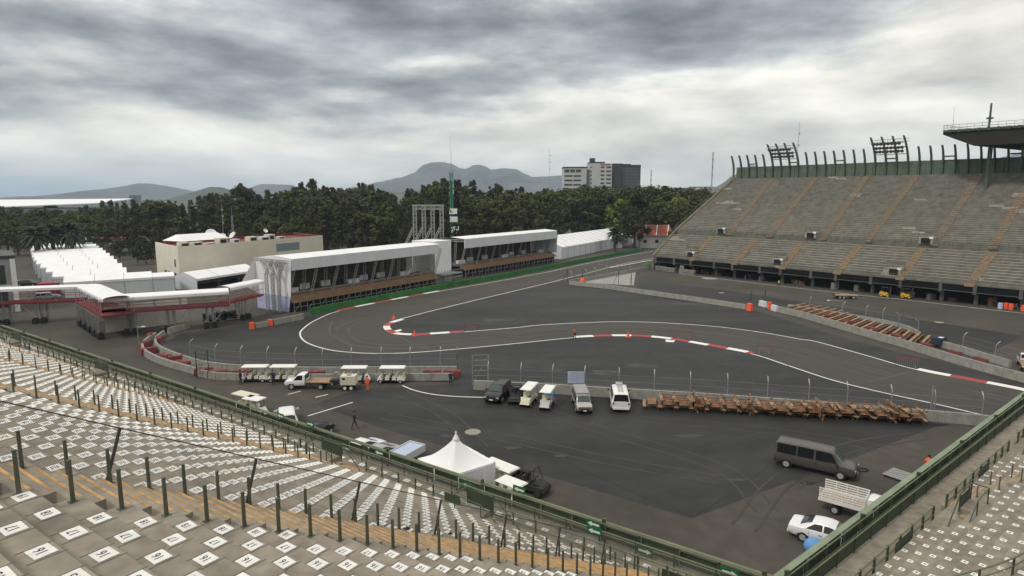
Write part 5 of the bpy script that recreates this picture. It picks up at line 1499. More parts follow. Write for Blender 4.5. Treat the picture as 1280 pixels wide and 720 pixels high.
# ------------------------------------------------------------------ beige building
b0_ = Vector((-83.0, 154.7, 0)); u1 = (Vector((-63.0, 200.6, 0)) - b0_); u1 = Vector((-60.3, 199.0, 0)) - b0_; Lb = u1.length; u1.normalize(); u2 = (Vector((-106, 185.5, 0)) - b0_); u2 = Vector((-.674, .739, 0)); Wb = 22.0
HB = 9.3
root = thing('beige_building', 'large plain cream building with maroon parapet roof behind the hospitality stands', 'building', b0_)
def Wbd(s, d, z): v = b0_ + u1 * s + u2 * d; return Vector((v.x, v.y, z))
b = MB()
b.hexa([Wbd(0, 0, 0), Wbd(Lb, 0, 0), Wbd(Lb, Wb, 0), Wbd(0, Wb, 0)], [Wbd(0, 0, HB - .9), Wbd(Lb, 0, HB - .9), Wbd(Lb, Wb, HB - .9), Wbd(0, Wb, HB - .9)])
for (s0, s1, d0, d1) in ((0, Lb, 0, .35), (0, Lb, Wb - .35, Wb), (0, .35, .36, Wb - .36), (Lb - .35, Lb, .36, Wb - .36)):
    b.hexa([Wbd(s0, d0, HB - .898), Wbd(s1, d0, HB - .898), Wbd(s1, d1, HB - .898), Wbd(s0, d1, HB - .898)], [Wbd(s0, d0, HB), Wbd(s1, d0, HB), Wbd(s1, d1, HB), Wbd(s0, d1, HB)])
b.build('wall', M['cream'], root, world=True)
b = MB(); b.poly([Wbd(.4, .4, HB - .89), Wbd(Lb - .4, .4, HB - .89), Wbd(Lb - .4, Wb - .4, HB - .89), Wbd(.4, Wb - .4, HB - .89)])
for (s0, s1, d0, d1) in ((.36, Lb - .36, .36, .42), (.36, Lb - .36, Wb - .42, Wb - .36), (.36, .42, .43, Wb - .43), (Lb - .42, Lb - .36, .43, Wb - .43)):
    b.hexa([Wbd(s0, d0, HB - .88), Wbd(s1, d0, HB - .88), Wbd(s1, d1, HB - .88), Wbd(s0, d1, HB - .88)], [Wbd(s0, d0, HB + .03), Wbd(s1, d0, HB + .03), Wbd(s1, d1, HB + .03), Wbd(s0, d1, HB + .03)])
b.build('roof', M['red_roof'], root, world=True)
b = MB(); b.hexa([Wbd(Lb * .62, -.02, 5.6), Wbd(Lb * .80, -.02, 5.6), Wbd(Lb * .80, .06, 5.6), Wbd(Lb * .62, .06, 5.6)], [Wbd(Lb * .62, -.02, 7.9), Wbd(Lb * .80, -.02, 7.9), Wbd(Lb * .80, .06, 7.9), Wbd(Lb * .62, .06, 7.9)]); b.build('window', mat('pale_grey_glass', (.20, .26, .29), .2, .05, 1), root, world=True)
b = MB(); b.hexa([Wbd(-.03, 2.2, 3.6), Wbd(.05, 2.2, 3.6), Wbd(.05, 4.4, 3.6), Wbd(-.03, 4.4, 3.6)], [Wbd(-.03, 2.2, 6.4), Wbd(.05, 2.2, 6.4), Wbd(.05, 4.4, 6.4), Wbd(-.03, 4.4, 6.4)]); f_ = b.build('window', M['white'], root, world=True)
b = MB(); b.hexa([Wbd(-.06, 2.6, 4.0), Wbd(-.02, 2.6, 4.0), Wbd(-.02, 4.0, 4.0), Wbd(-.06, 4.0, 4.0)], [Wbd(-.06, 2.6, 6.0), Wbd(-.02, 2.6, 6.0), Wbd(-.02, 4.0, 6.0), Wbd(-.06, 4.0, 6.0)]); b.build('pane', M['win'], f_, world=True)
b = MB(); b.hexa([Wbd(-.04, 1.0, .05), Wbd(.05, 1.0, .05), Wbd(.05, 14, .05), Wbd(-.04, 14, .05)], [Wbd(-.04, 1.0, 2.4), Wbd(.05, 1.0, 2.4), Wbd(.05, 14, 2.4), Wbd(-.04, 14, 2.4)]); b.build('undercroft', M['black'], root, world=True)
b = MB()
for k in range(5): b.box(Wbd(-.1, 1.5 + k * 3, 1.3), (.4, .4, 2.6), az(u1))
b.build('pillar', M['cream'], root, world=True)
# roof plant: each a thing
def roof_unit(s, d, size, m, label):
    r = thing('rooftop_unit', label, 'air conditioner', Wbd(s, d, HB - .89), az(u1))
    b = MB(); x, y, z = size; b.box((0, 0, z / 2 + .2), size); b.build('casing', M[m], r)
    b = MB(); b.box((0, -y / 2 - .01, z / 2 + .2), (x * .7, .03, z * .6)); b.build('grille', M['plastic'], r)
    b = MB()
    for sx in (-.4, .4): b.box((sx * x, 0, .1), (.12, y, .2))
    b.build('stand', M['galv'], r)
for i, (s, d, sz, m) in enumerate([(2.5, 3, (2.6, 1.6, 1.5), 'cream'), (6, 2.6, (2.8, 1.6, 1.4), 'cream'), (10, 3, (3.0, 1.4, .9), 'canvas_grey'), (14, 4, (2.6, 2.0, 1.9), 'cream'), (18, 3, (2.0, 1.6, 1.4), 'canvas_grey'), (24, 4, (2.8, 2, 1.7), 'cream'), (28, 3.4, (3.2, 2.0, 1.5), 'canvas_grey'), (31, 5, (2.4, 2, 1.9), 'cream'), (34, 3, (2.4, 1.6, 1.2), 'cream')]):
    roof_unit(s, d, sz, m, ['cream roof unit nearest the left corner of the beige building roof', 'cream roof unit just right of the leftmost one on the beige roof', 'low grey white roof unit in front of the white roof canopy', 'tall cream roof unit in front of the largest satellite dish', 'grey white roof unit between two cream ones near the antenna', 'cream roof unit right of the lattice antenna', 'widest grey white roof unit in the middle of the roof', 'tallest cream roof unit right of the widest one', 'low cream roof unit rightmost on the beige building'][i])
root = thing('roof_canopy', 'low white pitched canopy on the roof of the beige building', 'canopy', Wbd(8, 10, HB - .89), az(u1))
b = MB(); b.hexa([(-6.5, -4, 1.7), (8, -4, 1.7), (8, 4, 1.7), (-6.5, 4, 1.7)], [(-5.0, -.3, 3.3), (7, -.3, 3.3), (7, .3, 3.3), (-5.0, .3, 3.3)]); b.build('roof', M['canvas'], root)
b = MB()
for x in (-6, 0, 7.5):
    for y in (-3.6, 3.6): b.tube((x, y, 0), (x, y, 1.75), .08)
b.build('leg', M['galv'], root)
def dish(s, d, z, r, face, label):
    root = thing('satellite_dish', label, 'satellite dish', Wbd(s, d, HB - .89))
    b = MB(); b.tube((0, 0, 0), (0, 0, z), .08); b.build('mount', M['galv'], root)
    b = MB(); b.lathe([(.05, -.35 * r), (.5 * r, -.22 * r), (.85 * r, .0), (r, .16 * r), (.98 * r, .2 * r), (.8 * r, .08 * r), (.4 * r, -.14 * r), (.03, -.25 * r)], n=16)
    o = b.build('reflector', M['white'], root, smooth=True); o.location = (0, 0, z + .2); o.rotation_euler = (R_(55), 0, face)
for i, (s, d, z, r, fc, lb_) in enumerate([(14, 12, 2.6, 1.5, .6, 'largest white satellite dish on the beige building roof'), (18, 13, 1.6, 1.0, .2, 'white satellite dish right of the largest one'), (21, 12, 1.8, 1.1, -.6, 'white satellite dish by the roof antenna of the beige building'), (34, 14, 2.4, .7, .9, 'small white satellite dish alone at the right of the roof'), (9, 14, 1.8, .7, .4, 'small satellite dish at the left of the roof canopy')]):
    dish(s, d, z, r, fc, lb_)
root = thing('roof_antenna', 'slim lattice antenna on the roof of the beige building', 'antenna', Wbd(22, 14, HB - .89))
b = MB(); truss(b, (0, 0, 0), (0, 0, 7.5), .35, .04, 18); b.tube((0, 0, 7.5), (0, 0, 10), .04); b.build('lattice', M['galv'], root)
b = MB(); b.box((.4, 0, 2.5), (.5, .4, .8)); b.box((-.4, 0, 1.6), (.5, .4, .8)); b.build('aerial', M['white'], root)
# small grey building far left
gB = P(24, 388); root = thing('grey_pavilion', 'small grey building with white corner frame at the far left edge', 'building', Vector((-94.3, 117.5, 0)), R_(40))
def simple_building(root, x0, x1, y0, y1, h, wallm, roofm, wins, frame=None):
    b = MB(); b.hexa([(x0, y0, 0), (x1, y0, 0), (x1, y1, 0), (x0, y1, 0)], [(x0, y0, h), (x1, y0, h), (x1, y1, h), (x0, y1, h)]); b.build('wall', M[wallm], root)
    b = MB(); b.hexa([(x0 - .3, y0 - .3, h + .003), (x1 + .3, y0 - .3, h + .003), (x1 + .3, y1 + .3, h + .003), (x0 - .3, y1 + .3, h + .003)], [(x0 - .3, y0 - .3, h + .6), (x1 + .3, y0 - .3, h + .6), (x1 + .3, y1 + .3, h + .6), (x0 - .3, y1 + .3, h + .6)]); b.build('roof', M[roofm], root)
    for (a, c, z0, z1) in wins:
        b = MB(); b.hexa([(a, y0 - .06, z0), (c, y0 - .06, z0), (c, y0 + .02, z0), (a, y0 + .02, z0)], [(a, y0 - .06, z1), (c, y0 - .06, z1), (c, y0 + .02, z1), (a, y0 + .02, z1)]); b.build('window', M['win'], root)
simple_building(root, -20, 0, 0, 14, 10.2, 'grey_build', 'dark_build', [(-6.5, -4.6, 1, 4.2), (-3.6, -1.4, 1, 4.2), (-6.5, -4.6, 5.4, 9.0), (-3.6, -1.4, 5.4, 9.0), (-10, -8, 5.4, 9)])
b = MB(); b.box((-.2, -.15, 5.1), (.8, .4, 10.1)); b.box((-5.9, -.16, 4.9), (10.5, .3, .5)); b.box((-7.6, -.18, 5.0), (.5, .3, 9.9)); b.build('corner_frame', M['white'], root)
# red container and crates near it
root = thing('red_container', 'small red container between the grey building and the paddock tents', 'container', Vector((-104, 139, 0)), .3)
b = MB(); b.box((0, 0, 1.3), (4.2, 2.4, 2.5)); b.build('body', M['red_rail'], root)
b = MB()
for x in (-1.8, -.9, 0, .9, 1.8): b.box((x, -1.23, 1.3), (.12, .06, 2.3))
b.build('rib', M['red_roof'], root)

# ------------------------------------------------------------------ far grandstand
ZL = 3.88
A0 = P(818, 321, ZL); B0 = P(1276, 363, ZL)
ud = (B0 - A0); LF = ud.length; ud.normalize(); uo = Vector((math.sin(R_(57)), math.cos(R_(57)), 0))
SMAX = LF * 1.42
def FW(s, d, z): v = A0 + ud * s + uo * d; return Vector((v.x, v.y, z))
def s_at(px, d, z):
    lo, hi = -20, SMAX + 30
    for _ in range(50):
        m = (lo + hi) / 2; w = visible(FW(m, d, z), 1e9)
        if w is None or w[0] > px: hi = m
        else: lo = m
    return lo
fs = thing('far_grandstand', 'huge weathered concrete grandstand with tan stairs on the far right', 'grandstand', FW(LF * .5, 0, 0))
DM, ZM = 8.3, 10.3; DU, ZU = 9.4, 11.2; DT, ZT = 35.7, 27.24
def tier(d0, z0, d1, z1, n, name, smax=SMAX):
    b = MB()
    for k in range(n):
        da, db = lerp(d0, d1, k / n), lerp(d0, d1, (k + 1) / n); za, zb = lerp(z0, z1, k / n), lerp(z0, z1, (k + 1) / n)
        ns = 46
        dm = lerp(da, db, .55)
        for j in range(ns):
            s0, s1 = smax * j / ns, smax * (j + 1) / ns
            q_ = noise.noise(Vector((s0 * .09, k * .16, d0))) + .55 * noise.noise(Vector((s0 * .5, k * .7, 3.1)))
            b.poly([FW(s0, da, za), FW(s1, da, za), FW(s1, da, zb), FW(s0, da, zb)], 2 if q_ < .62 else 1)
            b.poly([FW(s0, da, zb), FW(s1, da, zb), FW(s1, dm, zb), FW(s0, dm, zb)], 0 if q_ < .78 else 1)
            b.poly([FW(s0, dm, zb), FW(s1, dm, zb), FW(s1, db, zb), FW(s0, db, zb)], 1 if q_ < .42 else 2)  # footwells and risers set darker than bench tops for row contrast, plus random wear
    return b.build(name, [M['farstand'], M['farstand_dark'], M['far_riser']], fs, world=True)
tier(0, ZL + .05, DM, ZM, 12, 'lower_tier')
tier(DU, ZU, DT, ZT, 37, 'upper_tier')
b = MB(); b.poly([FW(0, DM, ZM), FW(SMAX, DM, ZM), FW(SMAX, DU, ZM), FW(0, DU, ZM)]); b.poly([FW(0, DU, ZM), FW(SMAX, DU, ZM), FW(SMAX, DU, ZU), FW(0, DU, ZU)]); b.build('cross_aisle', M['far_riser'], fs, world=True)
def far_aisle(d0, z0, d1, z1, n, s0, s1, w=1.6):
    b = MB()
    for k in range(n):
        da, db = lerp(d0, d1, k / n), lerp(d0, d1, (k + 1) / n); za, zb = lerp(z0, z1, k / n), lerp(z0, z1, (k + 1) / n)
        sa = lerp(s0, s1, k / n)
        for i in range(2):
            dd0, dd1 = lerp(da, db, i * .5) - .35, lerp(da, db, i * .5 + .5) - .35; zz = lerp(za, zb, .5 + i * .5) + .03
            b.hexa([FW(sa, dd0, zz - .5), FW(sa + w, dd0, zz - .5), FW(sa + w, dd1, zz - .5), FW(sa, dd1, zz - .5)], [FW(sa, dd0, zz), FW(sa + w, dd0, zz), FW(sa + w, dd1, zz), FW(sa, dd1, zz)])
    b.build('aisle_stair', M['faraisle'], fs, world=True)
for top, bot in ((963.5, 909), (1018, 959), (1081, 1026), (1143, 1081), (1222, 1163), (1290, 1236), (1390, 1335)):
    far_aisle(DU, ZU, DT, ZT, 37, s_at(bot, DU, ZU), s_at(top, DT, ZT))
for top, bot in ((888, 862), (944, 915), (1001, 974), (1071, 1042), (1149, 1120), (1236, 1206), (1330, 1300)):
    far_aisle(0, ZL + .05, DM, ZM, 12, s_at(bot, 0, ZL), s_at(top, DM, ZM), 1.7)
# end wall with sloping kerb rail
b = MB(); b.poly([FW(-.05, 0, 0), FW(-.05, DT, 0), FW(-.05, DT, ZT), FW(-.05, DU, ZU), FW(-.05, DM, ZM), FW(-.05, 0, ZL)]); b.build('end_wall', M['conc_dark'], fs, world=True)
b = MB()
for (d0, z0), (d1, z1) in (((0, ZL), (DM, ZM)), ((DM, ZM), (DU, ZU)), ((DU, ZU), (DT, ZT))):
    b.hexa([FW(-.9, d0, z0 - .3), FW(-.1, d0, z0 - .3), FW(-.1, d1, z1 - .3), FW(-.9, d1, z1 - .3)], [FW(-.9, d0, z0 + .55), FW(-.1, d0, z0 + .55), FW(-.1, d1, z1 + .55), FW(-.9, d1, z1 + .55)])
b.build('side_kerb', mat('tan_side_kerb', (.15, .13, .08), .9, .2, .5), fs, world=True)
b = MB()
for k in range(26):
    t = k / 25; d = lerp(1, DT, t); z = (ZL + (ZM - ZL) * d / DM) if d < DM else lerp(ZM, ZU, (d - DM) / (DU - DM)) if d < DU else lerp(ZU, ZT, (d - DU) / (DT - DU))
    b.tube(FW(-1.0, d, z), FW(-1.0, d, z + 1.5), .05, n=4)
    if k:
        for hz in (.7, 1.45): b.tube(FW(-1.0, pd, pz + hz), FW(-1.0, d, z + hz), .05, n=4)
    pd, pz = d, z
b.build('side_railing', M['wall_green'], fs, world=True)
# railings at the front and along the cross aisle
def rails(d, z, step, h, name, m='green', r=.045, bars=2):
    b = MB(); n = int(SMAX / step)
    for k in range(n + 1): b.tube(FW(SMAX * k / n, d, z), FW(SMAX * k / n, d, z + h), r, n=4)
    for i in range(bars): b.tube(FW(0, d, z + h * (i + 1) / bars), FW(SMAX, d, z + h * (i + 1) / bars), r * .8, n=4)
    b.build(name, M[m], fs, world=True)
gr_far = 'wall_green'
rails(.15, ZL + .1, 1.4, 1.05, 'front_railing', gr_far)
rails(DU - .1, ZU, 1.6, 1.0, 'cross_aisle_railing', gr_far)
rails(DM - .1, ZM, 2.2, 1.0, 'cross_aisle_railing', gr_far)
# entrances
for px, py, d, z in ((864, 315, 1.2, 4.6), (973, 323, 1.2, 4.6), (1118, 335, 1.2, 4.6), (1300, 350, 1.2, 4.6), (902, 282, DU, ZU), (1014, 284, DU, ZU), (1158, 293, DU, ZU), (1305, 300, DU, ZU)):
    s = s_at(px, d, z); hh = 1.55
    b = MB(); b.hexa([FW(s - 1.4, d - .5, z), FW(s + 1.4, d - .5, z), FW(s + 1.4, d + 1.8, z), FW(s - 1.4, d + 1.8, z)], [FW(s - 1.4, d - .5, z + hh), FW(s + 1.4, d - .5, z + hh), FW(s + 1.4, d + 1.8, z + hh), FW(s - 1.4, d + 1.8, z + hh)]); e = b.build('entrance', M['farstand_dark'], fs, world=True)
    b = MB(); b.hexa([FW(s - .9, d - .55, z + .05), FW(s + .9, d - .55, z + .05), FW(s + .9, d - .45, z + .05), FW(s - .9, d - .45, z + .05)], [FW(s - .9, d - .55, z + hh - .2), FW(s + .9, d - .55, z + hh - .2), FW(s + .9, d - .45, z + hh - .2), FW(s - .9, d - .45, z + hh - .2)]); b.build('doorway', M['black'], e, world=True)
    b = MB()
    for sx in (-1.8, -.6, .6, 1.8): b.tube(FW(s + sx, d + .3, z + hh - .5), FW(s + sx, d + .3, z + hh + 1.2), .06, n=4)
    for zz in (.5, 1.2): b.tube(FW(s - 1.8, d + .3, z + hh + zz), FW(s + 1.8, d + .3, z + hh + zz), .06, n=4)
    b.build('guard_rail', M['wall_green'], e, world=True)
    b = MB(); b.box(FW(s + 1.1, d - .6, z + hh - .1), (.7, .2, .5), az(ud)); b.build('exit_lamp', M['canvas'], e, world=True)
# upper back wall and fins
WH = 3.6
b = MB(); n = int(SMAX / .9)
for k in range(n):
    s0, s1 = SMAX * k / n, SMAX * (k + 1) / n; o_ = .12 * (k % 2)
    b.hexa([FW(s0, DT + .05 + o_, ZT - .3), FW(s1, DT + .05 + o_, ZT - .3), FW(s1, DT + .4 + o_, ZT - .3), FW(s0, DT + .4 + o_, ZT - .3)], [FW(s0, DT + .05 + o_, ZT + WH), FW(s1, DT + .05 + o_, ZT + WH), FW(s1, DT + .4 + o_, ZT + WH), FW(s0, DT + .4 + o_, ZT + WH)])
b.build('back_wall', M['wall_green'], fs, world=True)
fin_px = [918, 928, 937, 946, 955.6, 966.5, 979, 990, 1000, 1010, 1022, 1034, 1046, 1057]
s_a, s_b = s_at(918, DT, ZT + WH), s_at(1057, DT, ZT + WH); pitch = (s_b - s_a) / 13
nf = int(SMAX / pitch) + 1
tall = set()
for px in (969, 979, 990, 1000): tall.add(round((s_at(px + 3, DT, ZT + WH) - s_a) / pitch))
t2 = [round((s_at(px, DT, ZT + WH) - s_a) / pitch) for px in (1097, 1136)]
for k in range(t2[0], t2[1] + 1): tall.add(k)
def fin_profile(h, lean): return [(-.25 * 0 + lean * (t ** 1.8) * -1, h * t) for t in (0, .2, .4, .6, .8, 1.0)]
for k in range(nf):
    s = s_a + pitch * k; h = 7.4 if k in tall else 4.6; lean = 3.6 if k in tall else 1.5
    b = MB(); pf = fin_profile(h, lean)
    for (l0, z0), (l1, z1) in zip(pf, pf[1:]):
        w0, w1 = .62 * (1 - .35 * z0 / h), .62 * (1 - .35 * z1 / h)
        b.hexa([FW(s - .14, DT - .1 + l0 - w0, ZT + WH - 1 + z0), FW(s + .14, DT - .1 + l0 - w0, ZT + WH - 1 + z0), FW(s + .14, DT - .1 + l0 + w0 * .4, ZT + WH - 1 + z0), FW(s - .14, DT - .1 + l0 + w0 * .4, ZT + WH - 1 + z0)],
               [FW(s - .14, DT - .1 + l1 - w1, ZT + WH - 1 + z1), FW(s + .14, DT - .1 + l1 - w1, ZT + WH - 1 + z1), FW(s + .14, DT - .1 + l1 + w1 * .4, ZT + WH - 1 + z1), FW(s - .14, DT - .1 + l1 + w1 * .4, ZT + WH - 1 + z1)])
        b.hexa([FW(s - .16, DT - .5, ZT), FW(s + .16, DT - .5, ZT), FW(s + .16, DT, ZT), FW(s - .16, DT, ZT)], [FW(s - .16, DT - .5, ZT + WH - .95), FW(s + .16, DT - .5, ZT + WH - .95), FW(s + .16, DT, ZT + WH - .95), FW(s - .16, DT, ZT + WH - .95)]) if l0 == 0 else None
    b.build('roof_fin', M['green'], fs, world=True)
# small crossbars
b = MB()
for k in range(1, nf, 5): b = MB(); b.beam(FW(s_a + pitch * (k + 1), DT - .6, ZT + WH + .8), FW(s_a + pitch * (k + 2), DT - .6, ZT + WH + .8), .2, .35); b.build('fin_crossbar', M['green'], fs, world=True)
# floodlight racks
def flood(k0, k1, label):
    s0, s1 = s_a + pitch * k0, s_a + pitch * k1; zb = ZT + WH
    root = thing('floodlight_rack', label, 'floodlights', FW((s0 + s1) / 2, DT - 2, zb + 3))
    b = MB()
    for z, d in ((2.3, -.9), (5.1, -3.4), (4.0, -2.4)): b.tube(FW(s0, DT - .1 + d, zb - 1 + z + .6), FW(s1, DT - .1 + d, zb - 1 + z + .6), .10, n=5)
    for z in (5.9, 6.6): b.tube(FW(s0 + .5, DT - 4, zb - 1 + z), FW(s1 + 1.5, DT - 4, zb - 1 + z), .05, n=4)
    for k in range(14): b.tube(FW(lerp(s0, s1, k / 13), DT - 4, zb + 4.6), FW(lerp(s0, s1, k / 13), DT - 4, zb + 5.6), .04, n=4)
    b.build('frame', M['green'], root, world=True)
    rr = random.Random(3)
    for j, (z, d) in enumerate(((3.0, -1.7), (3.9, -2.6), (4.9, -3.5))):
        for k in range(8):
            s = lerp(s0 + .8, s1 - .4, (k + .4 * (j % 2)) / 7.6)
            c = FW(s, DT + d, zb - .2 + z)
            b = MB(); fw = (-uo * .75 + Vector((0, 0, -.6))).normalized()
            b.tube(c, c + fw * .45, .26, .48, n=10); b.tube(c, c + Vector((0, 0, -.5)), .05, n=4)
            l = b.build('floodlight', M['dark_steel'], root, world=True)
flood(min(t for t in tall), sorted(tall)[3] , 'rack of floodlights above the far grandstand, left one')
flood(t2[0], t2[1], 'rack of floodlights above the far grandstand, right one below the clouds')
# front pillars, banners and undercroft
pil_px = [820, 843, 864, 893, 916, 950, 976, 1014, 1045, 1089, 1126, 1176, 1219, 1277, 1330, 1390]
ps = [s_at(px, 0, 3.2) for px in pil_px]
for s in ps:
    b = MB(); b.hexa([FW(s - .3, -.24, ZL - 1.75), FW(s + .3, -.24, ZL - 1.75), FW(s + .3, .25, ZL - 1.75), FW(s - .3, .25, ZL - 1.75)], [FW(s - .3, -.24, ZL), FW(s + .3, -.24, ZL), FW(s + .3, .25, ZL), FW(s - .3, .25, ZL)]); b.beam(FW(s, .9, 0), FW(s, .9, 2.69), .5, .5); b.build('pillar', M['conc_dark'], fs, world=True)
for s0, s1 in zip(ps, ps[1:]):
    b = MB(); b.hexa([FW(s0 + .34, -.15, ZL - 1.25), FW(s1 - .34, -.15, ZL - 1.25), FW(s1 - .34, 0, ZL - 1.25), FW(s0 + .34, 0, ZL - 1.25)], [FW(s0 + .34, -.15, ZL), FW(s1 - .34, -.15, ZL), FW(s1 - .34, 0, ZL), FW(s0 + .34, 0, ZL)]); bn = b.build('banner', M['board'], fs, world=True)
    b = MB(); b.beam(FW(s0 + .34, -.17, ZL - 1.33), FW(s1 - .34, -.17, ZL - 1.33), .1, .14); b.build('edge_strip', M['conc_dark'], bn, world=True)
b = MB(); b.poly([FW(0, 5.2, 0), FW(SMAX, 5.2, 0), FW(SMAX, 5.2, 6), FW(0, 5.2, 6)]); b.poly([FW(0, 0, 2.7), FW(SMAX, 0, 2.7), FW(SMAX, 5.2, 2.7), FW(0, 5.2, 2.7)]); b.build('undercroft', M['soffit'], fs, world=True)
# clutter under the stand: crates, drums, barriers
rr = random.Random(5)
for i in range(26):
    s = rr.uniform(2, LF * 1.02); d = rr.uniform(.9, 3.2); c = FW(s, d, 0); k = i % 3
    if k == 0:
        root = thing('storage_crate', 'grey crate stored in the dark undercroft of the far grandstand', 'crate', c, rr.random(), 'crates under the far grandstand')
        b = MB(); w_, h_ = rr.uniform(.9, 1.6), rr.uniform(.7, 1.7); b.box((0, 0, h_ / 2), (w_, .9, h_)); b.build('box', M[rr.choice(['grey_build', 'conc_dark', 'wood', 'galv'])], root)
        b = MB(); b.box((0, 0, h_ + .04), (w_ + .08, .98, .07)); b.build('lid', M['dark_steel'], root)
    elif k == 1:
        o = MB(); o.box((0, 0, .12), (1.2, 1.0, .14)); [o.box((0, y, .04), (1.2, .1, .07)) for y in (-.4, 0, .4)]
        for q in range(rr.randint(2, 8)): o.box((rr.uniform(-.04, .04), 0, .28 + q * .16), (1.2, 1.0, .12))
        o = o.build('pallet_stack', M['wood']); o.location = c; tag(o, 'stack of timber pallets in the undercroft of the far grandstand', 'pallets', 'pallets under the far grandstand')
    else:
        root = thing('trestle', 'metal trestle stored under the far grandstand', 'trestle', c, rr.random(), 'trestles under the far grandstand')
        b = MB(); [b.tube((x, y, 0), (x * .8, 0, 1.1), .04, n=4) for x in (-.8, .8) for y in (-.4, .4)]; b.build('leg', M['galv'], root)
        b = MB(); b.tube((-.8, 0, 1.1), (.8, 0, 1.1), .06, n=4); b.build('bar', M['galv'], root)
for i, (px, py, m) in enumerate([(1250, 386, 'sheet_blue'), (1257, 386, 'orange'), (1263.5, 387, 'orange'), (1279, 389, 'orange')]):
    b = MB(); b.lathe([(.40, 0), (.42, .05), (.40, .45), (.43, .5), (.40, .9), (.42, .95), (.41, 1.15), (.36, 1.17)], n=12)
    o = b.build('oil_drum', M[m], smooth=False); o.location = P(px, py); tag(o, ['pale blue drum left of the orange drums at the right edge', 'orange drum beside the pale blue drum', 'orange drum second from the pale blue drum', 'orange drum at the extreme right edge of the photo'][i], 'drum')
# concrete slabs stacked at the left of the undercroft
for i, (px, py) in enumerate([(826, 338), (838, 340), (862, 343)]):
    root = thing('slab_stack', ['leftmost stack of pale concrete slabs at foot of far grandstand', 'pale slab stack just left of the narrow grey cabin', 'pale slab stack right of the narrow grey cabin'][i], 'slabs', P(px, py), az(ud))
    b = MB()
    for q in range(3): b.box((0, 0, .25 + q * .42), (3.4, 1.0, .26))
    b.build('slab', M['conc_wall'], root)
    b = MB()
    for x in (-1.2, 1.2):
        for q in range(3): b.box((x, 0, .06 + q * .42), (.15, .9, .12))
    b.build('spacer', M['wood'], root)
b = MB(); b.box((0, 0, 1.1), (.9, .9, 2.2)); b.box((0, 0, 2.23), (1.0, 1.0, .06)); b.box((-.46, 0, 1.1), (.02, .6, 1.7)); o = b.build('portable_cabin', M['galv']); o.location = P(852, 342); tag(o, 'narrow grey cabin standing under the left end of the far grandstand', 'cabin')
b = MB(); b.lathe([(1.0, 0), (.9, .3), (1.0, 1.2), (.7, 1.9), (.2, 2.1)], n=9); o = b.build('green_tarp', M['green_run'], smooth=True); o.location = FW(-1.6, -1, 0) ; tag(o, 'green covered stack at the left foot of the far grandstand', 'tarp')

# ------------------------------------------------------------------ roof canopy over the main stand, right
sc_ = s_at(1234, 30, 24); colb = FW(sc_, 29.5, lerp(ZU, ZT, (29.5 - DU) / (DT - DU)))
rc = thing('stand_roof', 'dark cantilever roof with railing jutting in at the upper right', 'roof', Vector((colb.x, colb.y, 0)))
Yc = colb.y
def RP(px, py, Y): return PD(px, Y, HZ(py, Y))
Z1 = HZ(183, Yc)      # underside
tipY = Yc + 6
t_low = RP(1174, 170, tipY); t_up = RP(1179, 163.5, tipY)
pA = Vector((colb.x - 5.5, colb.y - 2, Z1)); 
pB = pA + ud * 60; pC = pB + uo * 40; pD = pA + uo * 30
topz = t_up.z
tip = Vector((t_up.x, t_up.y, topz)); tB = tip + ud * 66; tC = tB + uo * 46; tD = tip + uo * 36
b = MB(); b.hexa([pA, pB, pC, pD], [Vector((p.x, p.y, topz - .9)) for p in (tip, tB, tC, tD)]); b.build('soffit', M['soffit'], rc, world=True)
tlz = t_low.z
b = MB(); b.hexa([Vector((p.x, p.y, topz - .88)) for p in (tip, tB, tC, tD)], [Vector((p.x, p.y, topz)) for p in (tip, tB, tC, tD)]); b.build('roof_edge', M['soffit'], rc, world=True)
b = MB(); n = 70
for k in range(n): 
    p = Vector((tip.x, tip.y, topz)).lerp(Vector((tB.x, tB.y, topz)), (k + .5) / n); b.box(p + Vector((0, 0, -.15)), (.75, .5, .5 + .15 * (k % 2)), az(ud))
b.build('edge_teeth', M['green'], rc, world=True)
b = MB(); n = 44
for k in range(n + 1): 
    p = Vector((tip.x, tip.y, topz)).lerp(Vector((tB.x, tB.y, topz)), k / n) + uo * .6; b.tube(p, p + Vector((0, 0, 1.3)), .05, n=4)
for zz in (.65, 1.3): b.tube(Vector((tip.x, tip.y, topz + zz)) + uo * .6, Vector((tB.x, tB.y, topz + zz)) + uo * .6, .05, n=4)
p0 = Vector((tip.x, tip.y, topz)); p1 = Vector((tD.x, tD.y, topz))
for k in range(20):
    p = p0.lerp(p1, k / 19); b.tube(p, p + Vector((0, 0, 1.3)), .05, n=4)
b.tube(p0 + Vector((0, 0, 1.3)), p1 + Vector((0, 0, 1.3)), .05, n=4)
b.build('railing', M['galv'], rc, world=True)
b = MB(); b.tube(colb - Vector((0, 0, 1)), Vector((colb.x, colb.y, Z1 + .5)), .42, .5, n=10); b.build('column', M['green'], rc, world=True)
mx_ = RP(1236.5, 156, Yc + 1); b = MB(); b.tube((mx_.x, mx_.y, topz), (mx_.x, mx_.y, HZ(128, Yc)), .26, .2, n=8); b.box((mx_.x, mx_.y, HZ(147, Yc)), (1.1, .9, .35)); b.build('mast', M['green'], rc, world=True)
b = MB(); b.tube(RP(1191, 163, Yc + 8), RP(1193, 133, Yc + 8), .05, .03, n=4); b.build('whip_aerial', M['green'], rc, world=True)

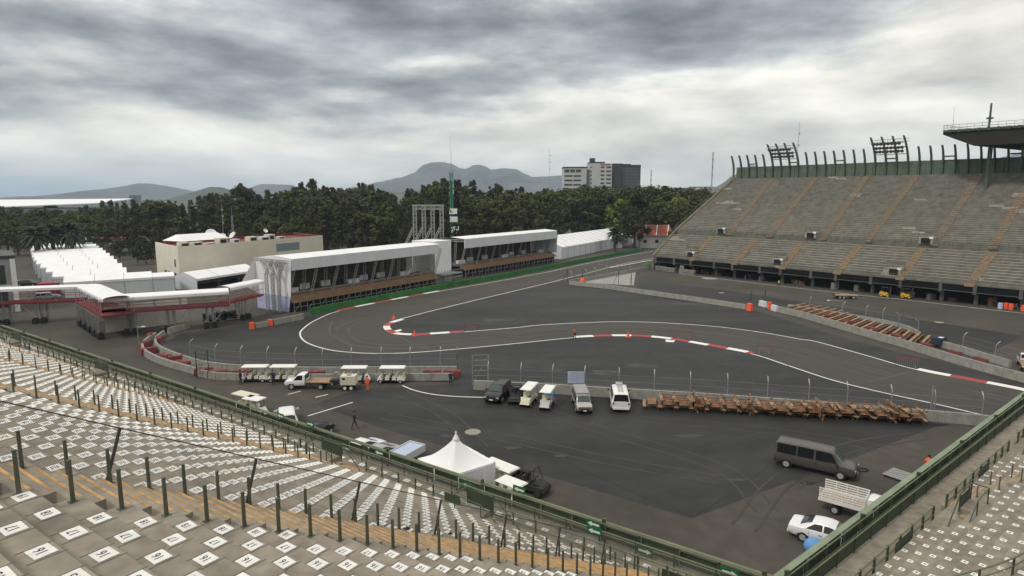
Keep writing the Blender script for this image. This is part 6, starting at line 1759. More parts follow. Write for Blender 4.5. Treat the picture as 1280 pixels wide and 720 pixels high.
# slim masts on the skyline
def skyline_mast(px, ytop, ybot, Y, label, r=.25, lattice=True):
    c = PD(px, Y, 0); z0, z1 = 0, HZ(ytop, Y)
    root = thing('radio_mast', label, 'mast', c)
    b = MB()
    if lattice: truss(b, (0, 0, 0), (0, 0, z1), r * 3.2, r * .5, 40)
    else: b.tube((0, 0, 0), (0, 0, z1), r, r * .5)
    b.build('lattice', M['galv'], root)
    b = MB()
    for t in (.7, .8, .9): b.box((r * 2, 0, z1 * t), (r * 4, r * 2, r * 6))
    b.build('aerial', M['galv'], root)
skyline_mast(887, 190, 235, 420, 'grey lattice mast on the skyline left of the far grandstand', .16)
skyline_mast(686.5, 186, 230, 700, 'very thin mast on the skyline left of the office block', .22, False)
skyline_mast(990, 152, 180, 330, 'thin whip mast rising behind the left floodlight rack', .16, False)
skyline_mast(282, 254, 300, 190, 'thin pole standing behind the beige building', .10, False)
skyline_mast(812, 212, 240, 520, 'short dark mast right of the office block', .16)

# ------------------------------------------------------------------ trees
def crown_mesh(name, seed, h, w, base, kind, nclump, nleaf, m):
    r = random.Random(seed); b = MB()
    cl = []
    for i in range(nclump):
        t = r.random() ** .8
        z = base + (h - base) * t
        if kind == 'tall': rad = w * (.95 - .75 * t ** 1.4) * (.55 + .45 * math.sin(min(1, t * 3) * PI / 2))
        else: rad = w * math.sqrt(max(.03, 1 - ((t - .42) / .62) ** 2))
        a = r.random() * 2 * PI; rr_ = rad * math.sqrt(r.random()) 
        cl.append((rr_ * math.cos(a), rr_ * math.sin(a), z, (.55 + .7 * r.random()) * w * .27))
    # top leaders give an uneven outline
    for i in range(5):
        a = r.random() * 2 * PI; cl.append((math.cos(a) * w * .25 * r.random(), math.sin(a) * w * .25, h * (.92 + .12 * r.random()), w * .13))
    for (x, y, z, s) in cl:
        for k in range(nleaf):
            d = Vector((r.gauss(0, 1), r.gauss(0, 1), r.gauss(0, .8)))
            if d.length < 1e-3: continue
            d = d.normalized() * s * (.45 + .6 * r.random()); c = Vector((x, y, z)) + d
            q = .17 + .27 * r.random()
            n = (d.normalized() + Vector((r.uniform(-.6, .6), r.uniform(-.6, .6), r.uniform(-.1, .9)))).normalized()
            u = n.cross(Vector((0, 0, 1))); u = u.normalized() if u.length > .1 else Vector((1, 0, 0)); v = n.cross(u)
            an = r.random() * PI; u, v = u * math.cos(an) + v * math.sin(an), v * math.cos(an) - u * math.sin(an)
            b.poly([c - u * q - v * q * .5, c + u * q * .3 - v * q * .8, c + u * q * 1.1 + v * q * .3, c - u * q * .2 + v * q * .8], 0 if r.random() > .25 else 1)
    return b.mesh(name, [M[m[0]], M[m[1]]])
def trunk_mesh(name, seed, h, w, base):
    r = random.Random(seed); b = MB()
    b.tube((0, 0, -.1), (0, 0, base), .38, .30, 7); b.tube((0, 0, base), (.2, .1, h * .85), .30, .06, 6)
    for k in range(7):
        z = lerp(base * .7, h * .75, k / 7); a = r.random() * 2 * PI; L = w * (.5 + .4 * r.random())
        b.tube((0, 0, z), (math.cos(a) * L, math.sin(a) * L, z + L * .7), .12, .03, 5)
    return b.mesh(name, [M['bark']])
VAR = {}
for i in range(4): VAR['tall', i] = (crown_mesh('crown', 20 + i, 21, 4.6, 2.0, 'tall', 62, 46, [('leaf0', 'leaf1'), ('leaf1', 'leaf4'), ('leaf0', 'leaf4'), ('leaf4', 'leaf1')][i]), trunk_mesh('trunk', i, 21, 4.2, 5))
for i in range(3): VAR['round', i] = (crown_mesh('crown', 40 + i, 14, 5.6, 2.6, 'round', 56, 50, [('leaf1', 'leaf0'), ('leaf2', 'leaf1'), ('leaf4', 'leaf2')][i]), trunk_mesh('trunk', 9 + i, 14, 4.4, 4))
for i in range(2): VAR['bright', i] = (crown_mesh('crown', 60 + i, 12, 4.4, 2.0, 'round', 46, 48, ('leaf3', 'leaf2')), trunk_mesh('trunk', 19 + i, 12, 3.4, 3))
for i in range(2): VAR['round', 3 + i] = (crown_mesh('crown', 70 + i, 14, 5.0, 2.4, 'round', 60, 46, [('leaf2', 'leaf4'), ('leaf2', 'leaf0')][i]), trunk_mesh('trunk', 29 + i, 14, 4.4, 4))
VAR['tall', 4] = (crown_mesh('crown', 81, 21, 3.6, 3.0, 'tall', 58, 46, ('leaf2', 'leaf4')), trunk_mesh('trunk', 33, 21, 4.2, 6))
TL = {'tall': ('tall dark casuarina like tree in the dense belt behind the circuit', 'dark trees in the belt behind the circuit'), 'round': ('broad round crowned tree in the belt behind the circuit', 'round trees in the belt behind the circuit'), 'bright': ('yellow green round tree behind the white gabled tent', 'yellow green trees behind the tent')}
def tree(kind, i, x, y, h, wscale=1.0, label=None, group=None):
    cm, tm_ = VAR[kind, i]; base = {'tall': 21, 'round': 14, 'bright': 12}[kind]
    s = h / base
    root = thing('broadleaf_tree' if kind != 'tall' else 'casuarina_tree', label or TL[kind][0], 'tree', (x, y, 0), rnd.random() * 6.28, (group or TL[kind][1]) if not label else None)
    root.scale = (s * wscale, s * wscale, s)
    c = bpy.data.objects.new('crown', cm); COL.objects.link(c); c.parent = root
    t = bpy.data.objects.new('trunk', tm_); COL.objects.link(t); t.parent = root
    return root
def tree_at(px, Y, ytop, kind, i=None, ws=1.0, label=None):
    p = PD(px, Y, 0); h = max(5, HZ(ytop, Y)); n = {'tall': 5, 'round': 5, 'bright': 2}[kind]
    return tree(kind, rnd.randrange(n) if i is None else i, p.x, p.y, h, ws, label)
# profile of tree tops along the belt
prof = [(-40, 262), (0, 262), (60, 258), (120, 256), (180, 250), (225, 250), (262, 247), (300, 238), (330, 240), (350, 240), (392, 231), (420, 237), (440, 231), (465, 235), (500, 243), (520, 240), (545, 229), (585, 229), (610, 236), (650, 235), (690, 236), (730, 238), (770, 238), (810, 237), (850, 240), (890, 243), (930, 245), (960, 247)]
def ptop(px):
    for (a, ya), (c, yc) in zip(prof, prof[1:]):
        if a <= px <= c: return lerp(ya, yc, (px - a) / (c - a))
    return 250
px = -40
while px < 900:          # back row makes the skyline
    Y = rnd.uniform(300, 380) if px > 260 else rnd.uniform(380, 470)
    tree_at(px, Y, ptop(px) + rnd.uniform(-3, 8), 'tall' if rnd.random() < .75 and px < 700 else 'round', ws=rnd.uniform(.9, 1.25))
    px += rnd.uniform(7, 11.5)
px = 150
while px < 690:          # middle row
    Y = rnd.uniform(245, 295)
    tree_at(px, Y, ptop(px) + rnd.uniform(4, 20), 'tall' if rnd.random() < .7 else 'round', ws=rnd.uniform(1.0, 1.3))
    px += rnd.uniform(10, 16)
px = 320
while px < 545:          # front row behind the hospitality stand
    Y = rnd.uniform(205, 240)
    tree_at(px, Y, ptop(px) + rnd.uniform(22, 45), 'round' if rnd.random() < .5 else 'tall', ws=1.2)
    px += rnd.uniform(13, 19)
px = 575
while px < 690:
    tree_at(px, rnd.uniform(235, 285), rnd.uniform(246, 262), 'round', ws=1.25); px += rnd.uniform(13, 18)
px = -30
while px < 185:
    tree_at(px, rnd.uniform(290, 370), rnd.uniform(260, 272), 'round', ws=1.35); px += rnd.uniform(7, 11)
px = 690
while px < 930:
    tree_at(px, rnd.uniform(560, 700) if px < 760 else rnd.uniform(330, 420), rnd.uniform(242, 250), 'round', ws=1.3); px += rnd.uniform(8, 13)
for px, Y, yt, k in [(702, 480, 256, 'bright'), (720, 500, 253, 'bright'), (742, 490, 252, 'bright'), (762, 330, 247, 'bright'), (776, 300, 252, 'bright'), (712, 520, 257, 'bright'), (732, 520, 254, 'bright'), (846, 300, 250, 'bright'), (655, 430, 258, 'bright'), (690, 510, 254, 'bright')]:
    tree_at(px, Y, yt, k, ws=1.25)
tree_at(793, 262, 243, 'round', 0, .9, 'large dark spreading tree right of the white gabled tent')
tree_at(853, 256, 256, 'round', 1, .8, 'green tree in front of the right end of the red roofed house')
tree_at(868, 270, 256, 'round', 2, 1.3, 'dark tree behind the left edge of the far grandstand')
tree_at(693, 250, 290, 'round', 1, 1.1, 'low shrubby tree at the right end of hospitality roof')
tree_at(183, 200, 300, 'round', 0, .9, 'dark tree left of the beige building')
tree_at(172, 205, 284, 'tall', 1, .9, 'dark narrow tree at the end of the paddock tents')
tree_at(150, 215, 300, 'round', 1, .9, 'small tree among the paddock tents on the left')
tree_at(304, 330, 232, 'tall', 2, .8, 'tall feathery tree standing above the belt behind the beige building')
tree_at(394, 310, 227, 'tall', 0, .8, 'tallest pointed dark tree above the hospitality stand roof')
px = -30
while px < 190:
    tree_at(px, rnd.uniform(225, 300), rnd.uniform(272, 284), 'round', ws=1.3); px += rnd.uniform(9, 15)
px = 806
while px < 905:
    tree_at(px, rnd.uniform(285, 330), rnd.uniform(250, 259), 'round', ws=1.3); px += rnd.uniform(8, 13)
# palms
def palm(px, Y, ytop, label):
    c = PD(px, Y, 0); h = HZ(ytop, Y)
    root = thing('palm_tree', label, 'palm tree', c)
    b = MB(); hh = h * .72
    for k in range(6): b.tube((0, 0, hh * k / 6), (0, 0, hh * (k + 1) / 6), .62 - .03 * k, .55 - .03 * k, 8)
    b.build('trunk', M['bark'], root)
    b = MB(); r = random.Random(int(px)); L = h * .34
    for k in range(100):
        a = r.random() * 2 * PI; el = r.uniform(-.7, 1.45); pts = []
        for j in range(6):
            t = j / 5; rad = L * t * math.cos(el * (1 - .35 * t)); z = hh + L * (math.sin(el) * t - .55 * t * t * (1.1 - .3 * math.sin(el)))
            pts.append(Vector((math.cos(a) * rad, math.sin(a) * rad, z)))
        sd = Vector((-math.sin(a), math.cos(a), 0))
        for p, q, t in zip(pts, pts[1:], (0, .2, .4, .6, .8)):
            w = .55 * math.sin(PI * (t * .8 + .18)); w2 = .55 * math.sin(PI * min(1, (t + .2) * .8 + .18))
            b.poly([p, q, q + sd * w2 - Vector((0, 0, w2 * .5)), p + sd * w - Vector((0, 0, w * .5))]); b.poly([p, q, q - sd * w2 - Vector((0, 0, w2 * .5)), p - sd * w - Vector((0, 0, w * .5))])
    b.build('crown', M['palm'], root)
for px, Y, yt, lb_ in [(49, 198, 277, 'stout palm tree leftmost of the group above the paddock tents'), (69, 206, 274, 'stout palm tree with thick dark trunk second from left'), (92, 208, 273, 'tall stout palm tree in the middle of the palm group'), (104, 250, 277, 'palm tree rightmost of the group above the paddock tents'), (62, 240, 278, 'palm tree behind the two left palms'), (768, 245, 281, 'palm tree behind the white gabled tent by the white house')]:
    palm(px, Y, yt, lb_)

# ------------------------------------------------------------------ houses and office block behind
def block(root, x, y, w, d, h, m, z0=0, name='wall'):
    b = MB(); b.hexa([(x, y, z0), (x + w, y, z0), (x + w, y + d, z0), (x, y + d, z0)], [(x, y, z0 + h), (x + w, y, z0 + h), (x + w, y + d, z0 + h), (x, y + d, z0 + h)]); return b.build(name, M[m], root)
Yo = 520.0
def ox(px): return PD(px, Yo, 30).x
zc_ = lambda py: HZ(py, Yo)
root = thing('office_block', 'white mid-rise office block with rows of dark windows above the trees', 'office building', (ox(720), Yo, 0))
X = lambda px: ox(px) - ox(720)
block(root, X(704.5), 0, X(733) - X(704.5), 18, zc_(210), 'white_build'); block(root, X(704), -.3, X(734) - X(704), 18.6, 1.0, 'dark_build', zc_(210) + .01, 'roof')
block(root, X(737), 2, X(765) - X(737), 20, zc_(204), 'white_build'); block(root, X(733.01), 1, X(736.98) - X(733.01), 12, zc_(212), 'dark_build2', 0, 'stair_core')
block(root, X(737), 2, X(756) - X(737), 16, 1.2, 'dark_build', zc_(204) + .01, 'roof'); block(root, X(738), 4, 4, 6, 3.0, 'dark_build', zc_(204) + 1.3, 'plant_room')
for k, py in enumerate((214, 219.5, 225, 230.5, 236)):
    b = MB()
    segs = [(705.5, 711.5), (712.5, 718.5), (719.5, 726)] if k == 0 else [(705.5, 715.5), (716.5, 726)]
    for a, c in segs: b.hexa([(X(a), -.12, zc_(py) - 1.0), (X(c), -.12, zc_(py) - 1.0), (X(c), .02, zc_(py) - 1.0), (X(a), .02, zc_(py) - 1.0)], [(X(a), -.12, zc_(py) + (1.4 if k == 0 else .4)), (X(c), -.12, zc_(py) + (1.4 if k == 0 else .4)), (X(c), .02, zc_(py) + (1.4 if k == 0 else .4)), (X(a), .02, zc_(py) + (1.4 if k == 0 else .4))])
    b.build('window', M['win'], root)
for k in range(7):
    z = zc_(209 + k * 5.0)
    for a, c in ((751, 755.5), (758, 764)):
        b = MB(); b.hexa([(X(a), 1.88, z - .6), (X(c), 1.88, z - .6), (X(c), 2.02, z - .6), (X(a), 2.02, z - .6)], [(X(a), 1.88, z + .7), (X(c), 1.88, z + .7), (X(c), 2.02, z + .7), (X(a), 2.02, z + .7)]); b.build('window', M['win'], root)
    if k % 1 == 0:
        b = MB(); b.hexa([(X(738), 1.88, z - .4), (X(740), 1.88, z - .4), (X(740), 2.02, z - .4), (X(738), 2.02, z - .4)], [(X(738), 1.88, z + .5), (X(740), 1.88, z + .5), (X(740), 2.02, z + .5), (X(738), 2.02, z + .5)]); b.build('window', M['win'], root)
b = MB(); b.box((X(756.5), 1.85, zc_(205.5)), (X(763) - X(750), .12, .9)); b.build('red_sign_band', mat('faded_red', (.30, .09, .08), .8, .2, 1), root)
root = thing('office_tower', 'dark grey clad office tower joined right of the white block', 'office building', (ox(785), Yo + 4, 0)); X2 = lambda px: ox(px) - ox(785)
block(root, X2(765.2), 0, X2(779) - X2(765.2), 20, zc_(204), 'dark_build'); block(root, X2(779.02), 1.5, X2(802) - X2(779.02), 18, zc_(209), 'dark_build2')
block(root, X2(779), 3, X2(790) - X2(779), 10, 3.0, 'dark_build', zc_(209) + .01, 'plant_room'); block(root, X2(790.1), 1.2, X2(802) - X2(790.1), 18, 2.2, 'dark_build', zc_(209) + .012, 'roof')
b = MB()
for k in range(12): b.box((X2(780 + k * 1.95), 1.42, zc_(222)), (.22, .15, zc_(209.5) - zc_(236)))
for k in range(7): b.box((X2(790.5), 1.40, zc_(212 + k * 4)), (X2(802) - X2(779), .18, .3))
b.build('mullion', M['dark_build'], root)
# white house with red roof and others
def hipped(px0, px1, Y, ybase_h, h_wall, h_roof, label, wallm='white_build', roofm='terra', depth=12):
    x0 = PD(px0, Y, 3).x; x1 = PD(px1, Y, 3).x; root = thing('house', label, 'house', ((x0 + x1) / 2, Y, 0)); w = (x1 - x0) / 2
    block(root, -w, 0, 2 * w, depth, h_wall, wallm)
    b = MB(); o = .6
    b.hexa([(-w - o, -o, h_wall + .01), (w + o, -o, h_wall + .01), (w + o, depth + o, h_wall + .01), (-w - o, depth + o, h_wall + .01)], [(-w * .85, depth * .42, h_wall + h_roof), (w * .85, depth * .42, h_wall + h_roof), (w * .85, depth * .58, h_wall + h_roof), (-w * .85, depth * .58, h_wall + h_roof)])
    rf = b.build('roof', M[roofm], root)
    b = MB()
    for k in range(3): 
        x = lerp(-w * .6, w * .75, k / 2); b.beam((x - 1.0, -o - .02, h_wall + .08), (x + .6, depth * .40, h_wall + h_roof + .05), .35, .12)
    b.build('roof_strip', M['white'], rf)
    for k in range(3):
        x = lerp(-w * .7, w * .7, k / 2); b = MB(); b.box((x, -.03, h_wall * .55), (1.4, .1, 1.4)); b.build('window', M['win'], root)
hipped(800, 842, 262, 0, 5.2, 4.2, 'white house with striped terracotta roof left of the far grandstand')
hipped(846, 862, 285, 0, 4, 3.4, 'small house with brown red roof half hidden by the grandstand edge')
hipped(728, 778, 262, 0, 4.4, .5, 'flat roofed white building behind the gabled tent', roofm='white_build', depth=9)
hipped(790, 812, 300, 0, 6, 3.0, 'terracotta roofed building behind the dark spreading tree')
# garden wall and kiosks right of tent
root = thing('garden_wall', 'pale wall and fence in front of the red roofed house', 'wall', P(820, 304) ); b = MB(); b.box((0, 0, 1.0), (34, .3, 2.0), -.12); b.build('wall', M['white_build'], root)
b = MB()
for k in range(18): b.box((-16.5 + k * 1.95, -.2 - (-16.5 + k * 1.95) * .12, 2.3), (.12, .12, .8))
b.build('post', M['galv'], root)
# hoops shelter beyond lawn
root = thing('white_shelter', 'white arched frame shelter on the lawn behind the right hospitality stand', 'shelter', PD(687, 300, 0))
b = MB()
for k in range(9):
    a = PI * k / 8; a2 = PI * (k + 1) / 8
    for y in (0, 4):
        if k < 8: b.tube((-5 + 5 * (1 - math.cos(a)), y, 9 * math.sin(a) * .8), (-5 + 5 * (1 - math.cos(a2)), y, 9 * math.sin(a2) * .8), .18, n=5)
    b.tube((-5 + 5 * (1 - math.cos(a)), 0, 9 * math.sin(a) * .8), (-5 + 5 * (1 - math.cos(a)), 4, 9 * math.sin(a) * .8), .12, n=4)
b.build('frame', M['white'], root)
b = MB()
for k in range(8):
    a, a2 = PI * k / 8, PI * (k + 1) / 8
    b.poly([(-5 + 5 * (1 - math.cos(a)), .2, 9 * math.sin(a) * .8), (-5 + 5 * (1 - math.cos(a2)), .2, 9 * math.sin(a2) * .8), (-5 + 5 * (1 - math.cos(a2)), 3.8, 9 * math.sin(a2) * .8), (-5 + 5 * (1 - math.cos(a)), 3.8, 9 * math.sin(a) * .8)])
b.build('cover', M['canvas_grey'], root)
# far white houses by the skyline: each a small house
for i in range(44):
    if i < 24: px, Y, py = rnd.uniform(838, 925), rnd.uniform(600, 1000), rnd.uniform(233, 239)
    elif i < 34: px, Y, py = rnd.uniform(455, 530), rnd.uniform(700, 1200), rnd.uniform(240, 243)
    else: px, Y, py = rnd.uniform(100, 160), rnd.uniform(215, 290), 0
    c = PD(px, Y, 0); h = HZ(py, Y) if py else rnd.uniform(3, 5); w = rnd.uniform(8, 20)
    if h < 3: h = 4
    root = thing('flat_house', ['small pale far house right of the office tower', 'small pale far house beyond the trees under the volcano', 'low pale shed among the trees behind the paddock tents'][0 if i < 24 else 1 if i < 34 else 2], 'house', c, 0, ['far houses right of the office tower', 'far houses under the volcano', 'sheds behind the paddock tents'][0 if i < 24 else 1 if i < 34 else 2])
    block(root, -w / 2, 0, w, w * .7, h, rnd.choice(['white_build', 'city', 'grey_build', 'white_build']))
    block(root, -w / 2 - .2, -.2, w + .4, w * .7 + .4, .5, rnd.choice(['terra', 'city', 'dark_build2']), h + .01, 'roof')
    b = MB()
    for k in range(3): b.box((-w * .3 + k * w * .3, -.04, h * .6), (w * .12, .1, h * .2))
    b.build('window', M['win'], root)
# great white shed roof on the left skyline
Ya = 430; xa, xb = PD(-160, Ya, 20).x, PD(121, Ya, 20).x
root = thing('arena_hall', 'long low hall with huge white roof on the left skyline', 'hall', ((xa + xb) / 2, Ya, 0)); w = (xb - xa) / 2
block(root, -w, 3, 2 * w - 6, 40, HZ(260, Ya) - .3, 'grey_build')
b = MB(); za, zb = HZ(265, Ya), HZ(251.5, Ya)
for k in range(10):
    x0, x1 = lerp(-w, w, k / 10), lerp(-w, w, (k + 1) / 10); e0, e1 = lerp(HZ(264.5, Ya), HZ(253.5, Ya), k / 10), lerp(HZ(264.5, Ya), HZ(253.5, Ya), (k + 1) / 10)
    r0, r1 = lerp(HZ(251, Ya), HZ(248.5, Ya), k / 10), lerp(HZ(251, Ya), HZ(248.5, Ya), (k + 1) / 10)
    b.hexa([(x0, 0, e0 - .5), (x1, 0, e1 - .5), (x1, 42, r1 - .5), (x0, 42, r0 - .5)], [(x0, 0, e0), (x1, 0, e1), (x1, 42, r1), (x0, 42, r0)])
b.build('roof', M['canvas'], root)
b = MB()
for k in range(24): b.box((lerp(-w, w, k / 24), 1.5, HZ(266, Ya) - 3), (.5, .5, 6))
b.build('column', M['dark_steel'], root)
# dark block tower on left skyline
root = thing('tower_block', 'small dark square tower block on the left skyline above the trees', 'building', PD(167, 1500, 0)); block(root, -9, 0, 18, 18, HZ(245, 1500), 'dark_build2'); block(root, -9.3, -.3, 18.6, 18.6, 1.5, 'dark_build', HZ(245, 1500) + .01, 'roof')
b = MB(); [b.box((0, -.1, 10 + k * 4), (16, .3, 1.4)) for k in range(3)]; b.build('window', M['win'], root)

# ------------------------------------------------------------------ hills
def hill(name, sil, Y, depth, m, base=246, seed=0, rough=12):
    xs = []; n = 160
    def top(px):
        for (a, ya), (c, yc) in zip(sil, sil[1:]):
            if a <= px <= c:
                t = (px - a) / (c - a); t = t * t * (3 - 2 * t) * .5 + t * .5; return lerp(ya, yc, t)
        return base
    b = MB(); p0, p1 = sil[0][0], sil[-1][0]; m_ = 28
    grid = []
    for j in range(m_ + 1):
        v = j / m_ * 2 - 1; row = []
        for i in range(n + 1):
            px = lerp(p0, p1, i / n); x = PD(px, Y, 100).x; hz = max(0, HZ(top(px), Y))
            f = max(0, 1 - abs(v)) ** 1.15
            y = Y + v * depth
            nz = noise.fractal(Vector((x / 420, y / 420, seed)), .9, 2.1, 6) * rough * 1.3 * (1 if abs(v) > .02 else .25)
            gull = -abs(noise.noise(Vector((x / 260, y / 900, seed + 4)))) * hz * .16 * (1 - f) * f * 4
            row.append((x, y, max(-2, hz * f + nz * f + gull - 2 * (1 - f))))
        grid.append(row)
    base_i = 0; b.v = [p for r in grid for p in r]
    for j in range(m_):
        for i in range(n): b.f.append((j * (n + 1) + i, j * (n + 1) + i + 1, (j + 1) * (n + 1) + i + 1, (j + 1) * (n + 1) + i)); b.m.append(0)
    return structure(b.build(name, M[m], smooth=True))
hill('hills', [(380, 246), (420, 240), (450, 234), (470, 228), (500, 222), (518, 216), (530, 206), (540, 203), (553, 202.5), (566, 205), (575, 210), (583, 211), (592, 206.5), (600, 206), (607, 208), (614, 212), (630, 210), (645, 211), (656, 217), (666, 221), (680, 220), (700, 219), (730, 222), (780, 230), (830, 246)], 4750, 1500, 'hill', seed=1)
hill('hills', [(60, 248), (100, 246), (130, 240), (155, 233), (172, 229), (185, 229.5), (205, 232), (230, 238), (262, 244), (290, 247)], 4400, 1200, 'hill', seed=2)
hill('hills', [(298, 247), (312, 240), (320, 231.5), (328, 230), (365, 231), (372, 234), (385, 237), (430, 243), (470, 247)], 4900, 800, 'hill', seed=3, rough=6)
hill('hills', [(236, 250), (245, 244), (252, 236), (262, 233.5), (275, 234), (286, 237), (296, 243), (310, 250)], 2600, 350, 'hill_near', seed=5, rough=5)
hill('hills', [(872, 246), (895, 238), (915, 224), (928, 211), (938, 206), (950, 210), (975, 226), (1010, 236), (1060, 246)], 5000, 1200, 'hill', seed=6)
hill('hills', [(1100, 244), (1180, 225), (1225, 207), (1250, 196), (1280, 188), (1330, 180), (1420, 190), (1520, 244)], 4300, 1200, 'hill', seed=7)

# ------------------------------------------------------------------ people
def person(label, loc, rz, pose, top, legs, hair=True, held=None):
    """pose: dict of joint offsets; one skinned body"""
    stride = pose.get('stride', .12); bend = pose.get('bend', 0); armL = pose.get('armL', (.05, -.28)); armR = pose.get('armR', (-.05, -.28))
    V = []; E = []; Rr = []
    def add(p, r, parent=None):
        V.append(Vector(p)); Rr.append(r)
        if parent is not None: E.append((parent, len(V) - 1))
        return len(V) - 1
    ca, sa = math.cos(bend), math.sin(bend)
    def up(x, y, z): return (x + sa * (z - .92), y, .92 + ca * (z - .92))
    pel = add((0, 0, .95), .15); ch = add(up(0, 0, 1.2), .145, pel); sh = add(up(0, 0, 1.38), .15, ch); nk = add(up(.01, 0, 1.50), .058, sh)
    hd0 = add(up(.02, 0, 1.58), .085, nk); hd = add(up(.025, 0, 1.66), .098, hd0); add(up(.02, 0, 1.72), .075, hd)
    hands = []
    for s, (fx, dz) in ((1, armL), (-1, armR)):
        sd = add(up(0, s * .19, 1.40), .066, sh); el = add(Vector(up(.0, s * .235, 1.40)) + Vector((fx * .35, s * .02, -.27)), .047, sd); wr = add(Vector(up(0, s * .24, 1.40)) + Vector((fx * 1.2 + .05, s * .01, -.27 + dz * .9)), .035, el)
        hp = add(V[wr] + (V[wr] - V[el]).normalized() * .09, .036, wr); hands.append((V[hp], (V[wr] - V[el]).normalized(), s))
    for s in (1, -1):
        f = stride * s; hp = add((0, s * .10, .90), .095, pel); kn = add((f * .55 + .02, s * .11, .50), .062, hp); an = add((f, s * .11, .09), .045, kn); add((f + .07, s * .12, .04), .042, an); add((f + .16, s * .13, .035), .036, len(V) - 1)
    me = bpy.data.meshes.new('t'); me.from_pydata(V, E, [])
    o = bpy.data.objects.new('t', me); COL.objects.link(o)
    sk = o.modifiers.new('s', 'SKIN'); 
    for i, r in enumerate(Rr): me.skin_vertices[0].data[i].radius = (r, r)
    me.skin_vertices[0].data[pel].use_root = True
    ss = o.modifiers.new('u', 'SUBSURF'); ss.levels = 1; ss.render_levels = 1
    bpy.context.view_layer.update()
    m2 = bpy.data.meshes.new_from_object(o.evaluated_get(bpy.context.evaluated_depsgraph_get()))
    bpy.data.objects.remove(o)
    b = MB(); b.v = [tuple(v.co) for v in m2.vertices]
    for p in m2.polygons:
        c = p.center; z = c.z; far = (c - Vector(up(0, 0, 1.3))).length
        mi = 0
        hz = Vector(up(.02, 0, 1.49))
        if (c - Vector(up(.02, 0, 1.64))).length < .17 and c.z > hz.z - .03: mi = 2
        elif z < .10: mi = 3
        elif z < .93: mi = 1
        for h_, d_, s_ in hands:
            if (c - h_).length < .09: mi = 2
        b.f.append(tuple(p.vertices)); b.m.append(mi)
    bpy.data.meshes.remove(m2)
    # fingers and a thumb, curled
    for h_, d_, s_ in hands:
        side = Vector((1, 0, 0)); 
        for k, L in enumerate((.06, .07, .065, .05)):
            p = h_ + side * (.025 - .017 * k) + d_ * .02; q = p + d_ * L * .6; b.tube(p, q, .009, .008, 5, 2); b.tube(q, q + (d_ + Vector((.0, -s_ * .8, 0))).normalized() * L * .5, .008, .006, 5, 2)
        b.tube(h_ + side * .03 - d_ * .02, h_ + side * .055 + d_ * .03, .010, .007, 5, 2)
    # nose and ears
    n_ = Vector(up(.12, 0, 1.64)); b.tube(Vector(up(.09, 0, 1.655)), n_, .012, .016, 5, 2)
    for s in (1, -1): b.tube(Vector(up(.02, s * .085, 1.64)), Vector(up(.02, s * .108, 1.645)), .022, .018, 6, 2); b.tube(Vector(up(.095, s * .034, 1.675)), Vector(up(.112, s * .034, 1.675)), .011, .009, 5, 3)
    b.tube(Vector(up(.10, -.025, 1.60)), Vector(up(.10, .025, 1.60)), .007, n=5, mi=4)
    root = b.build('person', [M[top], M[legs], M['skin'], M['plastic'], M['lamp_r']], smooth=True); root.location = loc; root.rotation_euler = (0, 0, rz)
    tag(root, label, 'person')
    if hair:
        h = MB(); c = Vector(up(.0, 0, 1.695)); h.lathe([(.03, -.10), (.10, -.04), (.108, .02), (.085, .07), (.03, .095)], n=12); hh = h.build('hair' if hair is True else 'cap', M['hair'] if hair is True else M[hair], root, smooth=True); hh.location = c; hh.rotation_euler = (0, bend, 0)
    return root
person('man in orange overalls standing beside the cream generator trailer', P(459.5, 488.5), -1.8, {'stride': .1, 'armL': (.2, -.15)}, 'hi_vis', 'hi_vis')
person('person in dark clothes with pale shirt standing alone by the double wall', P(563.5, 482), -1.4, {'stride': .05, 'armL': (.25, -.05), 'armR': (.25, -.05)}, 'navy', 'plastic')
person('man in dark jacket and jeans walking across the apron near the left railing', P(443, 536), .35, {'stride': .28, 'bend': .08, 'armL': (.15, -.24), 'armR': (-.12, -.26)}, 'jacket', 'jeans')
person('man in navy standing at the left end of the first shuttle cart', P(301, 480.5), 0, {'stride': .08}, 'navy', 'jeans')
person('man in navy standing between the first two shuttle carts', P(341.5, 481), -1.5, {'stride': .1}, 'navy', 'jeans')
person('person with orange top standing on the track at the start of the kerb', P(718.5, 423), 2.6, {'stride': .14, 'bend': .1}, 'orange', 'plastic')
person('worker in red orange shirt seen over the right parapet', P(1159, 596), 1.0, {'stride': .1, 'bend': .3}, 'hi_vis', 'jeans')
person('worker in lime vest standing on the white line before the far grandstand', P(973.5, 358.5), -1.2, {'stride': .12}, 'green_vest', 'plastic')
# little red marker posts with covers on the kerb
for px, py, l in [(785, 421.5, 'red marker cone on the kerb behind the standing person'), (518, 420, 'red marker cone on the hairpin kerb'), (492, 399, 'red white marker cone before the hairpin kerb')]:
    b = MB(); b.box((0, 0, .04), (.6, .6, .07)); b.lathe([(.26, .07), (.17, .5), (.12, .52), (.06, .95), (.05, 1.0)], n=10); o = b.build('marker_cone', M['orange']); o.location = P(px, py); tag(o, l, 'cone')
# light poles near the double wall and infield
def lamp_pole(px, py, h, label, arm=1.2):
    root = thing('lamp_pole', label, 'pole', P(px, py)); b = MB(); b.tube((0, 0, 0), (0, 0, h), .07, .05); b.tube((0, 0, h - .1), (arm, 0, h), .04); b.build('pole', M['galv'], root)
    b = MB(); b.box((arm, 0, h - .02), (.45, .25, .14)); b.build('lamp_head', M['white'], root)
lamp_pole(174, 437, 3.4, 'thin grey pole with small white lamp by the curved double wall', .9)
lamp_pole(1052, 397, 3.2, 'slim pole with a horizontal arm among the striped timbers', -2.6)

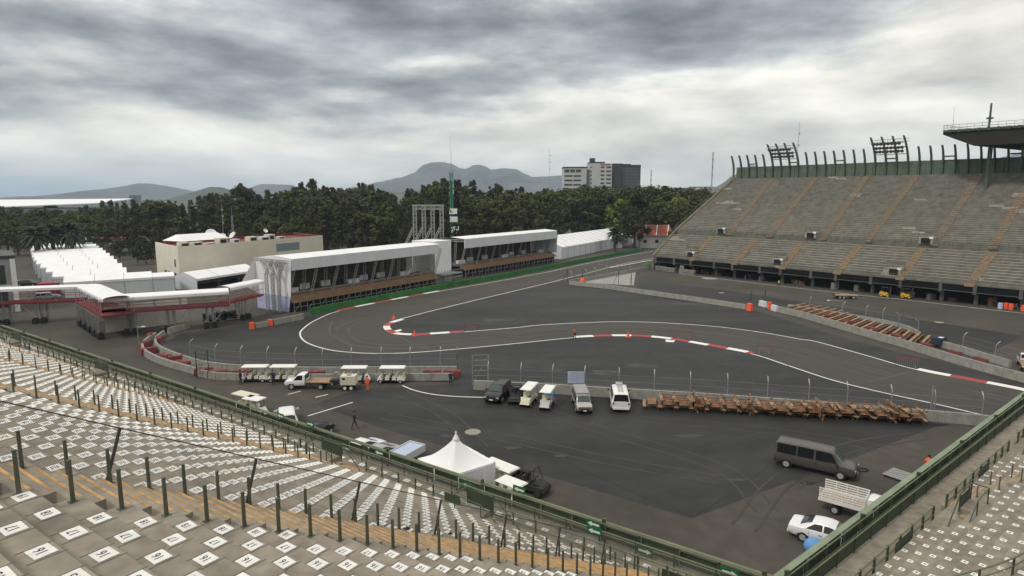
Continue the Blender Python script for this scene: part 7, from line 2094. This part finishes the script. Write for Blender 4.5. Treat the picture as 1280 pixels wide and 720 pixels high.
# ------------------------------------------------------------------ sky, sun, view
w = bpy.data.worlds.new('World'); sc.world = w; w.use_nodes = True
nt = w.node_tree; nd = nt.nodes; lk = nt.links
bg = nd['Background']; bg.inputs['Strength'].default_value = .1
SUN_EL, SUN_AZ = R_(52), R_(-125)     # azimuth clockwise from +Y
sky = nd.new('ShaderNodeTexSky'); sky.sky_type = 'NISHITA'; sky.sun_disc = False; sky.sun_elevation = SUN_EL; sky.sun_rotation = SUN_AZ; sky.air_density = 1.2; sky.dust_density = 3
tc = nd.new('ShaderNodeTexCoord'); D = tc.outputs['Generated']
sp = nd.new('ShaderNodeSeparateXYZ'); lk.new(D, sp.inputs[0])
def mn(op, *a):
    x = nd.new('ShaderNodeMath'); x.operation = op
    for i, q in enumerate(a):
        if isinstance(q, (int, float)): x.inputs[i].default_value = q
        else: lk.new(q, x.inputs[i])
    return x.outputs[0]
dx, dy, dz = sp.outputs
el = mn('ARCSINE', dz); aa = mn('ARCTAN2', dx, dy)
den = mn('ADD', mn('MAXIMUM', dz, 0.0), .16)
cx, cy = mn('DIVIDE', dx, den), mn('DIVIDE', dy, den)
cmb = nd.new('ShaderNodeCombineXYZ'); lk.new(cx, cmb.inputs[0]); lk.new(cy, cmb.inputs[1])
cma = nd.new('ShaderNodeCombineXYZ'); lk.new(aa, cma.inputs[0]); lk.new(mn('MULTIPLY', el, 2.3), cma.inputs[1])
def noise_(src, scale, detail, rough, off, sx=1, sy=1, dist=0):
    mp = nd.new('ShaderNodeMapping'); mp.inputs['Location'].default_value = off; mp.inputs['Scale'].default_value = (sx, sy, 1); lk.new(src.outputs[0], mp.inputs[0])
    n = nd.new('ShaderNodeTexNoise'); n.inputs['Scale'].default_value = scale; n.inputs['Detail'].default_value = detail; n.inputs['Roughness'].default_value = rough; n.inputs['Distortion'].default_value = dist
    lk.new(mp.outputs[0], n.inputs['Vector']); return n.outputs['Fac']
n1 = noise_(cmb, .55, 12, .58, (3.1, 1.7, 0), .8, 1.1, .2)
n2 = noise_(cma, 2.5, 10, .54, (7.3, 2.2, 0), 1, 1.35, .12)
n2b = noise_(cma, 2.5, 10, .54, (7.3 + .03, 2.2 + .085, 0), 1, 1.35, .12)
n3 = noise_(cma, 7.5, 8, .56, (1.3, 5.2, 0), 1, 1.35, .2)
def blob(a0, e0, sa, se, k):
    q = mn('ADD', mn('POWER', mn('DIVIDE', mn('SUBTRACT', aa, a0), sa), 2.0), mn('POWER', mn('DIVIDE', mn('SUBTRACT', el, e0), se), 2.0))
    return mn('MULTIPLY', mn('EXPONENT', mn('MULTIPLY', q, -1.0)), k)
def A_(px): return math.atan((px - 640) / F)
def E_(py): return math.atan((360 - py) / F) - TH
dens = mn('ADD', blob(A_(560), E_(0), .75, .13, .20), mn('ADD', mn('ADD', mn('MULTIPLY', n1, .85), mn('MULTIPLY', n2, 1.35)), mn('ADD', mn('MULTIPLY', n3, .58), -.77)))
for bl in [blob(A_(900), E_(50), .24, .05, .30), blob(A_(730), E_(25), .30, .055, .16), blob(A_(120), E_(70), .32, .075, .16), blob(A_(420), E_(95), .26, .06, .12), blob(A_(520), E_(20), .2, .05, .10), blob(A_(1180), E_(90), .14, .10, -.26), blob(A_(640), E_(178), .85, .05, -.24), blob(A_(1100), E_(170), .4, .06, -.12), blob(A_(60), E_(170), .34, .035, -.12), blob(A_(300), E_(200), .12, .03, -.12), blob(A_(1250), E_(15), .14, .07, -.14), blob(A_(640), E_(-1100), 3.5, 1.0, -.45)]:
    dens = mn('ADD', dens, bl)
r = nd.new('ShaderNodeValToRGB'); cr_ = r.color_ramp
cr_.elements[0].position = .30; cr_.elements[0].color = (9.3, 8.9, 8.0, 1)
cr_.elements[1].position = 1.0; cr_.elements[1].color = (1.7, 1.8, 1.9, 1)
for p, c in ((.44, (7.7, 7.6, 7.1)), (.58, (5.2, 5.3, 5.3)), (.74, (3.4, 3.6, 3.75)), (.88, (2.4, 2.6, 2.75))):
    e = cr_.elements.new(p); e.color = (*c, 1)
lk.new(dens, r.inputs['Fac'])
emb = nd.new('ShaderNodeVectorMath'); emb.operation = 'SCALE'; lk.new(r.outputs['Color'], emb.inputs[0])
lk.new(mn('MAXIMUM', mn('ADD', 1.0, mn('MULTIPLY', mn('SUBTRACT', n2b, n2), 2.2)), .55), emb.inputs['Scale'])
# low band of distant bluish air on the left horizon, paler to the right
hb = mn('MULTIPLY', mn('EXPONENT', mn('MULTIPLY', mn('POWER', mn('DIVIDE', mn('MAXIMUM', el, 0.0), .032), 2.0), -1.0)), .7)
hz = nd.new('ShaderNodeMix'); hz.data_type = 'RGBA'
hc = nd.new('ShaderNodeMix'); hc.data_type = 'RGBA'; mr = nd.new('ShaderNodeMapRange'); mr.inputs['From Min'].default_value = -.7; mr.inputs['From Max'].default_value = .05; lk.new(aa, mr.inputs['Value']); lk.new(mr.outputs[0], hc.inputs['Factor'])
hc.inputs['A'].default_value = (2.7, 4.1, 5.6, 1); hc.inputs['B'].default_value = (7.6, 7.5, 6.8, 1)
lk.new(hb, hz.inputs['Factor']); lk.new(emb.outputs['Vector'], hz.inputs['A']); lk.new(hc.outputs['Result'], hz.inputs['B'])
mxs = nd.new('ShaderNodeMix'); mxs.data_type = 'RGBA'; mxs.inputs['Factor'].default_value = .93; lk.new(sky.outputs[0], mxs.inputs['A']); lk.new(hz.outputs['Result'], mxs.inputs['B'])
lk.new(mxs.outputs['Result'], bg.inputs['Color'])
sd = bpy.data.lights.new('sun', 'SUN'); sd.energy = 1.5; sd.angle = R_(10); sd.color = (1, .94, .85)
so = bpy.data.objects.new('sun', sd); COL.objects.link(so)
sv = Vector((math.sin(SUN_AZ) * math.cos(SUN_EL), math.cos(SUN_AZ) * math.cos(SUN_EL), math.sin(SUN_EL)))
so.rotation_euler = sv.to_track_quat('Z', 'Y').to_euler()
HAZE = True
if HAZE:
    b = MB(); b.hexa([(-7000, -250, -5), (7000, -250, -5), (7000, 7000, -5), (-7000, 7000, -5)], [(-7000, -250, 420), (7000, -250, 420), (7000, 7000, 420), (-7000, 7000, 420)])
    o = b.build('haze', [])
    m = bpy.data.materials.new('air'); m.use_nodes = True; n_ = m.node_tree; n_.nodes.remove(n_.nodes['Principled BSDF'])
    pv = n_.nodes.new('ShaderNodeVolumePrincipled'); pv.inputs['Color'].default_value = (.62, .78, .98, 1); pv.inputs['Density'].default_value = 1.2e-4; pv.inputs['Anisotropy'].default_value = .2
    n_.links.new(pv.outputs[0], n_.nodes['Material Output'].inputs['Volume']); o.data.materials.append(m); o['kind'] = 'stuff'
    o['label'] = 'thin blue grey haze over the far plain and hills'; o['category'] = 'haze'
sc.view_settings.view_transform = 'Standard'; sc.view_settings.look = 'None'; sc.view_settings.exposure = .12; sc.view_settings.gamma = 1
sc.cycles.max_bounces = 5; sc.cycles.transparent_max_bounces = 16; sc.cycles.volume_bounces = 1
